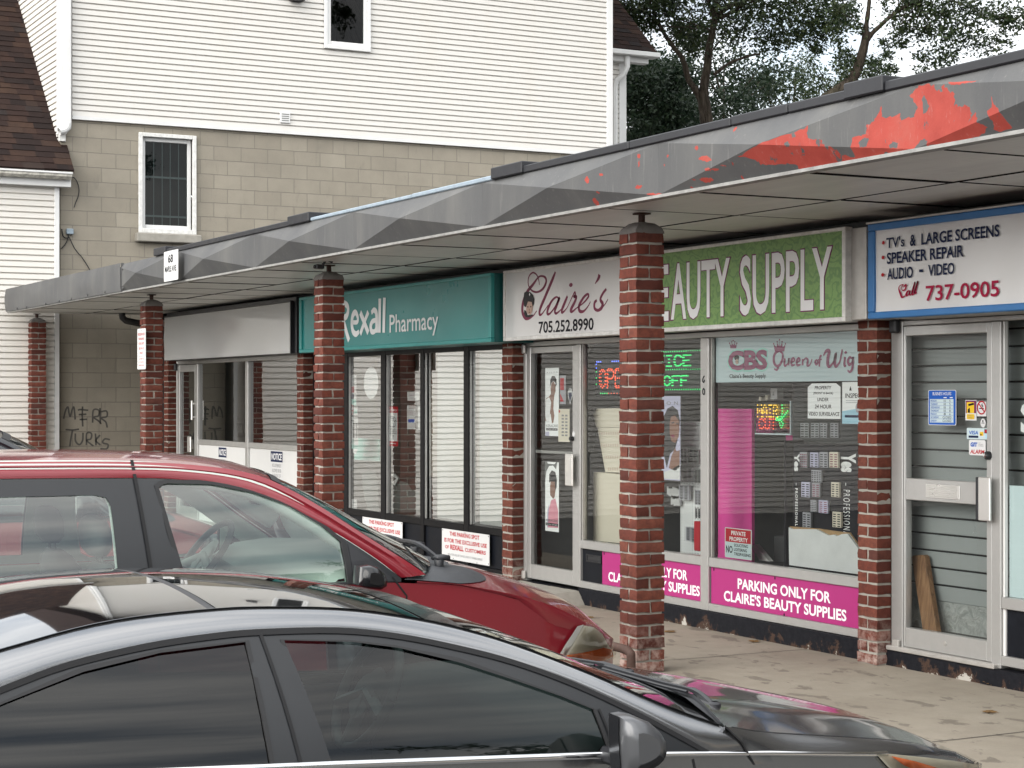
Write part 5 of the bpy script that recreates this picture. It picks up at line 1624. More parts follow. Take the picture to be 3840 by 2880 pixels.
mb = MB(); mb.bbox(-14.005, -13.955, YF - .03, YF - .005, 2.03, 2.11, .008); mb.bbox(-14.005, -13.955, YF - .03, YF - .005, .12, .19, .008); obj('hinge', mb, M['alu_old'], d)
mb = MB(); mb.box(-13.02, X1, YF - .03, YF + .06, .0, .128); mb.box(X0, -13.021, YF - .01, YF + .06, .0, .104); obj('base', mb, M['base'], b)
# floor and back of the room
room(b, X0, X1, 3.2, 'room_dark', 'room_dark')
# black panel with letter slot
xm = at('cd', 537, 1450, YF)[0]
mb = MB(); mb.box(-13.04, xm - .002, YF + .02, YF + .04, .185, .446); lp = obj('lower_panel', mb, M['black_panel'], b)
ms = [at('cd', q, w_, YF) for q, w_ in ((438, 1365), (530, 1412))]
mb = MB(); a0, a1 = ms[0][0], ms[1][0]
for q in ((a0, a1, .395, .405), (a0, a1, .345, .355), (a0, a0 + .012, .3552, .3948), (a1 - .012, a1, .3552, .3948)): mb.box(q[0], q[1], YF + .008, YF + .0195, q[2], q[3])
mb.box(a0 + .0125, a1 - .0125, YF + .013, YF + .019, .357, .393); obj('letter_slot', mb, M['satin_black'], lp)
# magenta parking panels
def magenta(x0, x1, z0, z1, lb, l1, l2):
    F_ = Flat(YF + .012); F_.on('magenta').board(x0, x1, z0, z1, .006)
    F_.on('white_ink', 1)
    F_.text('PARKING ONLY FOR', l1[0], l1[1], l1[2], l1[3], bold=.026); F_.text("CLAIRE'S BEAUTY SUPPLIES", l2[0], l2[1], l2[2], l2[3], bold=.026)
    F_.on('ink', 1)
    for a, c in ((.02, .94), (.44, .95), (.5, .02)): F_.disc(x0 + (x1 - x0) * a, z0 + (z1 - z0) * c, .008, .012)
    F_.make('parking_banner', lb, 'sign', 'magenta parking panels under the beauty shop windows')
ym = YF + .012
l1 = (at('cl', 848, 780, ym)[0], at('cl', 1812, 900, ym)[0], .318, .393)
l2 = (at('cl', 705, 920, ym)[0], at('cl', 1975, 1120, ym)[0], .218, .295)
magenta(-11.18, X1 - .054, .186, .445, 'magenta parking panel in full view between the window post and the right pier', l1, l2)
r1 = at('cl', 326, 700, ym)[0]; r2 = at('cl', 455, 870, ym)[0]
magenta(xm, -11.296, .186, .445, 'magenta parking panel partly behind the nearest brick column beside the letter slot', (r1 - (l1[1] - l1[0]) * .88, r1, .318, .393), (r2 - (l2[1] - l2[0]) * .93, r2, .218, .295))
# sign box: white part and green part
yC = 7.16
sx0 = at('cs', -60, 600, yC)[0] + .0; sx0 = onY((1886, 1150), yC).x
sx1 = onY((3169, 1000), yC).x
sm = at('cs', 1330, 500, yC)[0]
zc0, zc1 = 2.127, 2.712
s = thing('shop_sign', 'long beauty shop sign box, half white with script and half green with big white letters', 'sign', (sx0, yC, 2.4), 'sign boxes above the shop fronts')
mb = MB(); mb.bbox(sx0 + .01, sx1 + .14, yC + .05, 7.47, zc0 + .01, zc1 - .01, .004); obj('case', mb, M['alu_old'], s)
mb = MB()
for q in ((sx0, sx1, zc1 - .022, zc1), (sx0, sx1, zc0, zc0 + .03), (sx0, sx0 + .03, zc0 + .0302, zc1 - .0222), (sx1 - .035, sx1, zc0 + .0302, zc1 - .0222)):
    mb.bbox(q[0], q[1], yC, yC + .06, q[2], q[3], .004)
obj('rim', mb, M['stained_white'] if False else M['old_white'], s)
xg = onY((2440, 1000), yC).x
F_ = Flat(yC + .012); F_.on('sign_white').rect(sx0 + .028, xg, zc0 + .028, zc1 - .02); F_.make('white_face', parent=s)
F_ = Flat(yC + .012); F_.on('green').rect(xg + .001, sx1 - .033, zc0 + .028, zc1 - .02); F_.make('green_face', parent=s)
yy = yC + .011
F_ = Flat(yy)
F_.on('wine')
k_ = dict(w=.034, y=yy)
st('cs', [(370, 358, .25), (362, 300, .35), (340, 245, .4), (300, 218, .4), (262, 245, .4), (243, 300, .4), (250, 370, .4), (290, 425, .5), (350, 437, .5), (410, 400, .7), (445, 330, .8), (440, 280, .7), (405, 258, .5), (360, 270, .5), (300, 350, .8), (230, 440, 1.0), (185, 560, 1.1), (178, 660, 1.1), (205, 725, 1.0), (245, 738, .7), (300, 705, .4), (340, 650, .3)], **k_)
st('cs', [(552, 210, .6), (520, 290, 1.0), (440, 480, 1.0), (385, 610, 1.0), (370, 680, .9), (392, 692, .5), (440, 630, .3), (470, 585, .3)], **k_)
st('cs', [(590, 510, .4), (560, 495, .5), (510, 540, .7), (470, 620, .9), (460, 680, .8), (490, 680, .5), (550, 600, .4), (598, 500, .7), (570, 580, .9), (545, 650, .8), (560, 680, .6), (610, 640, .3), (640, 590, .3)], **k_)
st('cs', [(688, 485, .7), (660, 550, .9), (625, 640, .9), (632, 670, .6), (680, 620, .3), (720, 540, .3), (768, 440, .4), (775, 470, .6), (760, 495, .6), (790, 490, .7), (765, 560, .9), (725, 640, .9), (740, 660, .6), (790, 620, .3)], **k_)
st('cs', [(790, 620, .3), (870, 560, .4), (925, 490, .6), (915, 462, .6), (870, 500, .7), (820, 590, .9), (825, 650, .9), (870, 655, .6), (920, 600, .35), (948, 545, .3)], **k_)
st('cs', [(1128, 402, .6), (1090, 450, .7), (1060, 520, .8), (1085, 570, 1.0), (1070, 620, .9), (1030, 645, .7), (995, 620, .8), (995, 560, .8), (1020, 530, .6)], **k_)
st('cs', [(1070, 620, .5), (1110, 580, .3), (1146, 518, .25)], **k_)
F_.disc(*at('cs', 727, 358, yy), .028, .016)
st('cs', [(1050, 240, 1.1), (1040, 280, .9), (1000, 345, .2)], **k_)
F_.on('ink')
xa, z1_ = at('cs', 362, 772, yy); xb, _ = at('cs', 984, 722, yy)
F_.text('705.252.8990', xa, xb, at('cs', 985, 868, yy)[1], at('cs', 985, 726, yy)[1], bold=.02)
# little portrait of a child in the letter
F_.l = 1
F_.on('hair_ink', 1).poly([at('cs', *q, yy) for q in ((200, 445), (225, 430), (270, 440), (300, 470), (316, 520), (312, 570), (300, 600), (250, 560), (225, 610), (200, 600), (190, 540))])
F_.on('skin_light', 2).poly([at('cs', *q, yy) for q in ((225, 600), (245, 545), (285, 550), (298, 600), (292, 660), (268, 700), (238, 680), (222, 640))])
F_.on('hair_ink', 1).poly([at('cs', *q, yy) for q in ((200, 640), (222, 650), (240, 700), (295, 690), (300, 700), (260, 725), (215, 720), (198, 680))])
F_.on('hair_ink', 3)
for q in ((244, 606), (277, 604)): F_.disc(*at('cs', *q, yy), .011, .006)
F_.on('skin_dark', 3).disc(*at('cs', 262, 666, yy), .014, .006).disc(*at('cs', 260, 640, yy), .006, .008)
F_.on('white_ink', 3).poly([at('cs', *q, yy) for q in ((264, 448), (270, 465), (264, 485), (257, 465))])
F_.make('script_lettering', parent=s)
yy = yC + .0105
F_ = Flat(yy)
xe = onY((1920 + 1030 * S3, 1100), yy).x; xz = onY((2880 + 415 * S3, 1100), yy).x
zl0 = at('c3', 1120, 412, yy)[1]; zl1 = at('c3', 1075, 48, yy)[1]
xsp = at('c3', 1412, 200, yy)[0]; xs2 = at('c3', 1478, 200, yy)[0]
xb0 = xe - (xsp - xe) * .56
def big(x_a, x_b, tx, g=0.0, bold=.016):
    F_.text(tx, x_a - g, x_b + g, zl0 - g * .6, zl1 + g * .6, bold=bold + (.012 if g else 0))
for m_, ly, g in (('plum', 0, .013), ('white_ink', 1, 0.0)):
    F_.on(m_, ly)
    big(xe, xsp, 'AUTY', g); big(xb0, xe - .03, 'BE', g); big(xs2, xz, 'SUPPLY', g)
F_.make('block_lettering', parent=s)

# ---- beauty shop window contents
def figure_poster(name, lb, rg, bx, y, bg, extra, grp='hair care posters on the beauty shop glass'):
    x0, x1, z0, z1 = sheet(rg, *bx, y)
    F_ = Flat(y); F_.on(bg).rect(x0, x1, z0, z1)
    return F_, x0, x1, z0, z1
yp = GL + .009
F_, x0, x1, z0, z1 = figure_poster('poster', '', 'cd', (190, 215, 275, 638), yp, 'paper_in', None)
w, h = x1 - x0, z1 - z0
U = lambda a, c: (x0 + w * a, z0 + h * c)
F_.on('grey_ink', 1).text('AVLON', *sum(([x0 + w * .12, x0 + w * .92], [z0 + h * .925, z0 + h * .945]), []), spacing=1.7)
F_.on('skin_dark', 1).poly([U(.0, .22), (U(.05, .55)), U(.3, .58), U(.42, .62), U(.4, .7), U(.48, .78), U(.62, .8), U(.75, .75), U(.76, .66), U(.68, .6), U(.62, .5), U(.6, .4), U(.68, .3), U(.6, .2), U(.5, .18), U(.4, .33), U(.3, .3), U(.15, .2)])
F_.on('white_ink', 2).poly([U(.08, .54), U(.3, .57), U(.45, .5), U(.36, .33), U(.3, .2), U(.1, .2), U(.02, .3)])
F_.on('hair_ink', 2).poly([U(.37, .72), U(.38, .82), U(.5, .88), (U(.7, .88)), U(.83, .83), U(.84, .75), U(.76, .72), U(.76, .78), U(.62, .805), U(.46, .78)])
F_.on('grey_ink', 2).text('KERACARE', x0 + w * .1, x0 + w * .95, z0 + h * .13, z0 + h * .17)
F_.on('ink', 2).rect(x0 + w * .08, x0 + w * .92, z0 + h * .08, z0 + h * .115)
F_.on('white_ink', 3).text('NATURAL TEXTURES', x0 + w * .12, x0 + w * .88, z0 + h * .09, z0 + h * .106)
F_.on('print_lilac', 1).rect(x0 + w * .02, x0 + w * .3, z0 + h * .0, z0 + h * .06)
F_.make('poster', 'upper hair care poster of a woman in a white top on the beauty shop door', 'poster', 'hair care posters on the beauty shop glass')
F_, x0, x1, z0, z1 = figure_poster('poster', '', 'cd', (190, 800, 275, 1232), yp, 'paper_in', None)
w, h = x1 - x0, z1 - z0
F_.on('print_pink', 1).poly([U(.2, .05), U(.25, .3), U(.45, .45), U(.75, .48), U(.95, .3), U(.95, .06)]); F_.on('print_lilac', 1).poly([U(.15, .05), U(.2, .05), U(.3, .4), U(.18, .3)])
F_.on('skin_dark', 2).poly([U(.38, .52), U(.36, .62), U(.42, .74), U(.72, .76), U(.78, .62), U(.7, .5), U(.6, .47)])
F_.on('hair_ink', 3).poly([U(.3, .7), U(.32, .82), U(.5, .88), U(.75, .86), U(.86, .76), U(.84, .64), U(.76, .6), U(.72, .72), U(.42, .72)])
F_.on('room_grey', 3).poly([U(.0, 1.0), U(.0, .72), U(.1, .86), U(.3, .94), U(.6, .95), U(.8, .9), U(.88, 1.0), U(.82, 1.0), U(.7, .97), U(.2, .97), U(.15, 1.0)])
F_.on('grey_ink', 3).text('KERACARE', x0 + w * .1, x0 + w * .95, z0 + h * .14, z0 + h * .175)
F_.on('ink', 3).rect(x0 + w * .05, x0 + w * .95, z0 + h * .08, z0 + h * .12); F_.on('white_ink', 4).text('NATURAL TEXTURES', x0 + w * .1, x0 + w * .9, z0 + h * .09, z0 + h * .108)
F_.make('poster', 'lower torn hair care poster with a woman in pink on the beauty shop door', 'poster', 'hair care posters on the beauty shop glass')
x0, x1, z0, z1 = sheet('cd', 272, 470, 342, 675, yp)
F_ = Flat(yp - .0008); F_.on('cream').rect(x0, x1, z0, z1); w, h = x1 - x0, z1 - z0
F_.on('grey_ink', 1)
for k in range(7):
    zz = z1 - h * (.2 + .1 * k)
    F_.rect(x0 + w * .3, x0 + w * .5, zz - .007, zz + .007).rect(x0 + w * .62, x0 + w * .82, zz - .007, zz + .007)
F_.on('red_ink', 1).disc(x0 + .02, z1 - .02, .012, .012)
F_.make('hours_sheet', 'yellowed hours sheet taped to the beauty shop door beside the posters', 'paper sheet')
x0, x1, z0, z1 = sheet('cd', 276, 262, 318, 440, yp + .01)
F_ = Flat(yp + .01); F_.on('print_grey').rect(x0, x1, z0, z1); F_.on('red_ink', 1).rect(x0 + .02, x1 - .03, z1 - .12, z1 - .02).poly([(x0 + .02, z0 + .02), (x1 - .03, z0 + .02), (x0 + .02, z0 + .09)])
F_.make('poster', 'faint red and grey leaflet behind the upper hair care poster', 'poster', 'hair care posters on the beauty shop glass')
x0, x1, z0, z1 = sheet('cd', 331, 342, 360, 443, yp)
F_ = Flat(yp - .001)
cxs = (x0 + x1) / 2; hw = (x1 - x0) / 2
sh_ = [(x0, z1 - .03), (x0 + hw * .5, z1), (cxs + hw * .5, z1), (x1, z1 - .03), (x1, z0 + .07), (cxs, z0), (x0, z0 + .07)]
F_.on('paper').poly(sh_); F_.on('navy', 1).poly([(x0 + .012, z0 + .1), (x0 + .012, z0 + .07), (cxs, z0 + .015), (x1 - .012, z0 + .07), (x1 - .012, z0 + .1)]); F_.on('grey_ink', 1).text('ADT', x0 + .02, x1 - .02, z0 + .115, z0 + .14)
F_.make('sticker', 'white and navy shield sticker at the right of the beauty shop door glass', 'sticker')
F_ = Flat(YF + .001); x, z = at('cd', 366, 625, YF); F_.on('paper').disc(x, z, .022, .022); F_.make('sticker', 'tiny round white sticker above the beauty shop door lock', 'sticker')
# carton display behind the left pane
yb = 7.62
def poly_box(name, lb, rg, l, y0, y1, m, cat, grp=None, parent=None):
    pts = [at(rg, *q, y0) for q in l]
    mb = MB(); mb.prism(pts, lambda u, v: (u, y0, v), lambda u, v: (u, y1, v))
    o = obj(name, mb, M[m], parent)
    if parent is None: tag(o, lb, cat, grp)
    return o
dk = thing('card_display', 'cream cardboard display stand with rows of slots behind the left beauty shop pane', 'display stand', (-12.3, yb, .5))
F_ = Flat(yb); F_.on('cream')
low = [at('cd', *q, yb) for q in ((490, 862), (700, 880), (700, 1310), (488, 1288))]
F_.mb.prism(low, lambda u, v: (u, yb, v), lambda u, v: (u, yb + .3, v)); F_.make('body', parent=dk)
F_ = Flat(yb + .02); F_.on('cream')
up = [at('cd', *q, yb) for q in ((500, 583), (700, 590), (700, 870), (550, 862))]
F_.mb.prism(up, lambda u, v: (u, yb + .02, v), lambda u, v: (u, yb + .2, v))
F_.on('skin_light', 1)
for j in range(4):
    for i in range(14):
        x, z = at('cd', 515 + 11 * i + 12 * j, 622 + 74 * j, yb + .02)
        if i > j * .8: F_.rect(x, x + .008, z - .012, z + .012)
F_.make('slotted_front', parent=dk)
F_ = Flat(yb + .01); F_.on('cream'); F_.mb.prism([at('cd', *q, yb) for q in ((483, 500), (505, 468), (700, 465), (700, 586), (500, 583), (485, 520))], lambda u, v: (u, yb + .01, v), lambda u, v: (u, yb + .14, v)); F_.make('header_card', parent=dk)
# ---- led signs
STROKES = {'O': [[(.5, 0), (.1, .12), (0, .5), (.1, .88), (.5, 1), (.9, .88), (1, .5), (.9, .12), (.5, 0)]], 'P': [[(0, 0), (0, 1), (.7, 1), (1, .85), (1, .62), (.7, .48), (0, .48)]], 'E': [[(1, 1), (0, 1), (0, 0), (1, 0)], [(0, .5), (.75, .5)]],
           'N': [[(0, 0), (0, 1), (1, 0), (1, 1)]], 'V': [[(0, 1), (.5, 0), (1, 1)]], 'I': [[(.5, 0), (.5, 1)], [(.2, 0), (.8, 0)], [(.2, 1), (.8, 1)]], 'C': [[(1, .85), (.7, 1), (.25, 1), (0, .75), (0, .25), (.25, 0), (.7, 0), (1, .15)]],
           'F': [[(1, 1), (0, 1), (0, 0)], [(0, .52), (.7, .52)]], 'H': [[(0, 0), (0, 1)], [(1, 0), (1, 1)], [(0, .5), (1, .5)]], 'A': [[(0, 0), (0, .7), (.5, 1), (1, .7), (1, 0)], [(0, .4), (1, .4)]], 'R': [[(0, 0), (0, 1), (.7, 1), (1, .8), (.7, .5), (0, .5)], [(.5, .5), (1, 0)]],
           'U': [[(0, 1), (0, .2), (.25, 0), (.75, 0), (1, .2), (1, 1)]], 'T': [[(0, 1), (1, 1)], [(.5, 1), (.5, 0)]]}
def led_path(F_, pts, step, r):
    P_ = resample([Vector((u, v, 0)) for u, v in pts], max(2, int(sum((Vector(a) - Vector(c)).length for a, c in zip(pts, pts[1:])) / step) + 1))
    for q in P_:
        y = F_.y
        F_.mb.lathe([(r, y), (r * .75, y - r * .7), (.0, y - r)], (q.x, 0, q.y), 'Y', 6)
def led_word(F_, wd, x0, x1, z0, z1, step, r, gap=.3):
    n = len(wd); cw = (x1 - x0) / (n + gap * (n - 1))
    for i, ch in enumerate(wd):
        a = x0 + i * cw * (1 + gap)
        for s_ in STROKES[ch]:
            led_path(F_, [(a + u * cw, z0 + v * (z1 - z0)) for u, v in s_], step, r)
yl = 7.60
x0 = at('cs', 1040, 1410, yl)[0]; xE = at('cs', 1290, 1400, yl)[0]; zt = at('cs', 1150, 1308, yl)[1]; zb_ = at('cs', 1150, 1520, yl)[1]
ls = thing('led_sign', 'red lit sign reading open, half hidden by the nearest brick column', 'led sign', (x0, yl, 1.7), 'lit signs in the beauty shop window')
cwid = (xE - x0) / 3.6
F_ = Flat(yl + .01); F_.on('satin_black').rect(x0 - .07, x0 + cwid * 4.9 + .07, zb_ - .07, zt + .08); F_.mb.box(x0 - .07, x0 + cwid * 4.9 + .07, yl + .011, yl + .03, zb_ - .07, zt + .08)
F_.make('backing', parent=ls)
F_ = Flat(yl + .009); F_.on('led_red'); led_word(F_, 'OPEN', x0, x0 + cwid * 4.9, zb_, zt, .026, .007); led_word(F_, 'OPEN', x0 + .022, x0 + cwid * 4.9 - .022, zb_ + .014, zt - .014, .03, .006)
F_.make('letters', parent=ls, smooth=True)
F_ = Flat(yl + .009); F_.on('led_blue')
led_path(F_, [(x0 - .05, zt + .01), (x0 - .05, zt + .06), (x0 + .02, zt + .06)], .03, .006); led_path(F_, [(x0 + .2, zt + .06), (x0 + .45, zt + .06)], .03, .006)
F_.on('led_green'); led_path(F_, [(x0 - .05, zt - .02), (x0 - .05, zt - .12)], .04, .006); led_path(F_, [(x0 + .02, zb_ - .045), (x0 + .12, zb_ - .045)], .025, .006)
F_.on('led_red'); led_path(F_, [(x0 + .14, zb_ - .045), (x0 + .5, zb_ - .045)], .04, .005)
F_.make('border_lights', parent=ls, smooth=True)
yl = 7.56
xr = at('cb', 358, 180, yl)[0]; zt1, zb1 = at('cb', 200, 180, yl)[1], at('cb', 200, 325, yl)[1]
zt2, zb2 = at('cb', 200, 345, yl)[1], at('cb', 200, 478, yl)[1]
ls = thing('led_sign', 'dark matrix sign with green lit letters left of the window post', 'led sign', (xr, yl, 1.8), 'lit signs in the beauty shop window')
mb = MB(); mb.bbox(-12.6, xr, yl + .01, yl + .05, zb2 - .015, zt1 + .015, .004); obj('backing', mb, M['satin_black'], ls)
F_ = Flat(yl + .009); F_.on('led_green')
xv0, xv1 = at('cb', 30, 250, yl)[0], at('cb', 255, 250, yl)[0]
led_word(F_, 'VICE', xv0 - .06, xv1, zb1 + .03, zt1 - .03, .021, .006, .35); led_word(F_, 'VICE', xv0 - .045, xv1 + .015, zb1 + .03, zt1 - .03, .021, .006, .35)
xo0, xo1 = at('cb', 62, 410, yl)[0], at('cb', 235, 410, yl)[0]
led_word(F_, 'OFF', xo0 - .02, xo1, zb2 + .03, zt2 - .025, .021, .006, .35); led_word(F_, 'OFF', xo0 - .005, xo1 + .015, zb2 + .03, zt2 - .025, .021, .006, .35)
for zz in (zt1, zb1 + .004, zb2): led_path(F_, [(-12.5, zz), (xr - .01, zz)], .03, .0055)
F_.make('letters', parent=ls, smooth=True)
mb = MB()
for k in range(24):
    zz = zb2 + .008 + (zt1 - zb2) * k / 24
    mb.box(at('cb', 240, 300, yl)[0], xr - .003, yl + .004, yl + .0095, zz, zz + .004)
obj('louvres', mb, M['cabin_dark'], ls)
yl = 7.58
x0, x1, z0, z1 = boxat('cb', 765, 565, 1040, 825, yl)
ls = thing('led_sign', 'clear panel sign with yellow and red lit letters and green scissors', 'led sign', (x0, yl, 1.6), 'lit signs in the beauty shop window')
mb = MB(); mb.bbox(x0, x1, yl + .008, yl + .014, z0, z1, .002); obj('backing', mb, M['glass'], ls)
mb = MB()
for q in ((x0, x1, z0 - .004, z0 + .004), (x1 - .004, x1 + .004, z0, z1)): mb.box(q[0], q[1], yl + .004, yl + .018, q[2], q[3])
obj('edge', mb, M['frost'], ls)
F_ = Flat(yl + .007); F_.on('led_yellow'); a0 = at('cb', 785, 640, yl)[0]; a1 = at('cb', 940, 640, yl)[0]; led_word(F_, 'HAIR', a0, a1, at('cb', 860, 690, yl)[1], at('cb', 860, 600, yl)[1], .021, .006, .35)
F_.on('led_red'); led_word(F_, 'CUT', at('cb', 797, 740, yl)[0], at('cb', 925, 740, yl)[0], at('cb', 860, 783, yl)[1], at('cb', 860, 708, yl)[1], .021, .006, .35)
F_.on('led_green'); g2 = lambda *l: [at('cb', *q, yl) for q in l]
led_path(F_, g2((975, 600), (978, 660), (965, 700), (950, 720)), .018, .0065); led_path(F_, g2((1018, 645), (985, 690), (960, 715), (930, 700)), .018, .0065); led_path(F_, g2((962, 715), (985, 745), (970, 775), (955, 745), (962, 718)), .018, .006); led_path(F_, g2((950, 715), (925, 720), (930, 700), (950, 690)), .018, .006)
F_.make('letters', parent=ls, smooth=True)
# poster of a woman behind the left pane, right of the column
yp2 = GL + .012
x0 = at('cb', -60, 700, yp2)[0]; x1 = at('cb', 190, 700, yp2)[0]; zt_ = at('cb', 120, 530, yp2)[1]; zb_ = at('cb', 120, 1183, yp2)[1]
F_ = Flat(yp2); F_.on('print_lilac').rect(x0, x1, zb_, zt_); c_ = lambda l: [at('cb', *q, yp2) for q in l]
F_.on('grey_ink', 3).text('AVLON', at('cb', -50, 580, yp2)[0], at('cb', 172, 580, yp2)[0], at('cb', 150, 598, yp2)[1], at('cb', 150, 570, yp2)[1], spacing=1.8)
F_.on('hair_ink', 1).poly(c_([(65, 680), (90, 625), (130, 605), (170, 640), (188, 720), (170, 860), (150, 940), (110, 980), (85, 1090), (64, 1000), (0, 1000), (0, 700)]))
F_.on('skin_dark', 2).poly(c_([(118, 690), (150, 680), (178, 720), (184, 780), (176, 850), (150, 895), (122, 880), (108, 820), (108, 740)]))
F_.on('hair_ink', 3).poly(c_([(122, 735), (142, 728), (146, 738), (124, 744)])).poly(c_([(160, 738), (178, 742), (176, 752), (160, 748)])); F_.on('wine', 3).poly(c_([(118, 835), (135, 828), (150, 838), (136, 858)]))
F_.on('skin_dark', 2).poly(c_([(100, 1090), (120, 1000), (150, 930), (160, 960), (185, 950), (185, 1080), (150, 1110)]))
F_.on('paper', 2).poly(c_([(64, 1120), (120, 1100), (188, 1060), (188, 1180), (62, 1170)]))
F_.make('poster', 'large lilac poster of a long haired woman inside the glass right of the nearest column', 'poster', 'hair care posters on the beauty shop glass')
# pegboard with packs of lashes
yk = 7.72
pg0, pg1 = at('cb', 190, 1200, yk)[0], at('cb', 352, 1200, yk)[0] + .05
pz1, pz0 = at('cb', 270, 728, yk)[1], at('cl', 320, 488, yk)[1]
F_ = Flat(yk); F_.on('melamine').board(pg0, pg1, pz0, pz1, .02); F_.on('ink', 1)
nx_ = 9
for i in range(nx_):
    for j in range(46):
        F_.rect(pg0 + (pg1 - pg0) * (i + .5) / nx_ - .005, pg0 + (pg1 - pg0) * (i + .5) / nx_ + .006, pz0 + (pz1 - pz0) * (j + .5) / 46 - .0035, pz0 + (pz1 - pz0) * (j + .5) / 46 + .0035)
F_.make('pegboard', 'white pegboard hung with lash packs beside the window post', 'pegboard')
LP = [(187, 930, 245, 1052, 'pale'), (250, 945, 332, 1050, 'dark'), (205, 1085, 285, 1195, 'mid'), (298, 1095, 352, 1205, 'dark'), (178, 1220, 255, 1335, 'mid'), (300, 1260, 352, 1375, 'mid'), (300, 1400, 352, 1480, 'pale'), (230, 1550, 312, 1655, 'mid')]
PLB = ['pale lash pack at the upper left of the pegboard', 'dark lash pack at the upper right of the pegboard', 'grey lash pack in the middle left of the pegboard', 'dark lash pack in the middle right of the pegboard', 'grey lash pack sticking out left of the pegboard', 'grey lash pack at the right edge beside the window post', 'pale lash pack low at the right edge of the pegboard', 'grey lash pack at the foot of the pegboard']
for (a0, b0, a1, b1, tone), lb in zip(LP, PLB):
    y = yk - .045
    x0, x1, z0, z1 = boxat('cb', a0, b0, a1, b1, y)
    F_ = Flat(y); F_.on({'pale': 'paper', 'dark': 'cabin_mid', 'mid': 'print_grey'}[tone]).board(x0, x1, z0, z1, .02)
    F_.on('ink', 1)
    for i in range(2):
        for j in range(5):
            cx = x0 + (x1 - x0) * (.27 + .46 * i); cz = z0 + (z1 - z0) * (.1 + .19 * j); ww = (x1 - x0) * .17
            F_.line([(cx - ww, cz + .012, .4), (cx - ww * .4, cz, 1), (cx + ww * .4, cz, 1), (cx + ww, cz + .012, .4)], .011, 3)
    F_.make('lash_pack', lb, 'packet', 'lash packs on the pegboard')
# white comb packs left of the pegboard
yc = 7.68
for (a0, b0, a1, b1, lb) in ((85, 1235, 180, 1315, 'upper white comb like packet beside the pegboard'), (115, 1320, 182, 1385, 'lower white comb like packet beside the pegboard')):
    x0, x1, z0, z1 = boxat('cb', a0, b0, a1, b1, yc)
    F_ = Flat(yc); F_.on('paper')
    for i in range(9): F_.mb.box(x0 + (x1 - x0) * i / 9, x0 + (x1 - x0) * (i + .6) / 9, yc, yc + .012, z0 + rw.uniform(0, .02), z1 - rw.uniform(0, .02))
    F_.on('print_grey').mb.box(x0, x1, yc + .0125, yc + .02, (z0 + z1) / 2 - .02, (z0 + z1) / 2 + .02)
    F_.make('comb_pack', lb, 'packet', 'white comb packs')
mb = MB(); q0 = at('cl', 440, 240, yk - .06); mb.bbox(q0[0] - .05, q0[0] + .03, yk - .07, yk - .02, .52, .74, .006); tag(obj('red_packet', mb, M['red_ink']), 'red packet standing at the foot of the pegboard', 'packet')
# pink boards of the right window
yk2 = 7.80
x0, x1 = at('cb', 478, 1100, yk2)[0], at('cb', 742, 1100, yk2)[0]; z1 = at('cb', 600, 628, yk2)[1]
mb = MB(); mb.bbox(x0, x1, yk2, yk2 + .03, .40, z1, .003); tag(obj('pink_board', mb, M['pink_board']), 'bright pink display board standing behind the right beauty shop pane', 'board')
x2 = at('cb', 1035, 1300, 8.1)[0]
mb = MB(); mb.bbox(x1 + .03, x2 + .1, 8.08, 8.11, .3, at('cb', 900, 830, 8.1)[1], .003); tag(obj('plum_board', mb, M['magenta']), 'darker magenta board deeper in the window behind the bright pink one', 'board')
# white cable duct by the post
xq = at('cb', 468, 1200, 7.56)[0]
mb = MB(); mb.bbox(xq - .006, xq + .014, 7.55, 7.57, .62, 1.55, .004); mb.bbox(xq - .05, xq - .03, 7.55, 7.6, .52, 2.05, .004); tag(obj('cable_duct', mb, M['white_trim']), 'thin white duct running up beside the window post', 'duct')
mb = MB(); mb.tube(catmull([(xq - .004 + .01 * math.sin(k * 2.1), 7.545, 1.95 - .075 * k) for k in range(14)], 3), .005, 5); tag(obj('window_wire', mb, M['cable']), 'twisted black wire hanging inside the post of the beauty shop window', 'cable')
# film banner across the top of the right window
yf = GL + .007
x0, x1 = -11.165, X1 - .052; zb_ = 1.766
F_ = Flat(yf); F_.on('frost').rect(x0, x1, zb_, 2.086)
def c(*l): return [at('cb', *q, yf) for q in l]
F_.on('mauve', 2)
def crown(a, b_, w_, h_):
    F_.poly(c((a - w_ * .4, b_), (a - w_ * .5, b_ - h_ * .62), (a - w_ * .25, b_ - h_ * .35), (a - w_ * .2, b_ - h_ * .78), (a - .02 * w_, b_ - h_ * .4), (a, b_ - h_ * .95), (a + .04 * w_, b_ - h_ * .4), (a + w_ * .22, b_ - h_ * .78), (a + w_ * .27, b_ - h_ * .35), (a + w_ * .5, b_ - h_ * .62), (a + w_ * .4, b_)))
    for dx, dy in ((-.5, .66), (-.2, .83), (0, 1), (.22, .83), (.5, .66)): F_.disc(*c((a + w_ * dx, b_ - h_ * dy))[0], .008, .006)
crown(602, 158, 56, 60); crown(962, 182, 92, 90)
F_.on('mint', 1)
xa, za = c((562, 330))[0]; xb, zt_ = c((868, 160))[0]
F_.text('CBS', xa - .015, xb + .015, c((715, 342))[0][1], c((715, 158))[0][1], bold=.085)
F_.on('mauve', 2).text('CBS', xa, xb, c((715, 328))[0][1], c((715, 172))[0][1], bold=.05)
F_.on('hair_ink', 3).disc(*c((630, 232))[0], .03, .02); F_.on('skin_light', 4).disc(*c((632, 262))[0], .018, .018); F_.on('hair_ink', 5).disc(*c((626, 262))[0], .004, .003).disc(*c((638, 262))[0], .004, .003)
F_.on('ink', 2)
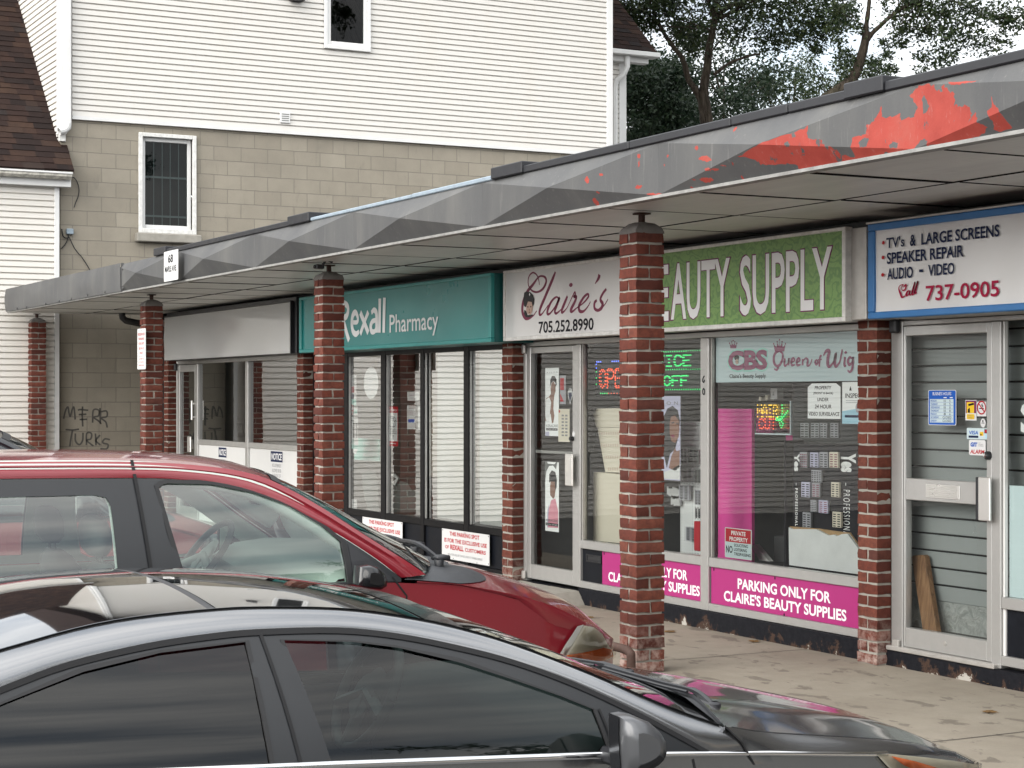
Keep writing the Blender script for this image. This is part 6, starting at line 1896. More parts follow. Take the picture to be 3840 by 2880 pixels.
# serif words: letters with feet
xa, xb = c((573, 375))[0][0], c((856, 375))[0][0]
F_.text("Claire's Beauty Supply", xa, xb, c((715, 398))[0][1], c((715, 355))[0][1], bold=.012)
F_.on('mauve', 2)
def sc(l, w_=.021, n=6): F_.line([(*at('cb', q[0], q[1], yf), *(q[2:] or (1.0,))) for q in l], w_, n)
sc([(965, 175, .7), (935, 190), (918, 225, 1.2), (920, 270, 1.2), (940, 295, .9), (965, 285), (985, 240, 1.1), (985, 200, .9), (965, 180, .6)]); sc([(935, 290, .6), (950, 305, 1.1), (940, 325, .8), (920, 318, .5)])
sc([(1003, 235), (1000, 285), (1012, 292, .7), (1030, 270, .5), (1035, 235, 1), (1032, 290)])
sc([(1055, 268, .5), (1080, 252, .6), (1070, 235, .8), (1055, 255, 1.1), (1058, 288, .9), (1085, 285, .4)]); sc([(1098, 268, .5), (1122, 252, .6), (1112, 235, .8), (1098, 255, 1.1), (1100, 288, .9), (1128, 285, .4)])
sc([(1142, 240, .7), (1142, 290)]); sc([(1142, 262, .5), (1165, 236, .6), (1182, 250, 1), (1178, 288, 1), (1200, 285, .5), (1216, 240, .5)])
sc([(1252, 245, .5), (1240, 262, .9), (1248, 282, .9), (1262, 268, .8), (1252, 245, .5)]); sc([(1292, 215, .5), (1278, 225, .8), (1272, 300, .8)]); sc([(1262, 248, .5), (1292, 244, .5)])
sc([(1305, 215, .5), (1325, 180, .9), (1350, 180, 1.1), (1340, 230, 1.3), (1338, 285, 1.2), (1355, 298, .8), (1385, 260, .6), (1400, 200, 1.1), (1392, 265, 1.2), (1402, 298, .9), (1430, 265, .6), (1445, 200, .7), (1450, 165, .5)], .024)
sc([(1472, 225), (1468, 290), (1482, 292, .5)]); F_.disc(*c((1478, 190))[0], .014, .009)
sc([(1530, 240, .6), (1510, 228, .8), (1495, 255, 1.1), (1505, 285, 1), (1525, 270, .7), (1535, 228, .9), (1530, 310, 1), (1512, 340, .8), (1492, 330, .6)])
F_.make('window_film', 'pale blue film banner across the top of the right beauty shop window', 'banner')
# notices of the right window
yn = GL + .006
x0, x1, z0, z1 = boxat('cb', 1180, 430, 1435, 705, yn)
F_ = Flat(yn); F_.on('paper_in'); cc = (x1 - x0) * .13
F_.poly([(x0, z0), (x1, z0), (x1, z1 - cc * .55), (x1 - cc, z1), (x0 + cc, z1), (x0, z1 - cc * .55)])
F_.on('ink', 1); w, h = x1 - x0, z1 - z0
for tx, a0, a1, c0, c1 in (('PROPERTY', .22, .73, .83, .925), ('(FRONT & BACK)', .18, .78, .67, .755), ('UNDER', .3, .64, .49, .59), ('24 HOUR', .22, .73, .285, .40), ('VIDEO SURVEILANCE', .03, .97, .08, .19)): F_.text(tx, x0 + w * a0, x0 + w * a1, z0 + h * c0, z0 + h * c1, bold=.018, shear=.12)
F_.make('surveillance_notice', 'white paper with cut corners about video surveillance in the right window', 'notice')
x0, _, z0, z1 = boxat('cb', 1448, 420, 1570, 745, yn); x1 = X1 - .054
F_ = Flat(yn); F_.on('paper_in').rect(x0, x1, z0, z1); w = .26; h = z1 - z0
F_.on('blue_pale', 1).poly([(x0, z0), (x1, z0), (x1, z0 + h * .38), (x0 + (x1 - x0) * .5, z0 + h * .36), (x0, z0 + h * .30)])
F_.on('ink', 2).text('INSPECTION', x0 + .035, x0 + .31, z0 + h * .62, z0 + h * .73, bold=.01); F_.poly([(x0 + .075, z1 - .055), (x0 + .1, z1 - .055), (x0 + .0875, z1 - .025)])
F_.on('navy', 2).rect(x0 + .03, x1, z0 + h * .15, z0 + h * .21)
F_.on('print_grey', 2).rect(x0 + .04, x1 - .01, z0 + h * .55, z0 + h * .562).rect(x0 + .04, x1 - .01, z0 + h * .50, z0 + h * .512).disc(x0 + .16, z0 + h * .38, .02, .03)
F_.make('inspection_poster', 'white and pale blue inspection poster against the right pier', 'poster')
x0, x1, z0, z1 = boxat('cl', 705, 235, 985, 560, YF + .0); _, z1 = at('cl', 705, 213, YF); _, z0 = at('cl', 722, 540, YF)
F_ = Flat(GL + .006); x0, x1 = at('cl', 707, 300, GL)[0], at('cl', 985, 300, GL)[0]; z0 = .525; z1 = at('cl', 846, 228, GL)[1]
F_.on('paper').board(x0, x1, z0, z1, .002, .008); w, h = x1 - x0, z1 - z0
F_.on('red_ink', 1).rect(x0 + w * .03, x1 - w * .03, z0 + h * .53, z1 - h * .025)
F_.on('white_ink', 2).text('PRIVATE', x0 + w * .25, x0 + w * .78, z0 + h * .77, z0 + h * .91, bold=.02).text('PROPERTY', x0 + w * .18, x0 + w * .86, z0 + h * .57, z0 + h * .71, bold=.02)
F_.on('frost', 1).rect(x0 + w * .03, x1 - w * .03, z0 + h * .02, z0 + h * .525)
F_.on('ink', 2).text('NO', x0 + w * .05, x0 + w * .30, z0 + h * .16, z0 + h * .40, bold=.025)
for k, tx in enumerate(('SOLICITING', 'LOITERING', 'TRESPASSING')): F_.text(tx, x0 + w * .35, x0 + w * (.87, .83, .97)[k], z0 + h * (.39 - .145 * k), z0 + h * (.49 - .145 * k), bold=.018)
F_.make('private_property_sign', 'red and white private property sign low in the right beauty shop window', 'sign')
# black display rack of press-on nails
yr = 7.72
x0, x1 = at('cb', 1062, 1200, yr)[0], at('cb', 1600, 1200, yr)[0]; z1 = at('cb', 1300, 905, yr)[1]
rk = thing('display_rack', 'black display rack of nail packets at the right of the beauty shop window', 'display rack', (x0, yr, .5))
mb = MB(); mb.bbox(x0, x1, yr, yr + .05, .45, z1, .004); mb.bbox(x0 - .02, x0 + .0, yr - .06, yr + .1, .45, z1 + .02, .003); obj('back_panel', mb, M['ink'], rk)
F_ = Flat(yr - .001); F_.on('white_ink')
def vtext(tx, rg, a, b0, b1, wd, y, sp=1.0, bold=.02):
    """lettering turned a quarter to the right, reading downwards"""
    (xm_, zt_) = at(rg, a, b0, y); (_, zb_) = at(rg, a, b1, y)
    f_ = lambda u, v: Vector((xm_ + v, y, zt_ - u))
    add_text(F_.mb, tx, f_, 0, zt_ - zb_, -wd / 2, wd / 2, spacing=sp, bold=bold)
vtext('Yes', 'cb', 1495, 975, 1122, .16, yr - .001, 1.0, .05); vtext('– PROFESSIONAL', 'cb', 1482, 1205, 1640, .07, yr - .001, 1.4, .0)
vtext('Yes', 'cb', 1095, 975, 1115, .06, yr - .062, 1.0, .05); vtext('– PROFESSIONAL', 'cb', 1092, 1205, 1540, .03, yr - .062, 1.4, .03)
F_.make('lettering', parent=rk)
NP = [(1118, 965, 1175, 1085), (1198, 968, 1262, 1083), (1272, 965, 1335, 1085), (1348, 965, 1415, 1085), (1208, 1105, 1285, 1200), (1130, 1198, 1195, 1315), (1212, 1205, 1272, 1315), (1362, 1200, 1425, 1315), (1200, 1340, 1248, 1430), (1265, 1340, 1335, 1440), (1140, 1435, 1202, 1550), (1372, 1430, 1438, 1550)]
for k, bx in enumerate(NP):
    y = yr - .03
    x0_, x1_, z0_, z1_ = boxat('cb', *bx, y)
    F_ = Flat(y); F_.on(('print_grey', 'print_lilac', 'print_grey', 'cream')[k % 4]).board(x0_, x1_, z0_, z1_, .015)
    F_.on('ink' if k % 3 else 'wine', 1); nr = 6
    for i in range(2 if k % 4 else 4):
        for j in range(nr):
            n_ = 2 if k % 4 else 4
            F_.rect(x0_ + (x1_ - x0_) * (i + .18) / n_, x0_ + (x1_ - x0_) * (i + .82) / n_, z0_ + (z1_ - z0_) * (j + .25) / nr * .92, z0_ + (z1_ - z0_) * (j + .7) / nr * .92)
    row = 'top row' if k < 4 else ('single pack hung between the two upper rows' if k == 4 else ('middle row' if k < 8 else ('third row' if k < 10 else 'lowest row')))
    pos = {0: 'leftmost in the top row', 1: 'second from left in the top row', 2: 'third from left in the top row', 3: 'rightmost in the top row', 4: 'hung alone between the two upper rows', 5: 'leftmost in the middle row', 6: 'centre of the middle row', 7: 'rightmost in the middle row', 8: 'left one in the third row', 9: 'right one in the third row', 10: 'left one in the lowest row', 11: 'right one in the lowest row'}[k]
    F_.make('nail_pack', 'nail packet on the black rack, ' + pos, 'packet', 'nail packets on the black rack')
# upper grey rack behind the notices
yu = 7.86
x0, x1 = at('cb', 1060, 800, yu)[0], at('cb', 1620, 800, yu)[0]; z0, z1 = at('cb', 1300, 895, yu)[1], at('cb', 1300, 430, yu)[1]
mb = MB(); mb.bbox(x0, x1, yu, yu + .04, z0, z1, .003); tag(obj('upper_rack', mb, M['cabin_dark']), 'dark upper rack panel behind the video surveillance notice', 'display rack')
for k, (a0, a1, lb) in enumerate(((1125, 1190, 'first'), (1205, 1270, 'second'), (1280, 1330, 'third'), (1358, 1420, 'fourth'))):
    x0_, x1_, z0_, z1_ = boxat('cb', a0, 740, a1, 852, yu - .01)
    F_ = Flat(yu - .012); F_.on('print_grey').board(x0_, x1_, z0_, z1_, .01); F_.on('cabin_dark', 1)
    for i in range(2):
        for j in range(6): F_.rect(x0_ + (x1_ - x0_) * (i + .15) / 2, x0_ + (x1_ - x0_) * (i + .8) / 2, z0_ + (z1_ - z0_) * (j + .25) / 6, z0_ + (z1_ - z0_) * (j + .7) / 6)
    F_.make('nail_pack', lb + ' nail packet from the left on the dark upper rack', 'packet', 'nail packets on the upper rack')
# bottles on top
for k, (a0, b0, a1, b1, m_) in enumerate(((888, 470, 940, 555, 'paper'), (797, 535, 815, 570, 'cream'), (845, 520, 868, 560, 'cream'))):
    x0_, x1_, z0_, z1_ = boxat('cb', a0, b0, a1, b1, 7.9)
    mb = MB(); mb.bbox(x0_, x1_, 7.9, 7.96, z0_, z1_, .004); mb.m = 0
    if k == 0: mb.lathe([(.012, z0_ + .03), (.012, z1_ - .05), (.006, z1_ - .04), (.006, z1_ - .02)], ((x0_ + x1_) / 2, 7.895, 0), seg=10)
    tag(obj('product_box', mb, M[m_]), ('white product carton standing above the hair cut sign', 'small pale jar left of the white carton', 'small pale jar next to the white carton')[k], 'carton')
# broken white board
yw = 7.60
pts = [at('cl', *q, yw) for q in ((1380, 630), (1375, 215), (1405, 232), (1660, 235), (1690, 248), (1740, 275), (1790, 298), (1840, 290), (1880, 305), (1925, 285), (1985, 280), (2120, 470), (2120, 720))]
mb = MB(); mb.prism([(u, max(v, .515)) for u, v in pts], lambda u, v: (u, yw, v), lambda u, v: (u, yw + .018, v))
wb = tag(obj('broken_board', mb, M['melamine']), 'broken white board with raw chipped edges leaning inside the right window', 'board')
pe = [at('cl', *q, yw + .004) for q in ((1373, 632), (1368, 205), (1660, 228), (1900, 262), (1990, 272), (2125, 470), (2125, 720))]
mb = MB(); mb.prism([(u, max(v, .514)) for u, v in pe], lambda u, v: (u, yw + .0185, v), lambda u, v: (u, yw + .03, v)); obj('raw_core', mb, M['chipboard'], wb)
mb = MB(); pq = [at('cl', *q, 7.64) for q in ((988, 405), (1025, 392), (1170, 598), (1070, 590))]
mb.prism([(u, max(v, .515)) for u, v in pq], lambda u, v: (u, 7.64, v), lambda u, v: (u, 7.68, v)); tag(obj('tube_light', mb, M['white_trim']), 'white tube lying slanted beside the private property sign', 'tube')
mb = MB(); q0, q1 = at('cl', 1215, 400, 7.75), at('cl', 1370, 600, 7.75); mb.bbox(q0[0], q1[0], 7.75, 7.95, .5, at('cl', 1300, 310, 7.75)[1], .01); tag(obj('dark_bin', mb, M['cabin_dark']), 'dark bin standing between the plum board and the broken white board', 'bin')
# number on the window post
F_ = Flat(YF - .0095); F_.on('ink')
for l in ([(378, 372, .8), (368, 385), (362, 410), (370, 422), (378, 412, .7)], [(372, 408), (380, 406)], [(370, 468), (362, 490), (366, 512), (376, 514), (378, 485), (370, 468)]):
    F_.line([(*at('cb', *q[:2], YF - .0095), *(q[2:] or (1.,))) for q in l], .011, 4)
F_.make('post_number', parent=b)
# ================================================================== repair shop
b = thing('shopfront', 'repair shop front with a two pane aluminium door at the right edge', 'shop front', (-7, YF, 0), 'shop fronts in the row')
X0 = PIER_X[3] + PW + .004; X1 = PIER_X[4] - .002
XM = -8.26
bars(b, 'frame', 'alu', [(X0, -9.055, YF - .002, YF + .06, .1, 2.13), (XM, -8.185, YF - .006, YF + .06, .1, 2.098), (-6.45, -6.36, YF - .006, YF + .06, .13, 2.098), (X1 - .05, X1, YF, YF + .06, .13, 2.098),
                         (-9.053, X1, YF - .001, YF + .058, 2.1, 2.13),
                         (-8.183, -6.452, YF - .004, YF + .06, .447, .513), (-6.358, X1 - .052, YF - .004, YF + .06, .447, .513),
                         (-8.183, -6.452, YF - .006, YF + .06, .12, .176), (-6.358, X1 - .052, YF - .006, YF + .06, .12, .176)])
mb = MB()
for (x0, x1) in ((-8.182, -6.453),):
    mb.box(x0, x0 + .014, YF + .012, YF + .034, .514, 2.097)
    mb.box(x0, x0 + .02, YF + .012, YF + .034, .177, .446)
obj('glazing_bead', mb, M['white_trim'], b)
pane(b, -8.185, -6.45, .513, 2.1, tilt=.001, yaw=.002); pane(b, -6.36, X1 - .05, .513, 2.1)
mb = MB(); mb.box(-8.16, -6.453, YF + .022, YF + .04, .178, .446); obj('lower_panel', mb, M['black_panel'], b)
mb = MB(); mb.box(-6.357, X1 - .053, YF + .022, YF + .04, .178, .446); obj('lower_panel', mb, M['black_panel'], b)
d = bars(b, 'door', 'alu', [(-9.05, -9.035, YF + .0, YF + .05, .128, 2.096), (-9.034, -9.03, YF + .004, YF + .05, .128, 2.096),
                            (-8.306, -8.263, YF - .002, YF + .05, .128, 2.096), (-9.029, -8.307, YF - .001, YF + .05, 2.036, 2.096), (-9.029, -8.307, YF - .001, YF + .05, 1.032, 1.165), (-9.029, -8.307, YF - .001, YF + .05, .128, .246)])
pane(d, -9.03, -8.306, 1.165, 2.036, name='door_pane', yaw=.002); pane(d, -9.03, -8.306, .246, 1.032, name='door_pane', yaw=.001)
x0, x1, z0, z1 = boxat('tv', 527, 1380, 790, 1498, YF)
mb = MB(); mb.bbox(x0, x1, YF - .006, YF - .002, 1.055, 1.138, .002)
for k in range(6):
    z = 1.064 + k * .0118
    mb.bbox(x0 + .01, x1 - .01, YF - .011, YF - .0062, z, z + .007, .002)
obj('vent_grille', mb, M['alu_bright'], d)
hx0, hx1 = at('tv', 916, 1500, YF - .055)[0], at('tv', 1025, 1500, YF - .055)[0]; hz1, hz0 = 1.2, at('tl', 915, 378, YF - .055)[1]
mb = MB(); mb.bbox(hx0 + .02, hx1, YF - .062, YF - .045, hz0, hz1, .004); mb.box(hx0 + .05, hx0 + .07, YF - .045, YF - .0025, hz0 + .04, hz1 - .04); obj('handle', mb, M['alu_bright'], d)
mb = MB(); mb.bbox(hx0, hx0 + .019, YF - .064, YF - .046, hz0 + .002, hz1 - .002, .003); obj('handle_grip', mb, M['satin_black'], d)
q = at('tv', 1015, 1158, YF)
mb = MB(); mb.lathe([(.0, YF - .032), (.018, YF - .03), (.024, YF - .022), (.026, YF - .002)], (q[0], 0, q[1]), 'Y', 18); obj('lock', mb, M['satin_black'], d, smooth=40)
mb = MB(); mb.lathe([(.0, YF - .036), (.013, YF - .035), (.013, YF - .03)], (q[0], 0, q[1]), 'Y', 14); obj('lock_core', mb, M['chrome'], d, smooth=40)
q = at('tv', 303, 155, YF)
mb = MB(); mb.bbox(q[0] - .03, q[0] + .035, YF - .05, YF - .003, q[1] - .04, q[1] + .04, .01); obj('hinge', mb, M['satin_black'], d)
q = at('tl', 275, 1205, YF)
mb = MB(); mb.bbox(q[0] - .03, q[0] + .03, YF - .03, YF - .003, .105, .165, .006); obj('hinge', mb, M['alu_old'], d)
mb = MB(); mb.lathe([(.0, YF - .006), (.013, YF - .005), (.014, YF - .001)], (at('tl', 598, 1207, YF)[0], 0, .19), 'Y', 12); obj('kick_lock', mb, M['alu_old'], d)
mb = MB(); mb.box(X0 - .03, X1, YF - .032, YF + .06, .0, .098); obj('base', mb, M['base'], b)
mb = MB(); mb.bbox(X0, -8.2, YF - .045, YF + .05, .099, .126, .004); obj('threshold', mb, M['alu_old'], b)
# slat wall close behind the glass
ysl = 7.64
sl = thing('slat_wall', 'grey slatted display wall with dark grooves behind the repair shop door', 'display wall', (-8, ysl, 0))
mb = MB()
z = at('tl', 600, 935, ysl)[1]
zs = z; P_ = .1035
while z < 2.5:
    mb.bbox(-9.24, -7.0, ysl, ysl + .03, z, z + P_ - .011, .004); z += P_
obj('slats', mb, M['slat'], sl)
mb = MB(); mb.box(-9.24, -7.0, ysl + .012, ysl + .04, zs + .001, 2.49); obj('grooves', mb, M['black_gap'], sl)
mb = MB(); mb.grid([[(-9.24 + 2.24 * i / 40, ysl + .005 + .008 * mnoise.noise(Vector((i * .4, j * .7, 0))), .02 + (zs - .02) * j / 8) for i in range(41)] for j in range(9)]); obj('plaster_foot', mb, M['plaster'], sl, smooth=True)
mb = MB(); mb.box(-9.2, -7.0, 7.53, ysl - .01, .012, .235); tag(obj('inner_step', mb, M['floor_dark']), 'dark floor step just inside the repair shop door', 'step')
# plank
yw = 7.53
pts = [((365, 622), (395, 612), (455, 612), (540, 1148), (445, 1140))]
mb = MB()
top = [at('tl', *q, yw + .05) for q in ((365, 625), (378, 614), (445, 610), (458, 622))]
bot = [at('tl', *q, yw) for q in ((447, 1150), (460, 1152), (530, 1155), (542, 1156))]
T3 = [Vector((u, yw + .05 + (0 if i in (0, 3) else .0), v)) for i, (u, v) in enumerate(top)]; B3 = [Vector((u, yw, v)) for u, v in bot]
rows = []
for k in range(9):
    t_ = k / 8
    r0 = [b_.lerp(t3, t_) for b_, t3 in zip(B3, T3)]
    rows.append(r0 + [p + Vector((0.0, .035, 0)) for p in r0[::-1]])
mb.grid(rows, closed_v=True); mb.fan(rows[-1]); mb.fan(rows[0], flip=True)
tag(obj('wood_plank', mb, M['wood'], smooth=30), 'worn brown wooden plank leaning inside the lower repair shop door pane', 'plank')
# stickers on the door glass
ys = GL - .006
x0, x1, z0, z1 = boxat('tv', 541, 648, 759, 922, ys)
F_ = Flat(ys); F_.on('paper').board(x0, x1, z0, z1, .001, .012); w, h = x1 - x0, z1 - z0
F_.on('blue_ink', 1).poly(roundrect(x0 + w * .02, x1 - w * .02, z0 + h * .015, z1 - h * .015, .01))
F_.on('white_ink', 2).text('BUSINESS HOURS', x0 + w * .17, x1 - w * .17, z0 + h * .85, z0 + h * .94).rect(x0 + w * .56, x0 + w * .67, z0 + h * .77, z0 + h * .795).rect(x0 + w * .78, x0 + w * .88, z0 + h * .77, z0 + h * .795)
F_.on('frost', 2).rect(x0 + w * .07, x1 - w * .09, z0 + h * .07, z0 + h * .74)
days = ('MONDAY', 'TUESDAY', 'WEDNESDAY', 'THURSDAY', 'FRIDAY', 'SATURDAY', 'SUNDAY')
for k, dn in enumerate(days):
    zz = z0 + h * (.665 - .094 * k)
    F_.on('blue_ink', 3).text(dn, x0 + w * .1, x0 + w * (.1 + .037 * len(dn)), zz, zz + h * .055, bold=.01).rect(x0 + w * .08, x1 - w * .1, zz - h * .018, zz - h * .012)
    F_.on('ink', 3)
    if k < 5: F_.text('10' if k < 4 else '8', x0 + w * .57, x0 + w * .64, zz - h * .005, zz + h * .06); F_.text('5' if k in (0, 1) else ('8' if k < 4 else '6'), x0 + w * .77, x0 + w * .81, zz - h * .005, zz + h * .06)
    else: F_.text('CLOSED', x0 + w * .53, x0 + w * .84, zz - h * .005, zz + h * .06)
F_.make('hours_sign', 'blue and white business hours sign on the repair shop door', 'sign')
x0, x1, z0, z1 = boxat('tv', 830, 726, 917, 885, ys)
F_ = Flat(ys); F_.on('paper').rect(x0, x1, z0, z1); w, h = x1 - x0, z1 - z0
F_.on('plum', 1).rect(x0 + w * .05, x1 - w * .03, z0 + h * .36, z1 - h * .03)
F_.on('yellow_ink', 2).rect(x0 + w * .14, x1 - w * .2, z0 + h * .36, z1 - h * .1).poly(roundrect(x0 + w * .14, x1 - w * .18, z0 + h * .06, z0 + h * .31, .008))
F_.on('ink', 3).poly([(x0 + w * .24, z0 + h * .38), (x0 + w * .45, z0 + h * .38), (x0 + w * .42, z0 + h * .62), (x0 + w * .26, z0 + h * .55)]); F_.line([(x0 + w * .3, z0 + h * .75), (x0 + w * .78, z0 + h * .82)], .012)
F_.on('grey_ink', 3).text('DIRECT', x0 + w * .26, x0 + w * .68, z0 + h * .2, z0 + h * .26).text('PAYMENT', x0 + w * .24, x0 + w * .72, z0 + h * .1, z0 + h * .16)
F_.make('sticker', 'yellow debit payment sticker on the repair shop door', 'sticker', 'stickers on the repair shop door')
x0, x1, z0, z1 = boxat('tv', 921, 740, 993, 853, ys)
F_ = Flat(ys); F_.on('paper').rect(x0, x1, z0, z1); cx, cz = (x0 + x1) / 2, (z0 + z1) / 2 + .008; r_ = (x1 - x0) * .44
F_.on('red_ink', 2).line([(cx + r_ * math.cos(a / 16 * 6.2832), cz + r_ * 1.05 * math.sin(a / 16 * 6.2832)) for a in range(16)], .008, 3, True).line([(cx - r_ * .7, cz + r_ * .7), (cx + r_ * .7, cz - r_ * .7)], .008)
F_.on('ink', 1).rect(cx - r_ * .6, cx + r_ * .55, cz - r_ * .22, cz - r_ * .05).line([(cx + r_ * .2, cz + r_ * .1), (cx + r_ * .35, cz + r_ * .3), (cx + r_ * .05, cz + r_ * .4), (cx + r_ * .2, cz + r_ * .7)], .006)
F_.make('sticker', 'square no smoking sticker on the repair shop door', 'sticker', 'stickers on the repair shop door')
q = at('tv', 967, 905, ys)
F_ = Flat(ys); F_.on('paper').disc(q[0], q[1], .022, .026); F_.on('ink', 1).rect(q[0] - .004, q[0] + .004, q[1] + .004, q[1] + .018).rect(q[0] - .014, q[0] + .014, q[1] - .002, q[1] + .001)
F_.make('sticker', 'small round white sticker under the no smoking sticker', 'sticker', 'stickers on the repair shop door')
x0, x1, z0, z1 = boxat('tv', 841, 945, 994, 1031, ys); x1 = -8.309
F_ = Flat(ys); F_.on('frost').poly(roundrect(x0, x1, z0, z1, .006)); w, h = x1 - x0, z1 - z0
F_.on('blue_ink', 1).text('VISA', x0 + w * .11, x0 + w * .49, z0 + h * .42, z0 + h * .76, shear=.2, bold=.02); F_.on('navy', 1).rect(x0 + w * .08, x0 + w * .5, z0 + h * .12, z0 + h * .32)
F_.on('paper', 1).rect(x0 + w * .55, x0 + w * .74, z0 + h * .28, z0 + h * .72); F_.on('yellow_ink', 2).rect(x0 + w * .57, x0 + w * .72, z0 + h * .32, z0 + h * .68); F_.on('ink', 3).rect(x0 + w * .6, x0 + w * .65, z0 + h * .34, z0 + h * .5)
F_.on('navy', 1).rect(x0 + w * .76, x0 + w * .98, z0 + h * .55, z0 + h * .92); F_.on('red_ink', 2).disc(x0 + w * .83, z0 + h * .74, w * .06, h * .14); F_.on('yellow_ink', 2).disc(x0 + w * .92, z0 + h * .74, w * .06, h * .14)
F_.on('blue_pale', 1).rect(x0 + w * .8, x0 + w * .98, z0 + h * .1, z0 + h * .45)
F_.make('sticker', 'wide pale sticker of payment cards on the repair shop door', 'sticker', 'stickers on the repair shop door')
x0, x1, z0, z1 = boxat('tv', 858, 1037, 987, 1156, ys)
F_ = Flat(ys); F_.on('paper').board(x0, x1, z0, z1, .001, .012); w, h = x1 - x0, z1 - z0
F_.on('blue_ink', 1).text('GIT', x0 + w * .1, x0 + w * .52, z0 + h * .55, z0 + h * .84, bold=.05, shear=.1)
F_.on('grey_ink', 1)
for k, tx in enumerate(('GIT', 'SECURITY', 'SYSTEMS')): F_.text(tx, x0 + w * .58, x0 + w * (.7, .88, .88)[k], z0 + h * (.78 - .1 * k), z0 + h * (.84 - .1 * k))
F_.on('red_ink', 1).text('ALARM', x0 + w * .07, x0 + w * .94, z0 + h * .1, z0 + h * .37, bold=.03, shear=.15)
F_.make('sticker', 'white alarm sticker just above the repair shop door lock', 'sticker', 'stickers on the repair shop door')
# decal letter and pale film on the right window
F_ = Flat(GL + .006); F_.on('white_ink')
xs = at('tv', 1252, 850, GL)[0]
F_.text('S', xs, xs + .2, at('tv', 1280, 995, GL)[1], at('tv', 1280, 735, GL)[1], bold=.03)
F_.make('window_letter', 'big white letter decal on the repair shop window at the right edge', 'decal')
F_ = Flat(GL + .009); F_.on('frost').rect(-8.165, -6.46, .515, at('tv', 1200, 1392, GL)[1]); F_.make('window_film', 'plain pale blue film on the lower half of the repair shop window', 'film')
# sign box with blue frame
yV = 7.08
sx0 = at('ts', 300, 800, yV)[0]; sx1 = -5.2
z0, z1 = at('ts', 1200, 1370, yV)[1], at('ts', 1200, 152, yV)[1]
z0 = 2.128; z1 = 2.695
s = thing('shop_sign', 'repair shop sign box with a blue frame and black and red lettering', 'sign', (sx0, yV, 2.4), 'sign boxes above the shop fronts')
mb = MB(); mb.bbox(sx0 + .01, sx1 - .01, yV + .05, 7.47, z0 + .004, z1 + .015, .004); obj('case', mb, M['alu_old'], s)
mb = MB()
for q in ((sx0, sx1, z1 - .042, z1), (sx0, sx1, z0, z0 + .04), (sx0, sx0 + .058, z0 + .0402, z1 - .0422), (sx1 - .05, sx1, z0 + .0402, z1 - .0422)):
    mb.bbox(q[0], q[1], yV, yV + .06, q[2], q[3], .006)
obj('rim', mb, M['blue_frame'], s)
mb = MB(); mb.bbox(sx0 - .01, sx1 + .01, yV - .004, yV + .2, z1 + .0005, z1 + .012, .002); obj('top_flashing', mb, M['alu_old'], s)
mb = MB()
rows = []
for j in range(9):
    rows.append([(sx0 + .056 + (sx1 - sx0 - .1) * i / 40, yV + .018 + .006 * mnoise.noise(Vector((i * .25, j * .2, 4))), z0 + .038 + (z1 - z0 - .078) * j / 8) for i in range(41)])
mb.grid(rows); obj('face', mb, M['sign_white'], s, smooth=True)
yy = yV + .010
def T(tx, l, m_, bold, **k):
    (xa, za), (xb, zb) = at('ts', *l[0], yy), at('ts', *l[1], yy)
    zl, zh = at('ts', *l[2], yy)[1], at('ts', *l[3], yy)[1]
    F_.on(m_).text(tx, xa, xb, zl, zh, bold=bold, **k)
F_ = Flat(yy)
T("TV's", ((532, 490), (752, 490), (550, 556), (550, 424)), 'navy', .02); T('&', ((820, 460), (892, 460), (860, 528), (860, 388)), 'navy', .02); T('LARGE SCREENS', ((958, 400), (1912, 350), (960, 516), (960, 374)), 'navy', .022)
T('SPEAKER REPAIR', ((538, 680), (1476, 600), (630, 742), (630, 602)), 'navy', .022)
T('AUDIO', ((542, 860), (856, 850), (560, 942), (560, 802)), 'navy', .022); T('VIDEO', ((1042, 810), (1362, 800), (1100, 893), (1100, 752)), 'navy', .022)
xa, za = at('ts', 932, 832, yy); xb, _ = at('ts', 980, 832, yy); F_.rect(xa, xb, za - .008, za + .008)
T('737-0905', ((1012, 1100), (1908, 1050), (1040, 1203), (1040, 1012)), 'crimson', .014)
F_.on('red_ink')
for q in ((495, 488), (491, 668), (487, 880)): F_.disc(*at('ts', *q, yy), .013, .011)
F_.on('crimson')
def cs_(l, w_=.013): F_.line([(*at('ts', q[0], q[1], yy), *(q[2:] or (1.0,))) for q in l], w_, 6)
cs_([(740, 1030, .5), (772, 1000, .8), (765, 1050, .8), (735, 1072, .5), (715, 1040, .4), (740, 1000, .4), (700, 1010, .4), (684, 1050, .7), (705, 1110, 1.3), (722, 1152, 1.0), (755, 1140, .5), (775, 1100, .4)])
cs_([(812, 1070, .5), (785, 1090, 1.0), (780, 1130, 1.2), (805, 1120, .5), (822, 1070, .6), (815, 1110, 1.2), (830, 1125, .6), (848, 1090, .4), (882, 965, .8), (862, 1040, 1.2), (848, 1110, 1.2), (870, 1105, .5), (918, 955, .8), (895, 1040, 1.2), (880, 1100, 1.2), (905, 1095, .4)])
F_.make('lettering', parent=s)
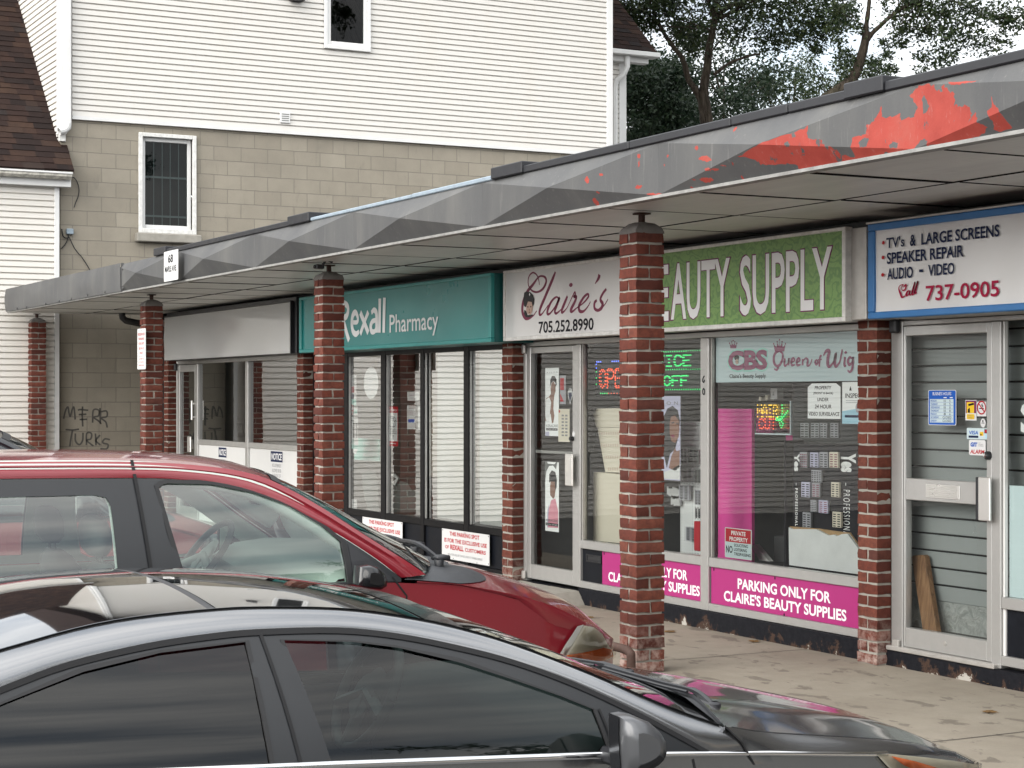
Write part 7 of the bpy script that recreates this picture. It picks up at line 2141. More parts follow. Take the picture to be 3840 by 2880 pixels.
# ================================================================== signs on the canopy and the second column
x0, z0 = -17.69, 2.785; x1, z1 = -17.245, 3.075
yA = 5.455
F_ = Flat(yA); F_.on('white_panel').board(x0, x1, z0, z1, .004, .012)
w, h = x1 - x0, z1 - z0
F_.on('ink', 1).text('68', x0 + w * .3, x0 + w * .66, z0 + h * .60, z0 + h * .88, bold=.03).text('MAPLE AVE.', x0 + w * .07, x0 + w * .9, z0 + h * .30, z0 + h * .50, bold=.03)
for q in ((.06, .52), (.94, .52)): F_.disc(x0 + w * q[0], z0 + h * q[1], .006, .006)
F_.make('address_sign', 'white address plate fixed to the canopy edge above the second column', 'sign')
mb = MB()
yR = 5.845
xa = onY((515, 1300), yR).x; xb = onY((546, 1300), yR).x; za = onY((530, 1385), yR).z; zb = onY((530, 1232), yR).z
F_ = Flat(yR); F_.on('white_panel').board(xa, xb, za, zb, .004, .02)
w, h = xb - xa, zb - za
F_.on('red_ink', 1)
for k, tx in enumerate(('RESERVED', 'PARKING', 'FOR UNIT', '68 A-D', 'ONLY')):
    i = (.1, .17, .17, .2, .28)[k]
    F_.text(tx, xa + w * i, xb - w * i, za + h * (.83 - .115 * k), za + h * (.895 - .115 * k), bold=.008)
F_.rect(xa + w * .12, xb - w * .12, za + h * .318, za + h * .325)
for k, tx in enumerate(('ALL OTHERS WILL', 'BE TOWED AT', 'OWNERS EXPENSE')): F_.text(tx, xa + w * .16, xb - w * .16, za + h * (.24 - .08 * k), za + h * (.275 - .08 * k))
F_.on('ink', 1).disc((xa + xb) / 2, zb - .02, .006, .006).disc((xa + xb) / 2, za + .02, .006, .006)
F_.make('parking_sign', 'narrow white reserved parking sign fixed to the second column from the far end', 'sign')
# little camera on the third column cap
q = onY((960 + 425 * S3, 960 + 70 * S3), 5.76)
mb = MB(); mb.bbox(q.x - .03, q.x + .015, q.y - .05, q.y + .02, q.z - .018, q.z + .02, .006); mb.lathe([(.016, q.y - .06), (.017, q.y - .05)], (q.x - .015, 0, q.z), 'Y', 10); mb.tube([(q.x, q.y, q.z), (q.x + .03, q.y + .03, q.z + .06), (q.x + .08, q.y + .06, 2.77)], .012, 6)
tag(obj('security_camera', mb, M['satin_black']), 'small black camera tucked on top of the brick column by the pharmacy sign', 'camera')
# ------------------------------------------------------------------ cars
class Car:
    """lofted car body. Local frame: x half width to the right, y forward, z up; T maps it to the place"""
    def __init__(s, T, plan, top, bot, tuck, belt, tumble):
        s.T = T
        pl = [Vector((a, b_)) for a, b_ in catmull(plan, 6)]
        s.pl = pl
        s.S = [0]
        for a, b_ in zip(pl, pl[1:]): s.S.append(s.S[-1] + (b_ - a).length)
        s.top = top; s.bot = bot; s.tuck = tuck; s.belt = belt; s.tumble = tumble
    def plan_at(s, d):
        import bisect
        i = min(max(bisect.bisect(s.S, d) - 1, 0), len(s.S) - 2)
        t = (d - s.S[i]) / (s.S[i + 1] - s.S[i] + 1e-9)
        p = s.pl[i].lerp(s.pl[i + 1], t)
        j0, j1 = max(i - 1, 0), min(i + 2, len(s.pl) - 1)
        n = s.pl[j1] - s.pl[j0]
        n = Vector((-n.y, n.x)).normalized()       # outward for a front-to-rear run
        if s.pl[0].x < .05 and i <= 1: n = Vector((0, 1)).lerp(n, min(1, d / .25)).normalized()
        return p, n
    def s_of_y(s, y):
        """arc length on the flank for a lengthwise position"""
        for i in range(len(s.pl) - 1):
            a, b_ = s.pl[i], s.pl[i + 1]
            if a.y >= y >= b_.y and a.x > .5:
                return s.S[i] + (a.y - y) / (a.y - b_.y + 1e-9) * (s.S[i + 1] - s.S[i])
        return s.S[-1]
    def half_at(s, y):
        p, _ = s.plan_at(s.s_of_y(y)); return p.x
    def flank(s, d, z, off=0.0, side=1):
        p, n = s.plan_at(d)
        q = p + n * (off - interp(s.tuck, z))
        return s.T((side * q.x, q.y, z))
    def glasshouse(s, y, z, off=0.0, side=1):
        zb = interp(s.belt, y)
        t = max(z - zb, -.03) / s.tumble[1]
        x = min(s.half_at(y), s.pl[len(s.pl) // 2].x if y < 2.5 else 9) - interp(s.tuck, zb) - s.tumble[0] * t - s.tumble[2] * t * t
        return s.T((side * (x + off), y, z))
    def cdt(s, outer, holes, fn, step, mb=None, off=0.0, side=1, feats=()):
        """mesh of a 2D outline with holes, dense enough to follow the surface"""
        vs, es = [], []
        def loop(poly):
            ids = []
            n = len(poly)
            for i in range(n):
                a, b_ = Vector(poly[i]), Vector(poly[(i + 1) % n])
                k = max(1, int((b_ - a).length / step))
                for j in range(k):
                    vs.append(a.lerp(b_, j / k)); ids.append(len(vs) - 1)
            for a, b_ in zip(ids, ids[1:] + ids[:1]): es.append((a, b_))
        loop(outer)
        for h in holes: loop(h)
        xs = [p[0] for p in outer]; ys = [p[1] for p in outer]
        i = min(xs) + step * .5
        while i < max(xs):
            j = min(ys) + step * .5
            while j < max(ys):
                if in_poly((i, j), outer) and not any(in_poly((i, j), h) for h in holes): vs.append(Vector((i, j)))
                j += step
            i += step
        v2, e2, f2, *_ = delaunay_2d_cdt(vs, es, [], 0, 1e-5)
        mb = mb or MB()
        base = len(mb.v)
        mb.v.extend([fn(v.x, v.y, off, side) for v in v2])
        for f in f2:
            c = sum((v2[i] for i in f), Vector((0, 0))) / len(f)
            if in_poly(c, outer) and not any(in_poly(c, h) for h in holes):
                ff = [base + i for i in f]
                mb.f.append(ff if side < 0 else ff[::-1]); mb.mi.append(mb.m)
        return mb
def smooth_poly(l, n=5):
    return catmull(l, n)
def strip(mb, a, b_, fa, side=1):
    """surface between two polylines given as world points"""
    mb.grid([a, b_], flip=side > 0)
def sides(name, mb, m, parent, cx, smooth=None):
    for sd in (1, -1):
        b = MB()
        for f in mb.f:
            if (sum(mb.v[i].x for i in f) / len(f) - cx) * sd > 0: b.f.append(f)
        ids = sorted({i for f in b.f for i in f}); re_ = {j: k for k, j in enumerate(ids)}
        b.v = [mb.v[i] for i in ids]; b.f = [[re_[i] for i in f] for f in b.f]; b.mi = [0] * len(b.f)
        obj(name, b, m, parent, smooth=smooth)
def wheel(T, x, y, z, r, w, parent, side):
    t = MB(); prof = [(r * .62, -w / 2), (r * .9, -w / 2), (r, -w * .36), (r * 1.0, w * .36), (r * .9, w / 2), (r * .62, w / 2)]
    rows = []
    for rr, h in prof: rows.append([T((side * (x + h), y + rr * math.cos(2 * math.pi * k / 28), z + rr * math.sin(2 * math.pi * k / 28))) for k in range(28)])
    t.grid(rows, closed_v=True)
    wo = obj('wheel', t, M['rubber'], parent, smooth=50)
    m = MB()
    rows = [[T((side * (x + h), y + rr * math.cos(2 * math.pi * k / 20), z + rr * math.sin(2 * math.pi * k / 20))) for k in range(20)] for rr, h in ((r * .62, w * .42), (r * .56, w * .3), (r * .5, w * .05))]
    m.grid(rows, closed_v=True)
    for k in range(5):
        a = 2 * math.pi * k / 5
        for rr0, rr1, wd0, wd1 in ((r * .12, r * .58, .035, .05),):
            c, s_ = math.cos(a), math.sin(a)
            P = lambda rr, t_, h: T((side * (x + h), y + rr * c - t_ * s_, z + rr * s_ + t_ * c))
            m.add([P(rr0, -wd0, w * .4), P(rr0, wd0, w * .4), P(rr1, wd1, w * .34), P(rr1, -wd1, w * .34), P(rr0, -wd0, w * .2), P(rr0, wd0, w * .2), P(rr1, wd1, w * .2), P(rr1, -wd1, w * .2)], [(0, 1, 2, 3), (0, 4, 5, 1), (1, 5, 6, 2), (2, 6, 7, 3), (3, 7, 4, 0)])
    m.fan([T((side * (x + w * .41), y + r * .15 * math.cos(2 * math.pi * k / 14), z + r * .15 * math.sin(2 * math.pi * k / 14))) for k in range(14)])
    obj('rim', m, M['rim'], wo, smooth=40)
def arch(car, yc, r, z0, n=14):
    """wheel opening in (arc length, z)"""
    sc_ = car.s_of_y(yc)
    return [(sc_ + r * math.cos(math.pi * k / n), z0 + r * math.sin(math.pi * k / n)) for k in range(n + 1)]
def steering_wheel(T, c, r, tilt, parent, m='cabin_dark', m2='cabin_mid'):
    mb = MB()
    n = 26
    ct, st_ = math.cos(tilt), math.sin(tilt)
    def P(a, rr, h=0):
        u, v = rr * math.cos(a), rr * math.sin(a)
        return T((c[0] + u, c[1] + v * st_ * -1 * -1 - h * ct, c[2] + v * ct + h * -st_))
    mb.tube([P(2 * math.pi * k / n, r) for k in range(n + 1)], .016, 8, caps=False)
    o = obj('steering_wheel', mb, M[m], parent, smooth=60)
    mb = MB()
    mb.tube([P(0, 0), P(R(200), r)], .022, 6); mb.tube([P(0, 0), P(R(-20), r)], .022, 6); mb.tube([P(0, 0), P(R(-90), r)], .02, 6)
    mb.fan([P(2 * math.pi * k / 14, r * .42, .02) for k in range(14)]); mb.fan([P(2 * math.pi * k / 14, r * .42, -.02) for k in range(14)], flip=True)
    obj('spokes', mb, M[m2], o, smooth=60)
def seat(T, x, y, z, parent, m, hgt=.62, head=True, w=.48):
    mb = MB()
    rows = []
    for k, (t_, ww, th) in enumerate(((0, .46, .09), (.25, .5, .1), (.6, .5, .085), (.85, .42, .07), (.95, .34, .05), (1, .24, .02))):
        zz = z + hgt * t_; yy = y - .28 * t_ * hgt
        row = []
        for q in range(12):
            a = 2 * math.pi * q / 12
            row.append(T((x + ww / 2 * w / .48 * (abs(math.cos(a)) ** .6) * (1 if math.cos(a) > 0 else -1), yy + th * (abs(math.sin(a)) ** .7) * (1 if math.sin(a) > 0 else -1), zz)))
        rows.append(row)
    mb.grid(rows, closed_v=True); mb.fan(rows[-1], flip=True)
    rows = []
    for zz, ww, yf, yb in ((z - .02, .46, y + .5, y - .05), (z + .04, .48, y + .52, y - .05), (z + .09, .44, y + .48, y)):
        rows.append([T((x - ww / 2, yb, zz)), T((x + ww / 2, yb, zz)), T((x + ww / 2, yf, zz)), T((x - ww / 2, yf, zz))])
    mb.grid(rows, closed_v=True, flip=True); mb.fan(rows[-1])
    so = obj('seat', mb, M[m], parent, smooth=60)
    if head:
        mb = MB(); rows = []
        hz = z + hgt + .03; hy = y - .28 * hgt - .02
        for t_, ww, th in ((0, .16, .03), (.2, .24, .055), (.6, .25, .06), (.9, .2, .045), (1, .1, .02)):
            rows.append([T((x + ww / 2 * (abs(math.cos(2 * math.pi * q / 12)) ** .6) * (1 if math.cos(2 * math.pi * q / 12) > 0 else -1), hy - .02 * t_ + th * math.sin(2 * math.pi * q / 12), hz + .17 * t_)) for q in range(12)])
        mb.grid(rows, closed_v=True); mb.fan(rows[-1], flip=True); mb.fan(rows[0])
        mb.tube([T((x - .05, hy, hz + .02)), T((x - .05, hy + .02, hz - .08))], .006, 5); mb.tube([T((x + .05, hy, hz + .02)), T((x + .05, hy + .02, hz - .08))], .006, 5)
        obj('headrest', mb, M[m], so, smooth=60)

# ================================================================== grey sedan in front
K = 4.2 / 3.95
def kz(z): return 1.66 - (1.66 - z) * K
def kk(l): return [(y * K, kz(z)) for y, z in l]
CXS = -5.05
sedan = thing('parked_sedan', 'metallic grey sedan with a black glass roof parked nearest the camera', 'car', (CXS, 1.9, LOT))
TS = lambda p: Vector((CXS + p[0], p[1], p[2]))
PLAN = [(0, 4.16), (.28, 4.13), (.52, 4.03), (.68, 3.88), (.78, 3.68), (.825, 3.45), (.842, 3.2), (.85, 2.8), (.85, 2.0), (.85, 1.0), (.845, .5), (.82, .1), (.74, -.18), (.5, -.31), (0, -.35)]
BELT = [(q[0], q[1]) for q in kk([(-.2, .885), (.3, .88), (.8, .862), (1.2, .840), (1.626, .818), (2.081, .792), (2.374, .775), (2.537, .763), (2.818, .740), (3.21, .700)])]
car = Car(TS, PLAN, None, -.06, [(-.1, .07), (.05, .03), (.2, .004), (.38, .0), (.55, .006), (.62, .014), (.8, .03), (1.2, .03)], BELT, (.13, .40, .14))
SF = car.S[-1]
def belt_s(d):
    p, _ = car.plan_at(d); return interp(BELT, p.y)
# lower body: outline in (arc length, height)
nose_top = [(0.0, .50), (.30, .505), (.55, .52), (.75, .555), (.95, .60)]
s_f = car.s_of_y(3.42)
outer = [(0.0, -.05)] + [(0.0, .50), (.28, .503), (.52, .515), (.72, .545), (.9, .585), (1.05, .615)]
for d in [s_f + .02 + k * (SF - s_f - .02) / 30 for k in range(31)]:
    p, _ = car.plan_at(d)
    outer.append((d, interp(BELT, p.y) - .004))
outer.append((SF, -.05))
wr = .345
WY = (3.27, .62)
ar = [arch(car, y, wr, .10) for y in WY]
outer2 = outer
holes = []
# arches cut through the lower edge
lower = []
for yc in WY[::-1]:
    sc_ = car.s_of_y(yc)
    lower += [(sc_ + wr, -.05), (sc_ + wr, .10)] + [(sc_ + wr * math.cos(math.pi * k / 14), .10 + wr * math.sin(math.pi * k / 14)) for k in range(1, 14)] + [(sc_ - wr, .10), (sc_ - wr, -.05)]
outer = outer + lower
mb = MB()
for sd in (1, -1): car.cdt(outer, [], car.flank, .07, mb, 0, sd)
body = obj('body', mb, M['grey_paint'], sedan, smooth=45)
# inner wheel wells and underside
mb = MB(); mb.box(CXS - .72, CXS + .72, -.2, 3.95, -.06, .30); obj('underbody', mb, M['satin_black'], sedan)
for y in WY:
    for sd in (1, -1): wheel(TS, .745, y, LOT + .31, .31, .2, sedan, sd)
# panel gaps
def gap(l, fn, w=.0035, off=.0012, mb=None):
    mb = mb or MB()
    for sd in (1, -1):
        c = catmull(l, 6)
        A, B = [], []
        for i, p in enumerate(c):
            q0, q1 = c[max(i - 1, 0)], c[min(i + 1, len(c) - 1)]
            dx, dy = q1[0] - q0[0], q1[1] - q0[1]; n = math.hypot(dx, dy) or 1
            A.append(fn(p[0] - dy / n * w, p[1] + dx / n * w, off, sd)); B.append(fn(p[0] + dy / n * w, p[1] - dx / n * w, off, sd))
        mb.grid([A, B], flip=sd < 0)
    return mb
sy = car.s_of_y
mb = gap([(sy(1.547 * K), kz(.81)), (sy(1.56 * K), .5), (sy(1.6 * K), .1), (sy(1.6 * K), 0.0)], car.flank)
gap([(sy(2.60 * K), kz(.745)), (sy(2.64 * K), .45), (sy(2.62 * K), .1)], car.flank, mb=mb)
gap([(sy(.72), .66), (sy(.95), .45), (sy(1.02), .1)], car.flank, mb=mb)
sides('door_gap', mb, M['black_gap'], sedan, CXS)
# glasshouse curves
RU = kk([(-.15, .90), (.05, .93), (.3, .985), (.5, 1.032), (.7, 1.072), (.917, 1.113), (1.080, 1.143), (1.215, 1.158), (1.389, 1.165), (1.526, 1.164), (1.743, 1.149), (1.925, 1.118), (2.05, 1.086), (2.172, 1.045), (2.357, .968), (2.473, .913), (2.588, .862), (2.703, .818)])
RLc = kk([(.25, .90), (.45, .925), (.65, .965), (.904, 1.036), (1.046, 1.072), (1.227, 1.098), (1.375, 1.109), (1.505, 1.112), (1.706, 1.104), (1.861, 1.082), (2.014, 1.046), (2.155, 1.004), (2.305, .943), (2.454, .868), (2.530, .825), (2.648, .757)])
rear_glass = kk([(.62, .868), (.66, .93), (.76, .962), (.899, 1.006), (1.077, 1.055), (1.26, 1.082), (1.467, 1.092), (1.468, .971), (1.470, .90), (1.474, .828)])
front_glass = kk([(1.563, 1.090), (1.736, 1.076), (1.851, 1.056), (2.002, 1.014), (2.138, .965), (2.253, .921), (2.337, .884), (2.359, .782), (2.0, .800), (1.622, .822)])
def belt_line(y0, y1, n, dz=0.0): return [(y0 + (y1 - y0) * k / n, interp(BELT, y0 + (y1 - y0) * k / n) + dz) for k in range(n + 1)]
RLd = catmull(RLc, 4)
trim_outer = RLd + belt_line(2.648 * K, .25 * K, 16)[1:]
mb = MB()
for sd in (1, -1): car.cdt(trim_outer, [rear_glass, front_glass], car.glasshouse, .06, mb, 0, sd)
sides('window_frame', mb, M['frame_black'], sedan, CXS, 50)
for nm, poly in (('rear_door_glass', rear_glass), ('front_door_glass', front_glass)):
    for sd in (1, -1):
        bo, to_ = ((rear_glass[0], rear_glass[-1]), rear_glass[:7]) if nm[0] == 'r' else ((front_glass[-1], front_glass[7]), front_glass[:7])
        to_ = resample([Vector((0, a, b_)) for a, b_ in to_], 25)
        mb = MB(); mb.grid([[car.glasshouse(bo[0][0] + (bo[1][0] - bo[0][0]) * i / 24 + (to_[i].y - bo[0][0] - (bo[1][0] - bo[0][0]) * i / 24) * k / 10, interp(BELT, bo[0][0] + (bo[1][0] - bo[0][0]) * i / 24) * (1 - k / 10) + to_[i].z * k / 10, -.006, sd) for i in range(25)] for k in range(11)], flip=sd < 0)
        obj(nm, mb, M['front_tint_glass' if nm.startswith('front') else 'tint_glass'], sedan, smooth=True)
        mb = MB(); c = poly + poly[:1]
        mb.grid([[car.glasshouse(p[0], p[1], .003, sd) for p in c], [car.glasshouse(p[0] + .0, p[1], -.012, sd) for p in c]], flip=sd > 0)
        ctr = sum((Vector(p) for p in poly), Vector((0, 0))) / len(poly)
        o2 = [Vector(p) + (Vector(p) - ctr).normalized() * .011 for p in poly]; o2 = o2 + o2[:1]
        mb.grid([[car.glasshouse(p[0], p[1], .003, sd) for p in o2], [car.glasshouse(p[0], p[1], .003, sd) for p in c]], flip=sd > 0)
        obj('window_seal', mb, M['rubber'], sedan, smooth=40)
mb = gap(kk([(1.508, 1.112), (1.527, .967), (1.547, .818)]), car.glasshouse, .0045, .004)
gap(kk([(2.352, .885), (2.365, .83), (2.374, .778)]), car.glasshouse, .003, .004, mb)
for sd in (1, -1):     # rubber line under the roof rail
    A = [car.glasshouse(y, z + .006, .006, sd) for y, z in RLd]; B = [car.glasshouse(y, z - .008, .004, sd) for y, z in RLd]
    mb.grid([A, B], flip=sd < 0)
sides('roof_seal', mb, M['black_gap'], sedan, CXS, 50)
# painted roof rails running down into the front pillars
N = 60
ru = resample([Vector((0, y, z)) for y, z in catmull(RU, 5)], N)
ruP = {sd: [car.glasshouse(p.y, p.z, 0, sd) for p in ru] for sd in (1, -1)}
mb = MB()
for sd in (1, -1):
    lo = resample([Vector((0, y, z)) for y, z in ([(-.2, kz(.885))] + RLd + [(2.72 * K, kz(.752)), (2.79 * K, kz(.746))])], N)
    rows = []
    for k in range(6):
        t_ = k / 5
        rows.append([car.glasshouse(l.y + (u.y - l.y) * t_, l.z + (u.z - l.z) * t_, .012 * math.sin(math.pi * min(1, t_ * 1.05)) - .012 * max(0, t_ - .8) * 5, sd) for l, u in zip(lo, ru)])
    mb.grid(rows, flip=sd < 0)
sides('roof_rail', mb, M['grey_paint'], sedan, CXS, True)
# roof glass in two panels, seam strip between
def edge_at(y, sd, inset=.012):
    for a, b_ in zip(ru, ru[1:]):
        if a.y <= y <= b_.y:
            t_ = (y - a.y) / (b_.y - a.y + 1e-9); p = a.lerp(b_, t_)
            q = car.glasshouse(p.y, p.z, -inset, sd); return q
    return car.glasshouse(ru[-1].y, ru[-1].z, -inset, sd)
def roof_grid(y0, y1, ny, crown, dyc=(0, 0), dz=0.0, nx=16, x01=(-1, 1)):
    rows = []
    for j in range(ny + 1):
        f = j / ny; y = y0 + (y1 - y0) * f
        L_, R_ = edge_at(y, -1), edge_at(y, 1)
        row = []
        for i in range(nx + 1):
            u = x01[0] + (x01[1] - x01[0]) * i / nx
            p = L_.lerp(R_, (u + 1) / 2)
            b_ = 1 - abs(u) ** 2.0
            row.append(p + Vector((0, (dyc[0] + (dyc[1] - dyc[0]) * f) * b_, (crown[0] + (crown[1] - crown[0]) * f) * b_ + dz)))
        rows.append(row)
    return rows
YS, YH, YB = 1.50, 2.06, .25
for a, b_ in ((YB, YS - .012), (YS + .012, YH)):
    mb = MB(); mb.grid(roof_grid(a, b_, 14, (.034, .036))); obj('roof_glass', mb, M['roof_glass'], sedan, smooth=True)
mb = MB(); mb.grid(roof_grid(YS - .012, YS + .012, 2, (.036, .036), dz=-.002)); mb.grid(roof_grid(YH, YH + .012, 1, (.036, .036), dz=-.002)); obj('roof_seam', mb, M['satin_black'], sedan, smooth=True)
mb = MB()
for sd in (1, -1):
    A = [p + Vector((0, 0, .001)) for p in ruP[sd]]; B = [car.glasshouse(p.y, p.z, -.013, sd) - Vector((0, 0, .004)) for p in ru]
    mb.grid([A, B], flip=sd < 0)
sides('roof_channel', mb, M['frame_black'], sedan, CXS, True)
YC = 2.703 * K
mb = MB(); mb.grid(roof_grid(YH + .012, YC, 18, (.036, .034), (.0, .116))); obj('windscreen', mb, M['roof_glass'] if False else M['screen_glass'], sedan, smooth=True)
mb = MB(); mb.grid(roof_grid(YH + .014, YH + .12, 3, (.036, .042), (0, .02), dz=.0008)); obj('windscreen_band', mb, M['gloss_black'], sedan, smooth=True)
# rear screen and boot
mb = MB()
L0, R0 = edge_at(YB, -1), edge_at(YB, 1)
rows = []
for k, (dy, dz_) in enumerate(((0, 0), (-.2, -.07), (-.42, -.19))):
    rows.append([L0.lerp(R0, i / 12) + Vector((0, dy - .05 * (1 - (i / 6 - 1) ** 2) * (k / 2), dz_ + .034 * (1 - (i / 6 - 1) ** 2))) for i in range(13)])
mb.grid(rows, flip=True); obj('rear_screen', mb, M['tint_glass'], sedan, smooth=True)
mb = MB(); rows = [rows[-1], [TS((-.80 + 1.6 * i / 12, -.15 - .12 * (1 - (i / 6 - 1) ** 2), .80)) for i in range(13)], [TS((-.74 + 1.48 * i / 12, -.2 - .15 * (1 - (i / 6 - 1) ** 2), .6)) for i in range(13)]]
mb.grid(rows, flip=True)
obj('boot_lid', mb, M['grey_paint'], sedan, smooth=40)
# bonnet
E_ = [(.822, 2.703 * K, kz(.818)), (.785, 3.06, .725), (.768, 3.33, .688), (.742, 3.555, .652), (.70, 3.77, .598)]
C_ = [(2.99, .802), (3.25, .764), (3.55, .701), (3.86, .622), (4.14, .502)]
Ec, Cc = catmull(E_, 6), catmull(C_, 6)
rows = []
for j, (e, c) in enumerate(zip(Ec, Cc)):
    f = j / (len(Ec) - 1)
    row = []
    for i in range(25):
        u = -1 + i / 12
        b_ = 1 - abs(u) ** (2.6 - .5 * f)
        ridge = .010 * math.exp(-((abs(u) - .62) / .12) ** 2) * (1 - f * .6)
        row.append(TS((e[0] * u, e[1] + (c[0] - e[1]) * (1 - abs(u) ** 2.0), e[2] + (c[1] - e[2]) * b_ + ridge)))
    rows.append(row)
hood_rows = rows
rear_edge = [rows[0][i].lerp(rows[2][i], .95 * (1 - abs(-1 + i / 12) ** 2)) for i in range(25)]
hb = [[rear_edge[i].lerp(rows[5][i], t_) for i in range(25)] for t_ in (0, .15, .5)]
mb = MB(); mb.grid([[p - Vector((0, 0, .012)) for p in rear_edge]] + hb + rows[5:]); obj('bonnet', mb, M['grey_paint'], sedan, smooth=60)
mb = MB()
for sd in (0, 24):
    e_ = [r_[sd] for r_ in rows[1:]]; i_ = [r_[sd].lerp(r_[12], .011) + Vector((0, 0, .0015)) for r_ in rows[1:]]
    mb.grid([[p + Vector((0, 0, .0012)) for p in e_], i_], flip=(sd == 0))
sides('bonnet_gap', mb, M['black_gap'], sedan, CXS)
# front skin between the bonnet edge and the bumper
front_top = rows[-1]
# shoulder strip: bonnet edge to waistline
mb = MB()
for sd in (1, -1):
    top = [r_[24 if sd > 0 else 0] for r_ in rows]
    n = len(top)
    bot = []
    for ip, p in enumerate(top):
        yb_ = p.y + .09 * (1 - ip / (n - 1)) ** 2
        d = car.s_of_y(yb_)
        bot.append(car.flank(d, min(interp(BELT, yb_) - .004, interp([(0.0, .50), (.28, .503), (.52, .515), (.72, .545), (.9, .585), (1.05, .615), (s_f + .02, .64), (9, .9)], d)), 0, sd))
    mid = [a.lerp(b_, .5) + Vector((sd * .010, 0, .010)) for a, b_ in zip(top, bot)]
    mb = MB(); mb.grid([bot, mid, top], flip=sd < 0); obj('wing_top', mb, M['grey_paint'], sedan, smooth=True)
    mb = MB(); mb.tube([bot[0] + Vector((sd * .001, 0, 0)), mid[0] + Vector((sd * .001, 0, .001)), top[0] + Vector((0, 0, .001))], .0028, 5); obj('wing_gap', mb, M['black_gap'], sedan)
mb = MB()
n = 24
tp = front_top[::-1]
bt = []
for i in range(25):
    u = 1 - i / 12
    d = car.s_of_y(3.77) * abs(u)
    z_ = interp([(0.0, .50), (.28, .503), (.52, .515), (.72, .545), (.9, .585), (1.05, .615), (1.4, .64)], d)
    bt.append(car.flank(d, z_, 0, 1 if u >= 0 else -1))
mb.grid([bt, tp], flip=True)
obj('nose_edge', mb, M['grey_paint'], sedan, smooth=True)
# cowl and wipers
mb = MB()
mb.grid([[p + Vector((0, -.012, .001)) for p in rows[0][1:-1]], [a.lerp(b_, .4) - Vector((0, 0, .012)) for a, b_ in zip(rows[0][1:-1], rear_edge[1:-1])], [p + Vector((0, .03, -.02)) for p in rear_edge[1:-1]]])
obj('cowl', mb, M['plastic_grey'], sedan, smooth=True)
def hood_pt(j, u): 
    r_ = rows[j]; f = (u + 1) * 12; i = min(int(f), 23); return r_[i].lerp(r_[i + 1], f - i)
for a, b_ in ((.72, -.02), (-.02, -.72)):
    mb = MB()
    pts = [hood_pt(2, a) + Vector((0, .0, -.004)), hood_pt(1, a * .8 + b_ * .2) + Vector((0, .02, .006)), hood_pt(1, (a + b_) / 2) + Vector((0, -.01, .010)), hood_pt(0, b_) + Vector((0, .0, .012))]
    c = catmull([tuple(p) for p in pts], 5)
    mb.tube(c, [.010] * 6 + [.006] * (len(c) - 6), 6)
    mb.tube([p + Vector((0, -.008, -.008)) for p in map(Vector, c[6:])], .005, 5)
    mb.lathe([(.018, -.02), (.02, .008), (.010, .014)], pts[0], seg=10)
    obj('wiper', mb, M['satin_black'], sedan, smooth=50)
for u in (.55, .35):
    pass
# chrome waist strip
mb = MB()
for sd in (1, -1):
    ys_ = [.45 + (3.44 - .45) * k / 50 for k in range(51)]
    rws = []
    for o_, dz_ in ((.0, .010), (.007, .008), (.009, .001), (.007, -.007), (.0, -.009)):
        rws.append([car.flank(car.s_of_y(y), interp(BELT, y) + dz_ * (1.0 if y < 2.6 else .75), o_, sd) for y in ys_])
    mb = MB(); mb.grid(rws, flip=sd > 0); obj('chrome_strip', mb, M['chrome'], sedan, smooth=60)
# headlamps
for sd in (1, -1):
    hl = [(.34, .492), (.55, .508), (.74, .540), (.92, .580), (1.08, .612), (car.s_of_y(3.42) + .03, .648), (car.s_of_y(3.42) - .02, .60), (.95, .50), (.72, .44), (.5, .42), (.36, .43)]
    mb = car.cdt(hl, [], car.flank, .06, None, .004, sd); h = obj('headlamp', mb, M['lamp_inner'], sedan, smooth=True)
    mb = car.cdt(hl, [], car.flank, .06, None, .016, sd); obj('lens', mb, M['lens'], h, smooth=True)
    am = [(.98, .560), (1.12, .605), (car.s_of_y(3.42) - .03, .632), (car.s_of_y(3.42) - .08, .60), (1.0, .53)]
    mb = car.cdt(am, [], car.flank, .05, None, .008, sd); obj('turn_lamp', mb, M['amber'], h, smooth=True)
mb = car.cdt([(0, .30), (0, .44), (.3, .43), (.34, .33), (.3, .27)], [], car.flank, .06, None, .006, 1); car.cdt([(0, .30), (0, .44), (.3, .43), (.34, .33), (.3, .27)], [], car.flank, .06, mb, .006, -1); obj('grille', mb, M['gloss_black'], sedan)
for sd in (1, -1):
    tl = [(SF - .55, .55), (SF - .85, .62), (SF - .95, .70), (SF - .6, .74), (SF - .4, .70), (SF - .4, .56)]
    mb = car.cdt(tl, [], car.flank, .06, None, .006, sd); obj('tail_lamp', mb, M['red_ink'], sedan, smooth=True)
# mirrors
def mirror(T, base, out, ring, cy, cz, parent, shell, low, side):
    """ring: outline in (y, z) at the widest section"""
    rows = []
    for x_, s_ in ((base, .45), (base + out * .12, .8), (base + out * .35, 1.0), (base + out * .7, .98), (base + out * .92, .85), (base + out, .5)):
        rows.append([T((side * x_, cy + (y - cy) * s_ - .02 * (x_ - base) / out, cz + (z - cz) * s_)) for y, z in ring])
    mb = MB(); mb.grid(rows, closed_v=True, flip=side > 0); mb.fan(rows[-1], flip=side < 0); mb.fan(rows[0], flip=side > 0)
    o = obj('door_mirror', mb, M[shell], parent, smooth=60)
    return o, rows
mring = [onX((1920 + a * S3, 1920 + b_ * S3), CXS + .95) for a, b_ in ((690, 1312), (745, 1303), (810, 1315), (880, 1345), (935, 1395), (965, 1450), (970, 1520), (955, 1575), (910, 1620), (850, 1655), (770, 1690), (705, 1700), (695, 1560), (688, 1430))]
mring = [(p.y, p.z) for p in mring]
cy = sum(p[0] for p in mring) / len(mring); cz = sum(p[1] for p in mring) / len(mring)
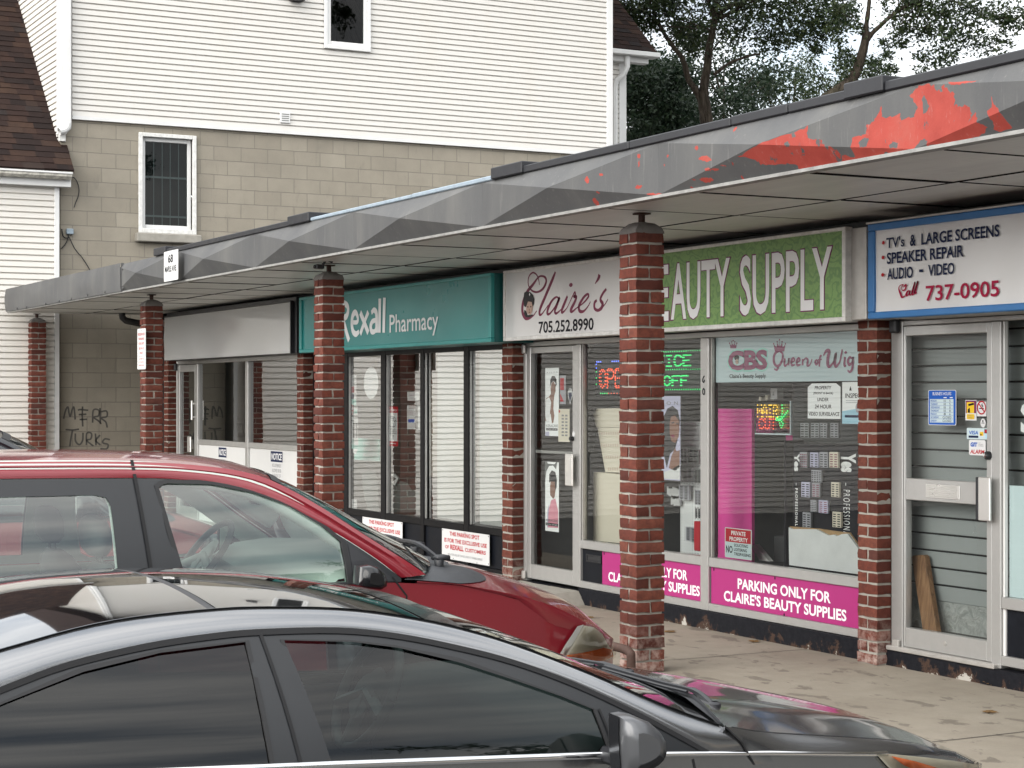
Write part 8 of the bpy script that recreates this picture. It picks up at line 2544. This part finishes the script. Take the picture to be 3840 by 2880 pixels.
for sd in (1, -1):
    o, mrows = mirror(TS, .86, .17, mring, cy, cz, sedan, 'mirror_shaded_grey', 'satin_black', sd)
    mb = MB()    # indicator strip and dark lower shell
    idx = [4, 5, 6, 7, 8]
    mb.grid([[r_[i] + Vector((sd * .0, .003, 0)) for i in (6, 7)] for r_ in mrows[2:5]], flip=sd > 0)
    obj('indicator_strip', mb, M['lens'] if False else M['chrome'], o, smooth=True)
    mb = MB(); mb.grid([[mrows[j][i] + Vector((0, .002, -.003)) for i in (7, 8, 9, 10, 11)] for j in range(1, 6)], flip=sd > 0); obj('lower_shell', mb, M['satin_black'], o, smooth=True)
    mb = MB(); q = [mrows[3][i] + Vector((0, -.004, 0)) for i in (0, 13, 12, 11)]; w_ = [mrows[2][i] + Vector((0, -.004, 0)) for i in (0, 13, 12, 11)]
    mb.grid([q, w_], flip=sd < 0); obj('mirror_glass', mb, M['gloss_black'], o)
    mb = MB(); mb.bbox(*sorted((CXS + sd * .80, CXS + sd * .90)), cy - .04, cy + .05, cz - .075, cz - .03, .01); obj('mirror_arm', mb, M['satin_black'], o)
# cabin
mb = MB()
mb.box(CXS - .70, CXS + .70, .1, 2.5, .0, .12)
mb.box(CXS - .79, CXS - .77, .2, 2.6, .1, .70); mb.box(CXS + .77, CXS + .79, .2, 2.6, .1, .70)
obj('cabin_floor', mb, M['cabin_dark'], sedan)
mb = MB()
rows = []
for y, z in ((2.52, .40), (2.50, .58), (2.53, .70), (2.60, .745), (2.7, .755), (2.82, .75), (2.95, .72)):
    rows.append([TS((-.76 + 1.52 * i / 14, y + .04 * math.cos((i / 7 - 1) * 1.5), z + (.035 * math.exp(-((i - 4) / 1.8) ** 2) if y < 2.65 else 0))) for i in range(15)])
mb.grid(rows, flip=True); obj('dashboard', mb, M['cabin_mid'], sedan, smooth=50)
for x in (-.37, .37): seat(TS, x, 1.30, .22, sedan, 'cabin_dark', .62)
seat(TS, -.35, .42, .26, sedan, 'cabin_dark', .5, w=.6); seat(TS, .35, .42, .26, sedan, 'cabin_dark', .5, w=.6)
steering_wheel(TS, (-.37, 2.33, .73), .18, R(25), sedan, 'cabin_mid', 'cabin_mid')
mb = MB(); mb.bbox(CXS - .11, CXS + .11, 2.27, 2.30, .93, .99, .012); mb.tube([TS((0, 2.3, .97)), TS((0, 2.36, 1.03))], .008, 5); obj('inner_mirror', mb, M['cabin_dark'], sedan)

# ================================================================== vans
def make_van(name, label, cx, dy, zs, paint, loc_y, detail=True, top=None):
    top = top or paint
    v = thing(name, label, 'car', (cx, loc_y, LOT))
    T = lambda p: Vector((cx + p[0], p[1] + dy, LOT + (p[2] - LOT) * zs))
    plan = [(0, 4.72), (.3, 4.69), (.55, 4.58), (.70, 4.42), (.79, 4.24), (.845, 3.95), (.872, 3.6), (.88, 3.2), (.88, 2.4), (.88, 1.4), (.88, .6), (.86, .15), (.78, -.1), (.5, -.19), (0, -.2)]
    belt = [(-.5, .86), (2.0, .865), (2.9, .862), (3.3, .85), (3.6, .80), (4.0, .70), (4.3, .6)]
    c = Car(T, plan, None, -.05, [(-.1, .06), (.05, .03), (.25, .003), (.5, .0), (.7, .004), (.88, .02), (1.4, .02)], belt, (.10, .5, .12))
    SF = c.S[-1]
    ztop = [(0, .48), (.3, .485), (.55, .50), (.75, .53), (.95, .575), (1.15, .63), (c.s_of_y(3.9), .76), (c.s_of_y(3.6), .835), (c.s_of_y(3.3), .86), (c.s_of_y(2.9), .862), (SF, .862)]
    outer = [(0, -.02)] + [(d, interp(ztop, d)) for d in [k * SF / 60 for k in range(61)]] + [(SF, -.02)]
    wy, wr_ = (3.72, .75), .365
    for yc in wy[::-1]:
        sc_ = c.s_of_y(yc)
        outer += [(sc_ + wr_, -.02), (sc_ + wr_, .12)] + [(sc_ + wr_ * math.cos(math.pi * k / 14), .12 + wr_ * math.sin(math.pi * k / 14)) for k in range(1, 14)] + [(sc_ - wr_, .12), (sc_ - wr_, -.02)]
    mb = MB()
    for sd in (1, -1): c.cdt(outer, [], c.flank, .09, mb, 0, sd)
    obj('body', mb, M[paint], v, smooth=45)
    for y in wy:
        for sd in (1, -1): wheel(T, .77, y, LOT + .33, .33, .21, v, sd)
    mb = MB(); mb.add([T(p) for p in ((-.74, -.05, -.04), (.74, -.05, -.04), (.74, 4.4, -.04), (-.74, 4.4, -.04), (-.74, -.05, .2), (.74, -.05, .2), (.74, 4.4, .2), (-.74, 4.4, .2))], [(0, 3, 2, 1), (4, 5, 6, 7), (0, 1, 5, 4), (1, 2, 6, 5), (2, 3, 7, 6), (3, 0, 4, 7)])
    obj('underbody', mb, M['satin_black'], v)
    RLv = [(-.02, 1.15), (.02, 1.28), (.12, 1.325), (.5, 1.335), (1.1, 1.336), (1.657, 1.334), (2.193, 1.327), (2.379, 1.318), (2.566, 1.294), (2.709, 1.256), (2.849, 1.198), (3.058, 1.074), (3.207, .975), (3.33, .88)]
    RUv = [(-.02, 1.2), (.0, 1.34), (.12, 1.385), (.5, 1.398), (1.1, 1.402), (1.662, 1.40), (2.196, 1.392), (2.5, 1.372), (2.717, 1.335), (2.86, 1.275), (3.02, 1.177), (3.203, 1.052), (3.368, .946), (3.45, .888)]
    rl = resample([Vector((0, y, z)) for y, z in catmull(RLv, 5)], 64); ru_ = resample([Vector((0, y, z)) for y, z in catmull(RUv, 5)], 64)
    rear_clear = [(.95, .90), (.93, 1.22), (.97, 1.262), (2.03, 1.262), (2.075, 1.25), (2.088, 1.215), (2.088, .96), (2.09, .90)]
    rear_frit = [(.86, .872), (.84, 1.29), (.9, 1.322), (2.192, 1.322), (2.213, .96), (2.216, .872)]
    back_clear = [(.06, .92), (.08, 1.22), (.16, 1.27), (.70, 1.275), (.72, .92)]
    front_g = [(2.302, 1.285), (2.325, 1.299), (2.347, 1.302), (2.529, 1.294), (2.709, 1.255), (2.85, 1.199), (2.987, 1.111), (3.067, 1.040), (3.076, .95), (3.08, .872), (2.42, .875), (2.372, .90), (2.33, 1.1)]
    door_o = [(p.y, p.z - .003) for p in rl] + [(3.33, .862), (2.9, .862), (1.5, .864), (.0, .862)]
    mb = MB()
    for sd in (1, -1): c.cdt(door_o, [rear_clear, front_g, back_clear], c.glasshouse, .07, mb, 0, sd)
    sides('window_frame', mb, M['frame_black'], v, cx, 50)
    for nm, poly in (('sliding_door_glass', rear_clear), ('front_door_glass', front_g), ('rear_quarter_glass', back_clear)):
        for sd in (1, -1):
            mb = c.cdt(poly, [], c.glasshouse, .09, None, -.004, sd); obj(nm, mb, M['van_glass'], v, smooth=True)
    mb = MB()
    for sd in (1, -1):
        ctr = Vector((2.65, 1.05))
        f_ = front_g + front_g[:1]
        o2 = [Vector(p) + (Vector(p) - ctr).normalized() * .022 for p in front_g]; o2 += o2[:1]
        mb.grid([[c.glasshouse(p[0], p[1], .004, sd) for p in o2], [c.glasshouse(p[0], p[1], .004, sd) for p in f_]], flip=sd > 0)
        mb.grid([[c.glasshouse(p[0], p[1], .004, sd) for p in f_], [c.glasshouse(p[0], p[1], -.02, sd) for p in f_]], flip=sd > 0)
    sides('window_seal', mb, M['rubber'], v, cx, 40)
    mb = gap([(2.207, 1.40), (2.207, 1.325), (2.213, 1.15), (2.224, .958), (2.23, .87)], c.glasshouse, .007, .010)
    gap([(c.s_of_y(2.23), .86), (c.s_of_y(2.25), .5), (c.s_of_y(2.27), .1)], c.flank, .004, .002, mb)
    gap([(c.s_of_y(3.352), .80), (c.s_of_y(3.33), .7), (c.s_of_y(3.30), .4)], c.flank, .004, .002, mb)
    gap([(c.s_of_y(3.286), .885), (c.s_of_y(3.352), .80)], c.flank, .004, .002, mb)
    sides('door_gap', mb, M['black_gap'], v, cx)
    # red band above the doors and the front pillar
    mb = MB()
    for sd in (1, -1):
        rows = []
        for k in range(8):
            t_ = k / 7
            g_ = -.012 if abs(t_ - .62) < .08 else 0
            rows.append([c.glasshouse(l.y + (u.y - l.y) * t_, l.z + (u.z - l.z) * t_, .014 * math.sin(math.pi * min(t_, .9)) + g_ * (1 if l.y < 3.2 else .5), sd) for l, u in zip(rl, ru_)])
        mb.grid(rows, flip=sd < 0)
    sides('roof_side', mb, M[top], v, cx, 35)
    def edge(y, sd):
        for a, b_ in zip(ru_, ru_[1:]):
            if a.y <= y <= b_.y and b_.y > a.y:
                p = a.lerp(b_, (y - a.y) / (b_.y - a.y)); return c.glasshouse(p.y, p.z, -.002, sd)
        p = ru_[-1] if y > 1 else ru_[0]; return c.glasshouse(p.y, p.z, -.002, sd)
    def rg_(y0, y1, ny, crown, dyc):
        rows = []
        for j in range(ny + 1):
            f = j / ny; y = y0 + (y1 - y0) * f
            L_, R_ = edge(y, -1), edge(y, 1)
            rows.append([L_.lerp(R_, i / 16) + Vector((0, (dyc[0] + (dyc[1] - dyc[0]) * f) * (1 - abs(i / 8 - 1) ** 2), (crown[0] + (crown[1] - crown[0]) * f) * (1 - abs(i / 8 - 1) ** 2.4) * zs)) for i in range(17)])
        return rows
    yh = 2.80
    mb = MB(); mb.grid(rg_(.02, yh, 26, (.028, .034), (0, .10)))
    obj('roof', mb, M[top], v, smooth=True)
    mb = MB(); mb.grid(rg_(yh, 3.44, 16, (.034, .02), (.10, .30))); obj('windscreen', mb, M['screen_glass'], v, smooth=True)
    wrow = rg_(yh, 3.44, 16, (.034, .02), (.10, .30))
    mb = MB()
    for j0, j1 in ((0, 1),):
        mb.grid([[p + Vector((0, .004, .003)) for p in wrow[j0]], [p + Vector((0, .004, .003)) for p in wrow[j1]]])
    for sd in (0, 16):
        e_ = [r_[sd] + Vector((0, .002, .004)) for r_ in wrow]; e2 = [r_[sd].lerp(r_[8], .035) + Vector((0, .002, .006)) for r_ in wrow]
        mb.grid([e_, e2], flip=(sd == 0))
    obj('windscreen_seal', mb, M['rubber'], v, smooth=True)
    # tailgate
    q = rg_(.02, .03, 1, (.028, .028), (0, 0))[0]
    mb = MB(); mb.grid([q, [T((-.80 + 1.6 * i / 16, -.1, 1.2)) for i in range(17)], [T((-.80 + 1.6 * i / 16, -.16, .86)) for i in range(17)]], flip=True); obj('tailgate', mb, M[paint], v, smooth=40)
    # bonnet
    E2 = [(.868, 3.40, .862), (.865, 3.62, .835), (.85, 3.9, .775), (.82, 4.12, .705), (.775, 4.30, .622)]
    C2 = [(3.74, .905), (3.98, .855), (4.26, .765), (4.5, .665), (4.70, .51)]
    Ec, Cc = catmull(E2, 5), catmull(C2, 5)
    rows = []
    for j, (e_, c_) in enumerate(zip(Ec, Cc)):
        row = []
        for i in range(25):
            u = -1 + i / 12
            row.append(T((e_[0] * u, e_[1] + (c_[0] - e_[1]) * (1 - abs(u) ** 2.2), e_[2] + (c_[1] - e_[2]) * (1 - abs(u) ** 2.6) + .012 * math.exp(-((abs(u) - .55) / .14) ** 2) * (1 - j / 21))))
        rows.append(row)
    mb = MB(); mb.grid(rows)
    obj('bonnet', mb, M[paint], v, smooth=True)
    mb = MB()
    for sd in (1, -1):
        top = [r_[24 if sd > 0 else 0] for r_ in rows]
        bot = [c.flank(c.s_of_y(p.y - dy), interp(ztop, c.s_of_y(p.y - dy)), 0, sd) for p in top]
        mid = [a.lerp(b_, .5) + Vector((sd * .005, 0, .004)) for a, b_ in zip(top, bot)]
        mb.grid([bot, mid, top], flip=sd < 0)
    bt = []
    for i in range(25):
        u = 1 - i / 12; d = c.s_of_y(4.30) * abs(u); bt.append(c.flank(d, interp(ztop, d), 0, 1 if u >= 0 else -1))
    mb.grid([bt, rows[-1][::-1]], flip=True)
    obj('wing_top', mb, M[paint], v, smooth=True)
    # black cowl pieces at the foot of the windscreen
    mb = MB()
    mb.grid([[p + Vector((0, -.06, .010)) for p in rows[0]], [p + Vector((0, .0, .006)) for p in rows[0]], [r_ + Vector((0, 0, .005)) for r_ in rows[2]]])
    obj('cowl', mb, M['plastic_grey'], v, smooth=True)
    for sd in (1, -1):
        mb = MB(); n_ = 9
        cu_, cj = (.80 if sd > 0 else -.80), 2.6
        rws = []
        for k in range(5):
            rr = k / 4
            row = []
            for q in range(20):
                a = 2 * math.pi * q / 20
                jj = cj + 3.6 * rr * math.sin(a); u = cu_ + .235 * rr * math.cos(a) * (1 if abs(cu_) < .9 else .5)
                u = max(-.995, min(.995, u)); jj = max(0, min(len(rows) - 1.001, jj))
                j0 = int(jj); f = (u + 1) * 12; i0 = min(int(f), 23)
                p = rows[j0][i0].lerp(rows[j0][i0 + 1], f - i0).lerp(rows[j0 + 1][i0].lerp(rows[j0 + 1][i0 + 1], f - i0), jj - j0)
                row.append(p + Vector((0, 0, .004 + .016 * (1 - rr ** 2))))
            rws.append(row)
        mb.grid(rws[1:], closed_v=True, flip=True); mb.fan(rws[1])
        obj('cowl_corner', mb, M['plastic_grey'], v, smooth=True)
    def hp(j, u, h=.0):
        f = (u + 1) * 12; i0 = min(int(f), 23); return rows[j][i0].lerp(rows[j][i0 + 1], f - i0) + Vector((0, 0, h))
    for (a, b_) in ((.70, .05), (.0, -.70)):
        mb = MB()
        c_ = catmull([tuple(hp(1, a, .045)), tuple(hp(0, a * .75 + b_ * .25, .05) + Vector((0, -.06, .03))), tuple(hp(0, b_, .05) + Vector((0, -.06, .02)))], 5)
        mb.tube(c_, .011, 6); mb.lathe([(.02, -.03), (.024, .005), (.01, .02)], hp(1, a, .035), seg=8); mb.bbox(*[q for k in range(3) for q in (hp(1, a, .05)[k] - (.05, .02, .012)[k], hp(1, a, .05)[k] + (.02, .05, .012)[k])], .006)
        obj('wiper', mb, M['satin_black'], v, smooth=50)
    # headlamps
    for sd in (1, -1):
        s0, s1 = c.s_of_y(4.16), .62
        hl = [(c.s_of_y(4.13), .455), (c.s_of_y(4.20), .53), (c.s_of_y(4.275), .612), (c.s_of_y(4.33) - .02, .595), (c.s_of_y(4.42), .555), (.74, .50), (.66, .455), (.68, .43), (.85, .425)]
        mb = c.cdt(hl, [], c.flank, .05, None, .012, sd); h = obj('headlamp', mb, M['lamp_inner'], v, smooth=True)
        mb = c.cdt(hl, [], c.flank, .05, None, .03, sd); obj('lens', mb, M['lens'], h, smooth=True)
        am = [(c.s_of_y(4.14), .457), (c.s_of_y(4.165), .487), (.80, .492), (.70, .47), (.67, .435), (.85, .427)]
        mb = c.cdt(am, [], c.flank, .05, None, .018, sd); obj('turn_lamp', mb, M['amber'], h, smooth=True)
        tr_ = [(c.s_of_y(4.095), .452), (c.s_of_y(4.13), .452), (c.s_of_y(4.20), .53), (c.s_of_y(4.275), .616), (c.s_of_y(4.235), .612), (c.s_of_y(4.155), .53)]
        mb = c.cdt(tr_, [], c.flank, .05, None, .014, sd); obj('lamp_trim', mb, M['alu_bright'], h, smooth=True)
        tl = [(SF - .35, .6), (SF - .55, .6), (SF - .6, 1.0 if False else .84), (SF - .35, .84)]
        mb = c.cdt(tl, [], c.flank, .06, None, .006, sd); obj('tail_lamp', mb, M['red_ink'], v, smooth=True)
    # mirrors
    if detail:
        mr = [onX((960 + a * S3, 1920 + b_ * S3), cx + .98) for a, b_ in ((650, 470), (662, 345), (720, 335), (775, 350), (815, 385), (835, 430), (830, 475), (790, 500), (700, 490))]
        ring = [(p.y - dy, p.z) for p in mr]
    else:
        ring = [(3.15, .86), (3.15, 1.0), (3.22, 1.01), (3.29, .97), (3.31, .91), (3.27, .86)]
    cy_ = sum(p[0] for p in ring) / len(ring); cz_ = sum(p[1] for p in ring) / len(ring)
    for sd in (1, -1):
        o, mrw = mirror(T, .885, .2, ring, cy_, cz_, v, 'gloss_black', 'satin_black', sd)
        mb = MB(); mb.tube([T((sd * .84, cy_ + .03, cz_ - .04)), T((sd * .93, cy_ + .01, cz_ - .03))], .035, 8); obj('mirror_arm', mb, M['satin_black'], o)
    # sail panel
    mb = MB()
    for sd in (1, -1): c.cdt([(3.098, 1.035), (3.11, .868), (3.30, .868), (3.26, .90), (3.19, .965)], [], c.glasshouse, .06, mb, .003, sd)
    sides('sail_panel', mb, M['satin_black'], v, cx)
    # cabin
    if detail:
        mb = MB(); mb.add([T(p) for p in ((-.78, .0, .22), (.78, .0, .22), (.78, 3.2, .22), (-.78, 3.2, .22))], [(0, 1, 2, 3)]); obj('cabin_floor', mb, M['cabin_mid'], v)
        mb = MB()
        for sd in (1, -1): c.cdt([(.0, .30), (.0, .855), (3.2, .855), (3.2, .30)], [], lambda a, b_, o_, s_: c.T((s_ * (.80), a, b_)), .3, mb, 0, sd)
        sides('door_lining', mb, M['cabin_grey'], v, cx)
        # far pillars and headliner in light trim
        mb = MB()
        for sd in (1, -1): c.cdt([(p.y, p.z - .02) for p in rl if .1 < p.y < 3.12] + [(3.15, .86), (.1, .86)], [rear_clear, front_g, back_clear], c.glasshouse, .09, mb, -.035, sd)
        for sd in (1, -1): mb.tube([c.glasshouse(p.y - .05, p.z - .045, -.05, sd) for p in ru_[30:] if p.y < 3.36], .05, 8)
        obj('pillar_trim', mb, M['cabin_grey'], v, smooth=50)
        mb = MB()
        rws = rg_(.1, yh - .02, 6, (.0, .0), (0, .05)); mb.grid([[p + Vector((0, 0, -.05)) for p in r_] for r_ in rws]); obj('headliner', mb, M['cabin_grey'], v, smooth=True)
        mb = MB(); rws = []
        for y, z in ((3.0, .40), (2.96, .70), (2.98, .84), (3.06, .90), (3.2, .915), (3.4, .905), (3.55, .885)):
            rws.append([T((-.80 + 1.6 * i / 20, y - .03 * math.cos((i / 10 - 1) * 1.6) - (.05 * math.exp(-((i - 5) / 2.4) ** 2) if y < 3.03 else 0), z + (.06 * math.exp(-((i - 5) / 2.6) ** 2) if .8 < z else 0) - (.02 if i in (0, 20) else 0))) for i in range(21)])
        mb.grid(rws, flip=True); obj('dashboard', mb, M['cabin_grey'], v, smooth=50)
        mb = MB()
        for k in range(8):
            z = .70 + .012 * k
            p = T((.62, 2.93, z)); mb.box(p.x - .1, p.x + .06, p.y - .012, p.y - .004, p.z - .003, p.z + .003)
        obj('air_vent', mb, M['cabin_mid'], v)
        for x in (-.40, .40): seat(T, x, 2.30, .40, v, 'cabin_mid', .56, True, .46)
        for x in (-.38, .38): seat(T, x, .85, .42, v, 'cabin_mid', .52, True, .52)
        steering_wheel(T, (-.40, 2.86, .90), .195, R(38), v, 'cabin_mid', 'cabin_grey')
        mb = MB(); p = T((0, 3.0, 1.19)); mb.bbox(p.x - .11, p.x + .11, p.y - .02, p.y + .02, p.z - .03, p.z + .03, .01); mb.tube([p, p + Vector((0, .06, .06))], .01, 5); obj('inner_mirror', mb, M['cabin_dark'], v)
    else:
        mb = MB(); mb.add([T(p) for p in ((-.76, .1, .8), (.76, .1, .8), (.76, 3.3, .8), (-.76, 3.3, .8))], [(0, 1, 2, 3)]); obj('cabin_floor', mb, M['cabin_dark'], v)
        for x in (-.40, .40): seat(T, x, 1.92, .45, v, 'cabin_dark', .56, True, .5)
    return v
make_van('parked_minivan', 'dark red minivan with black door frames parked beyond the grey sedan', -8.23, 0.0, 1.0, 'red_paint', 2.2)
make_van('parked_van', 'faded red van with a black roof mostly hidden behind the dark red minivan', -11.6, -.40, 1.08, 'far_red_paint', 1.6, False, 'black_paint')
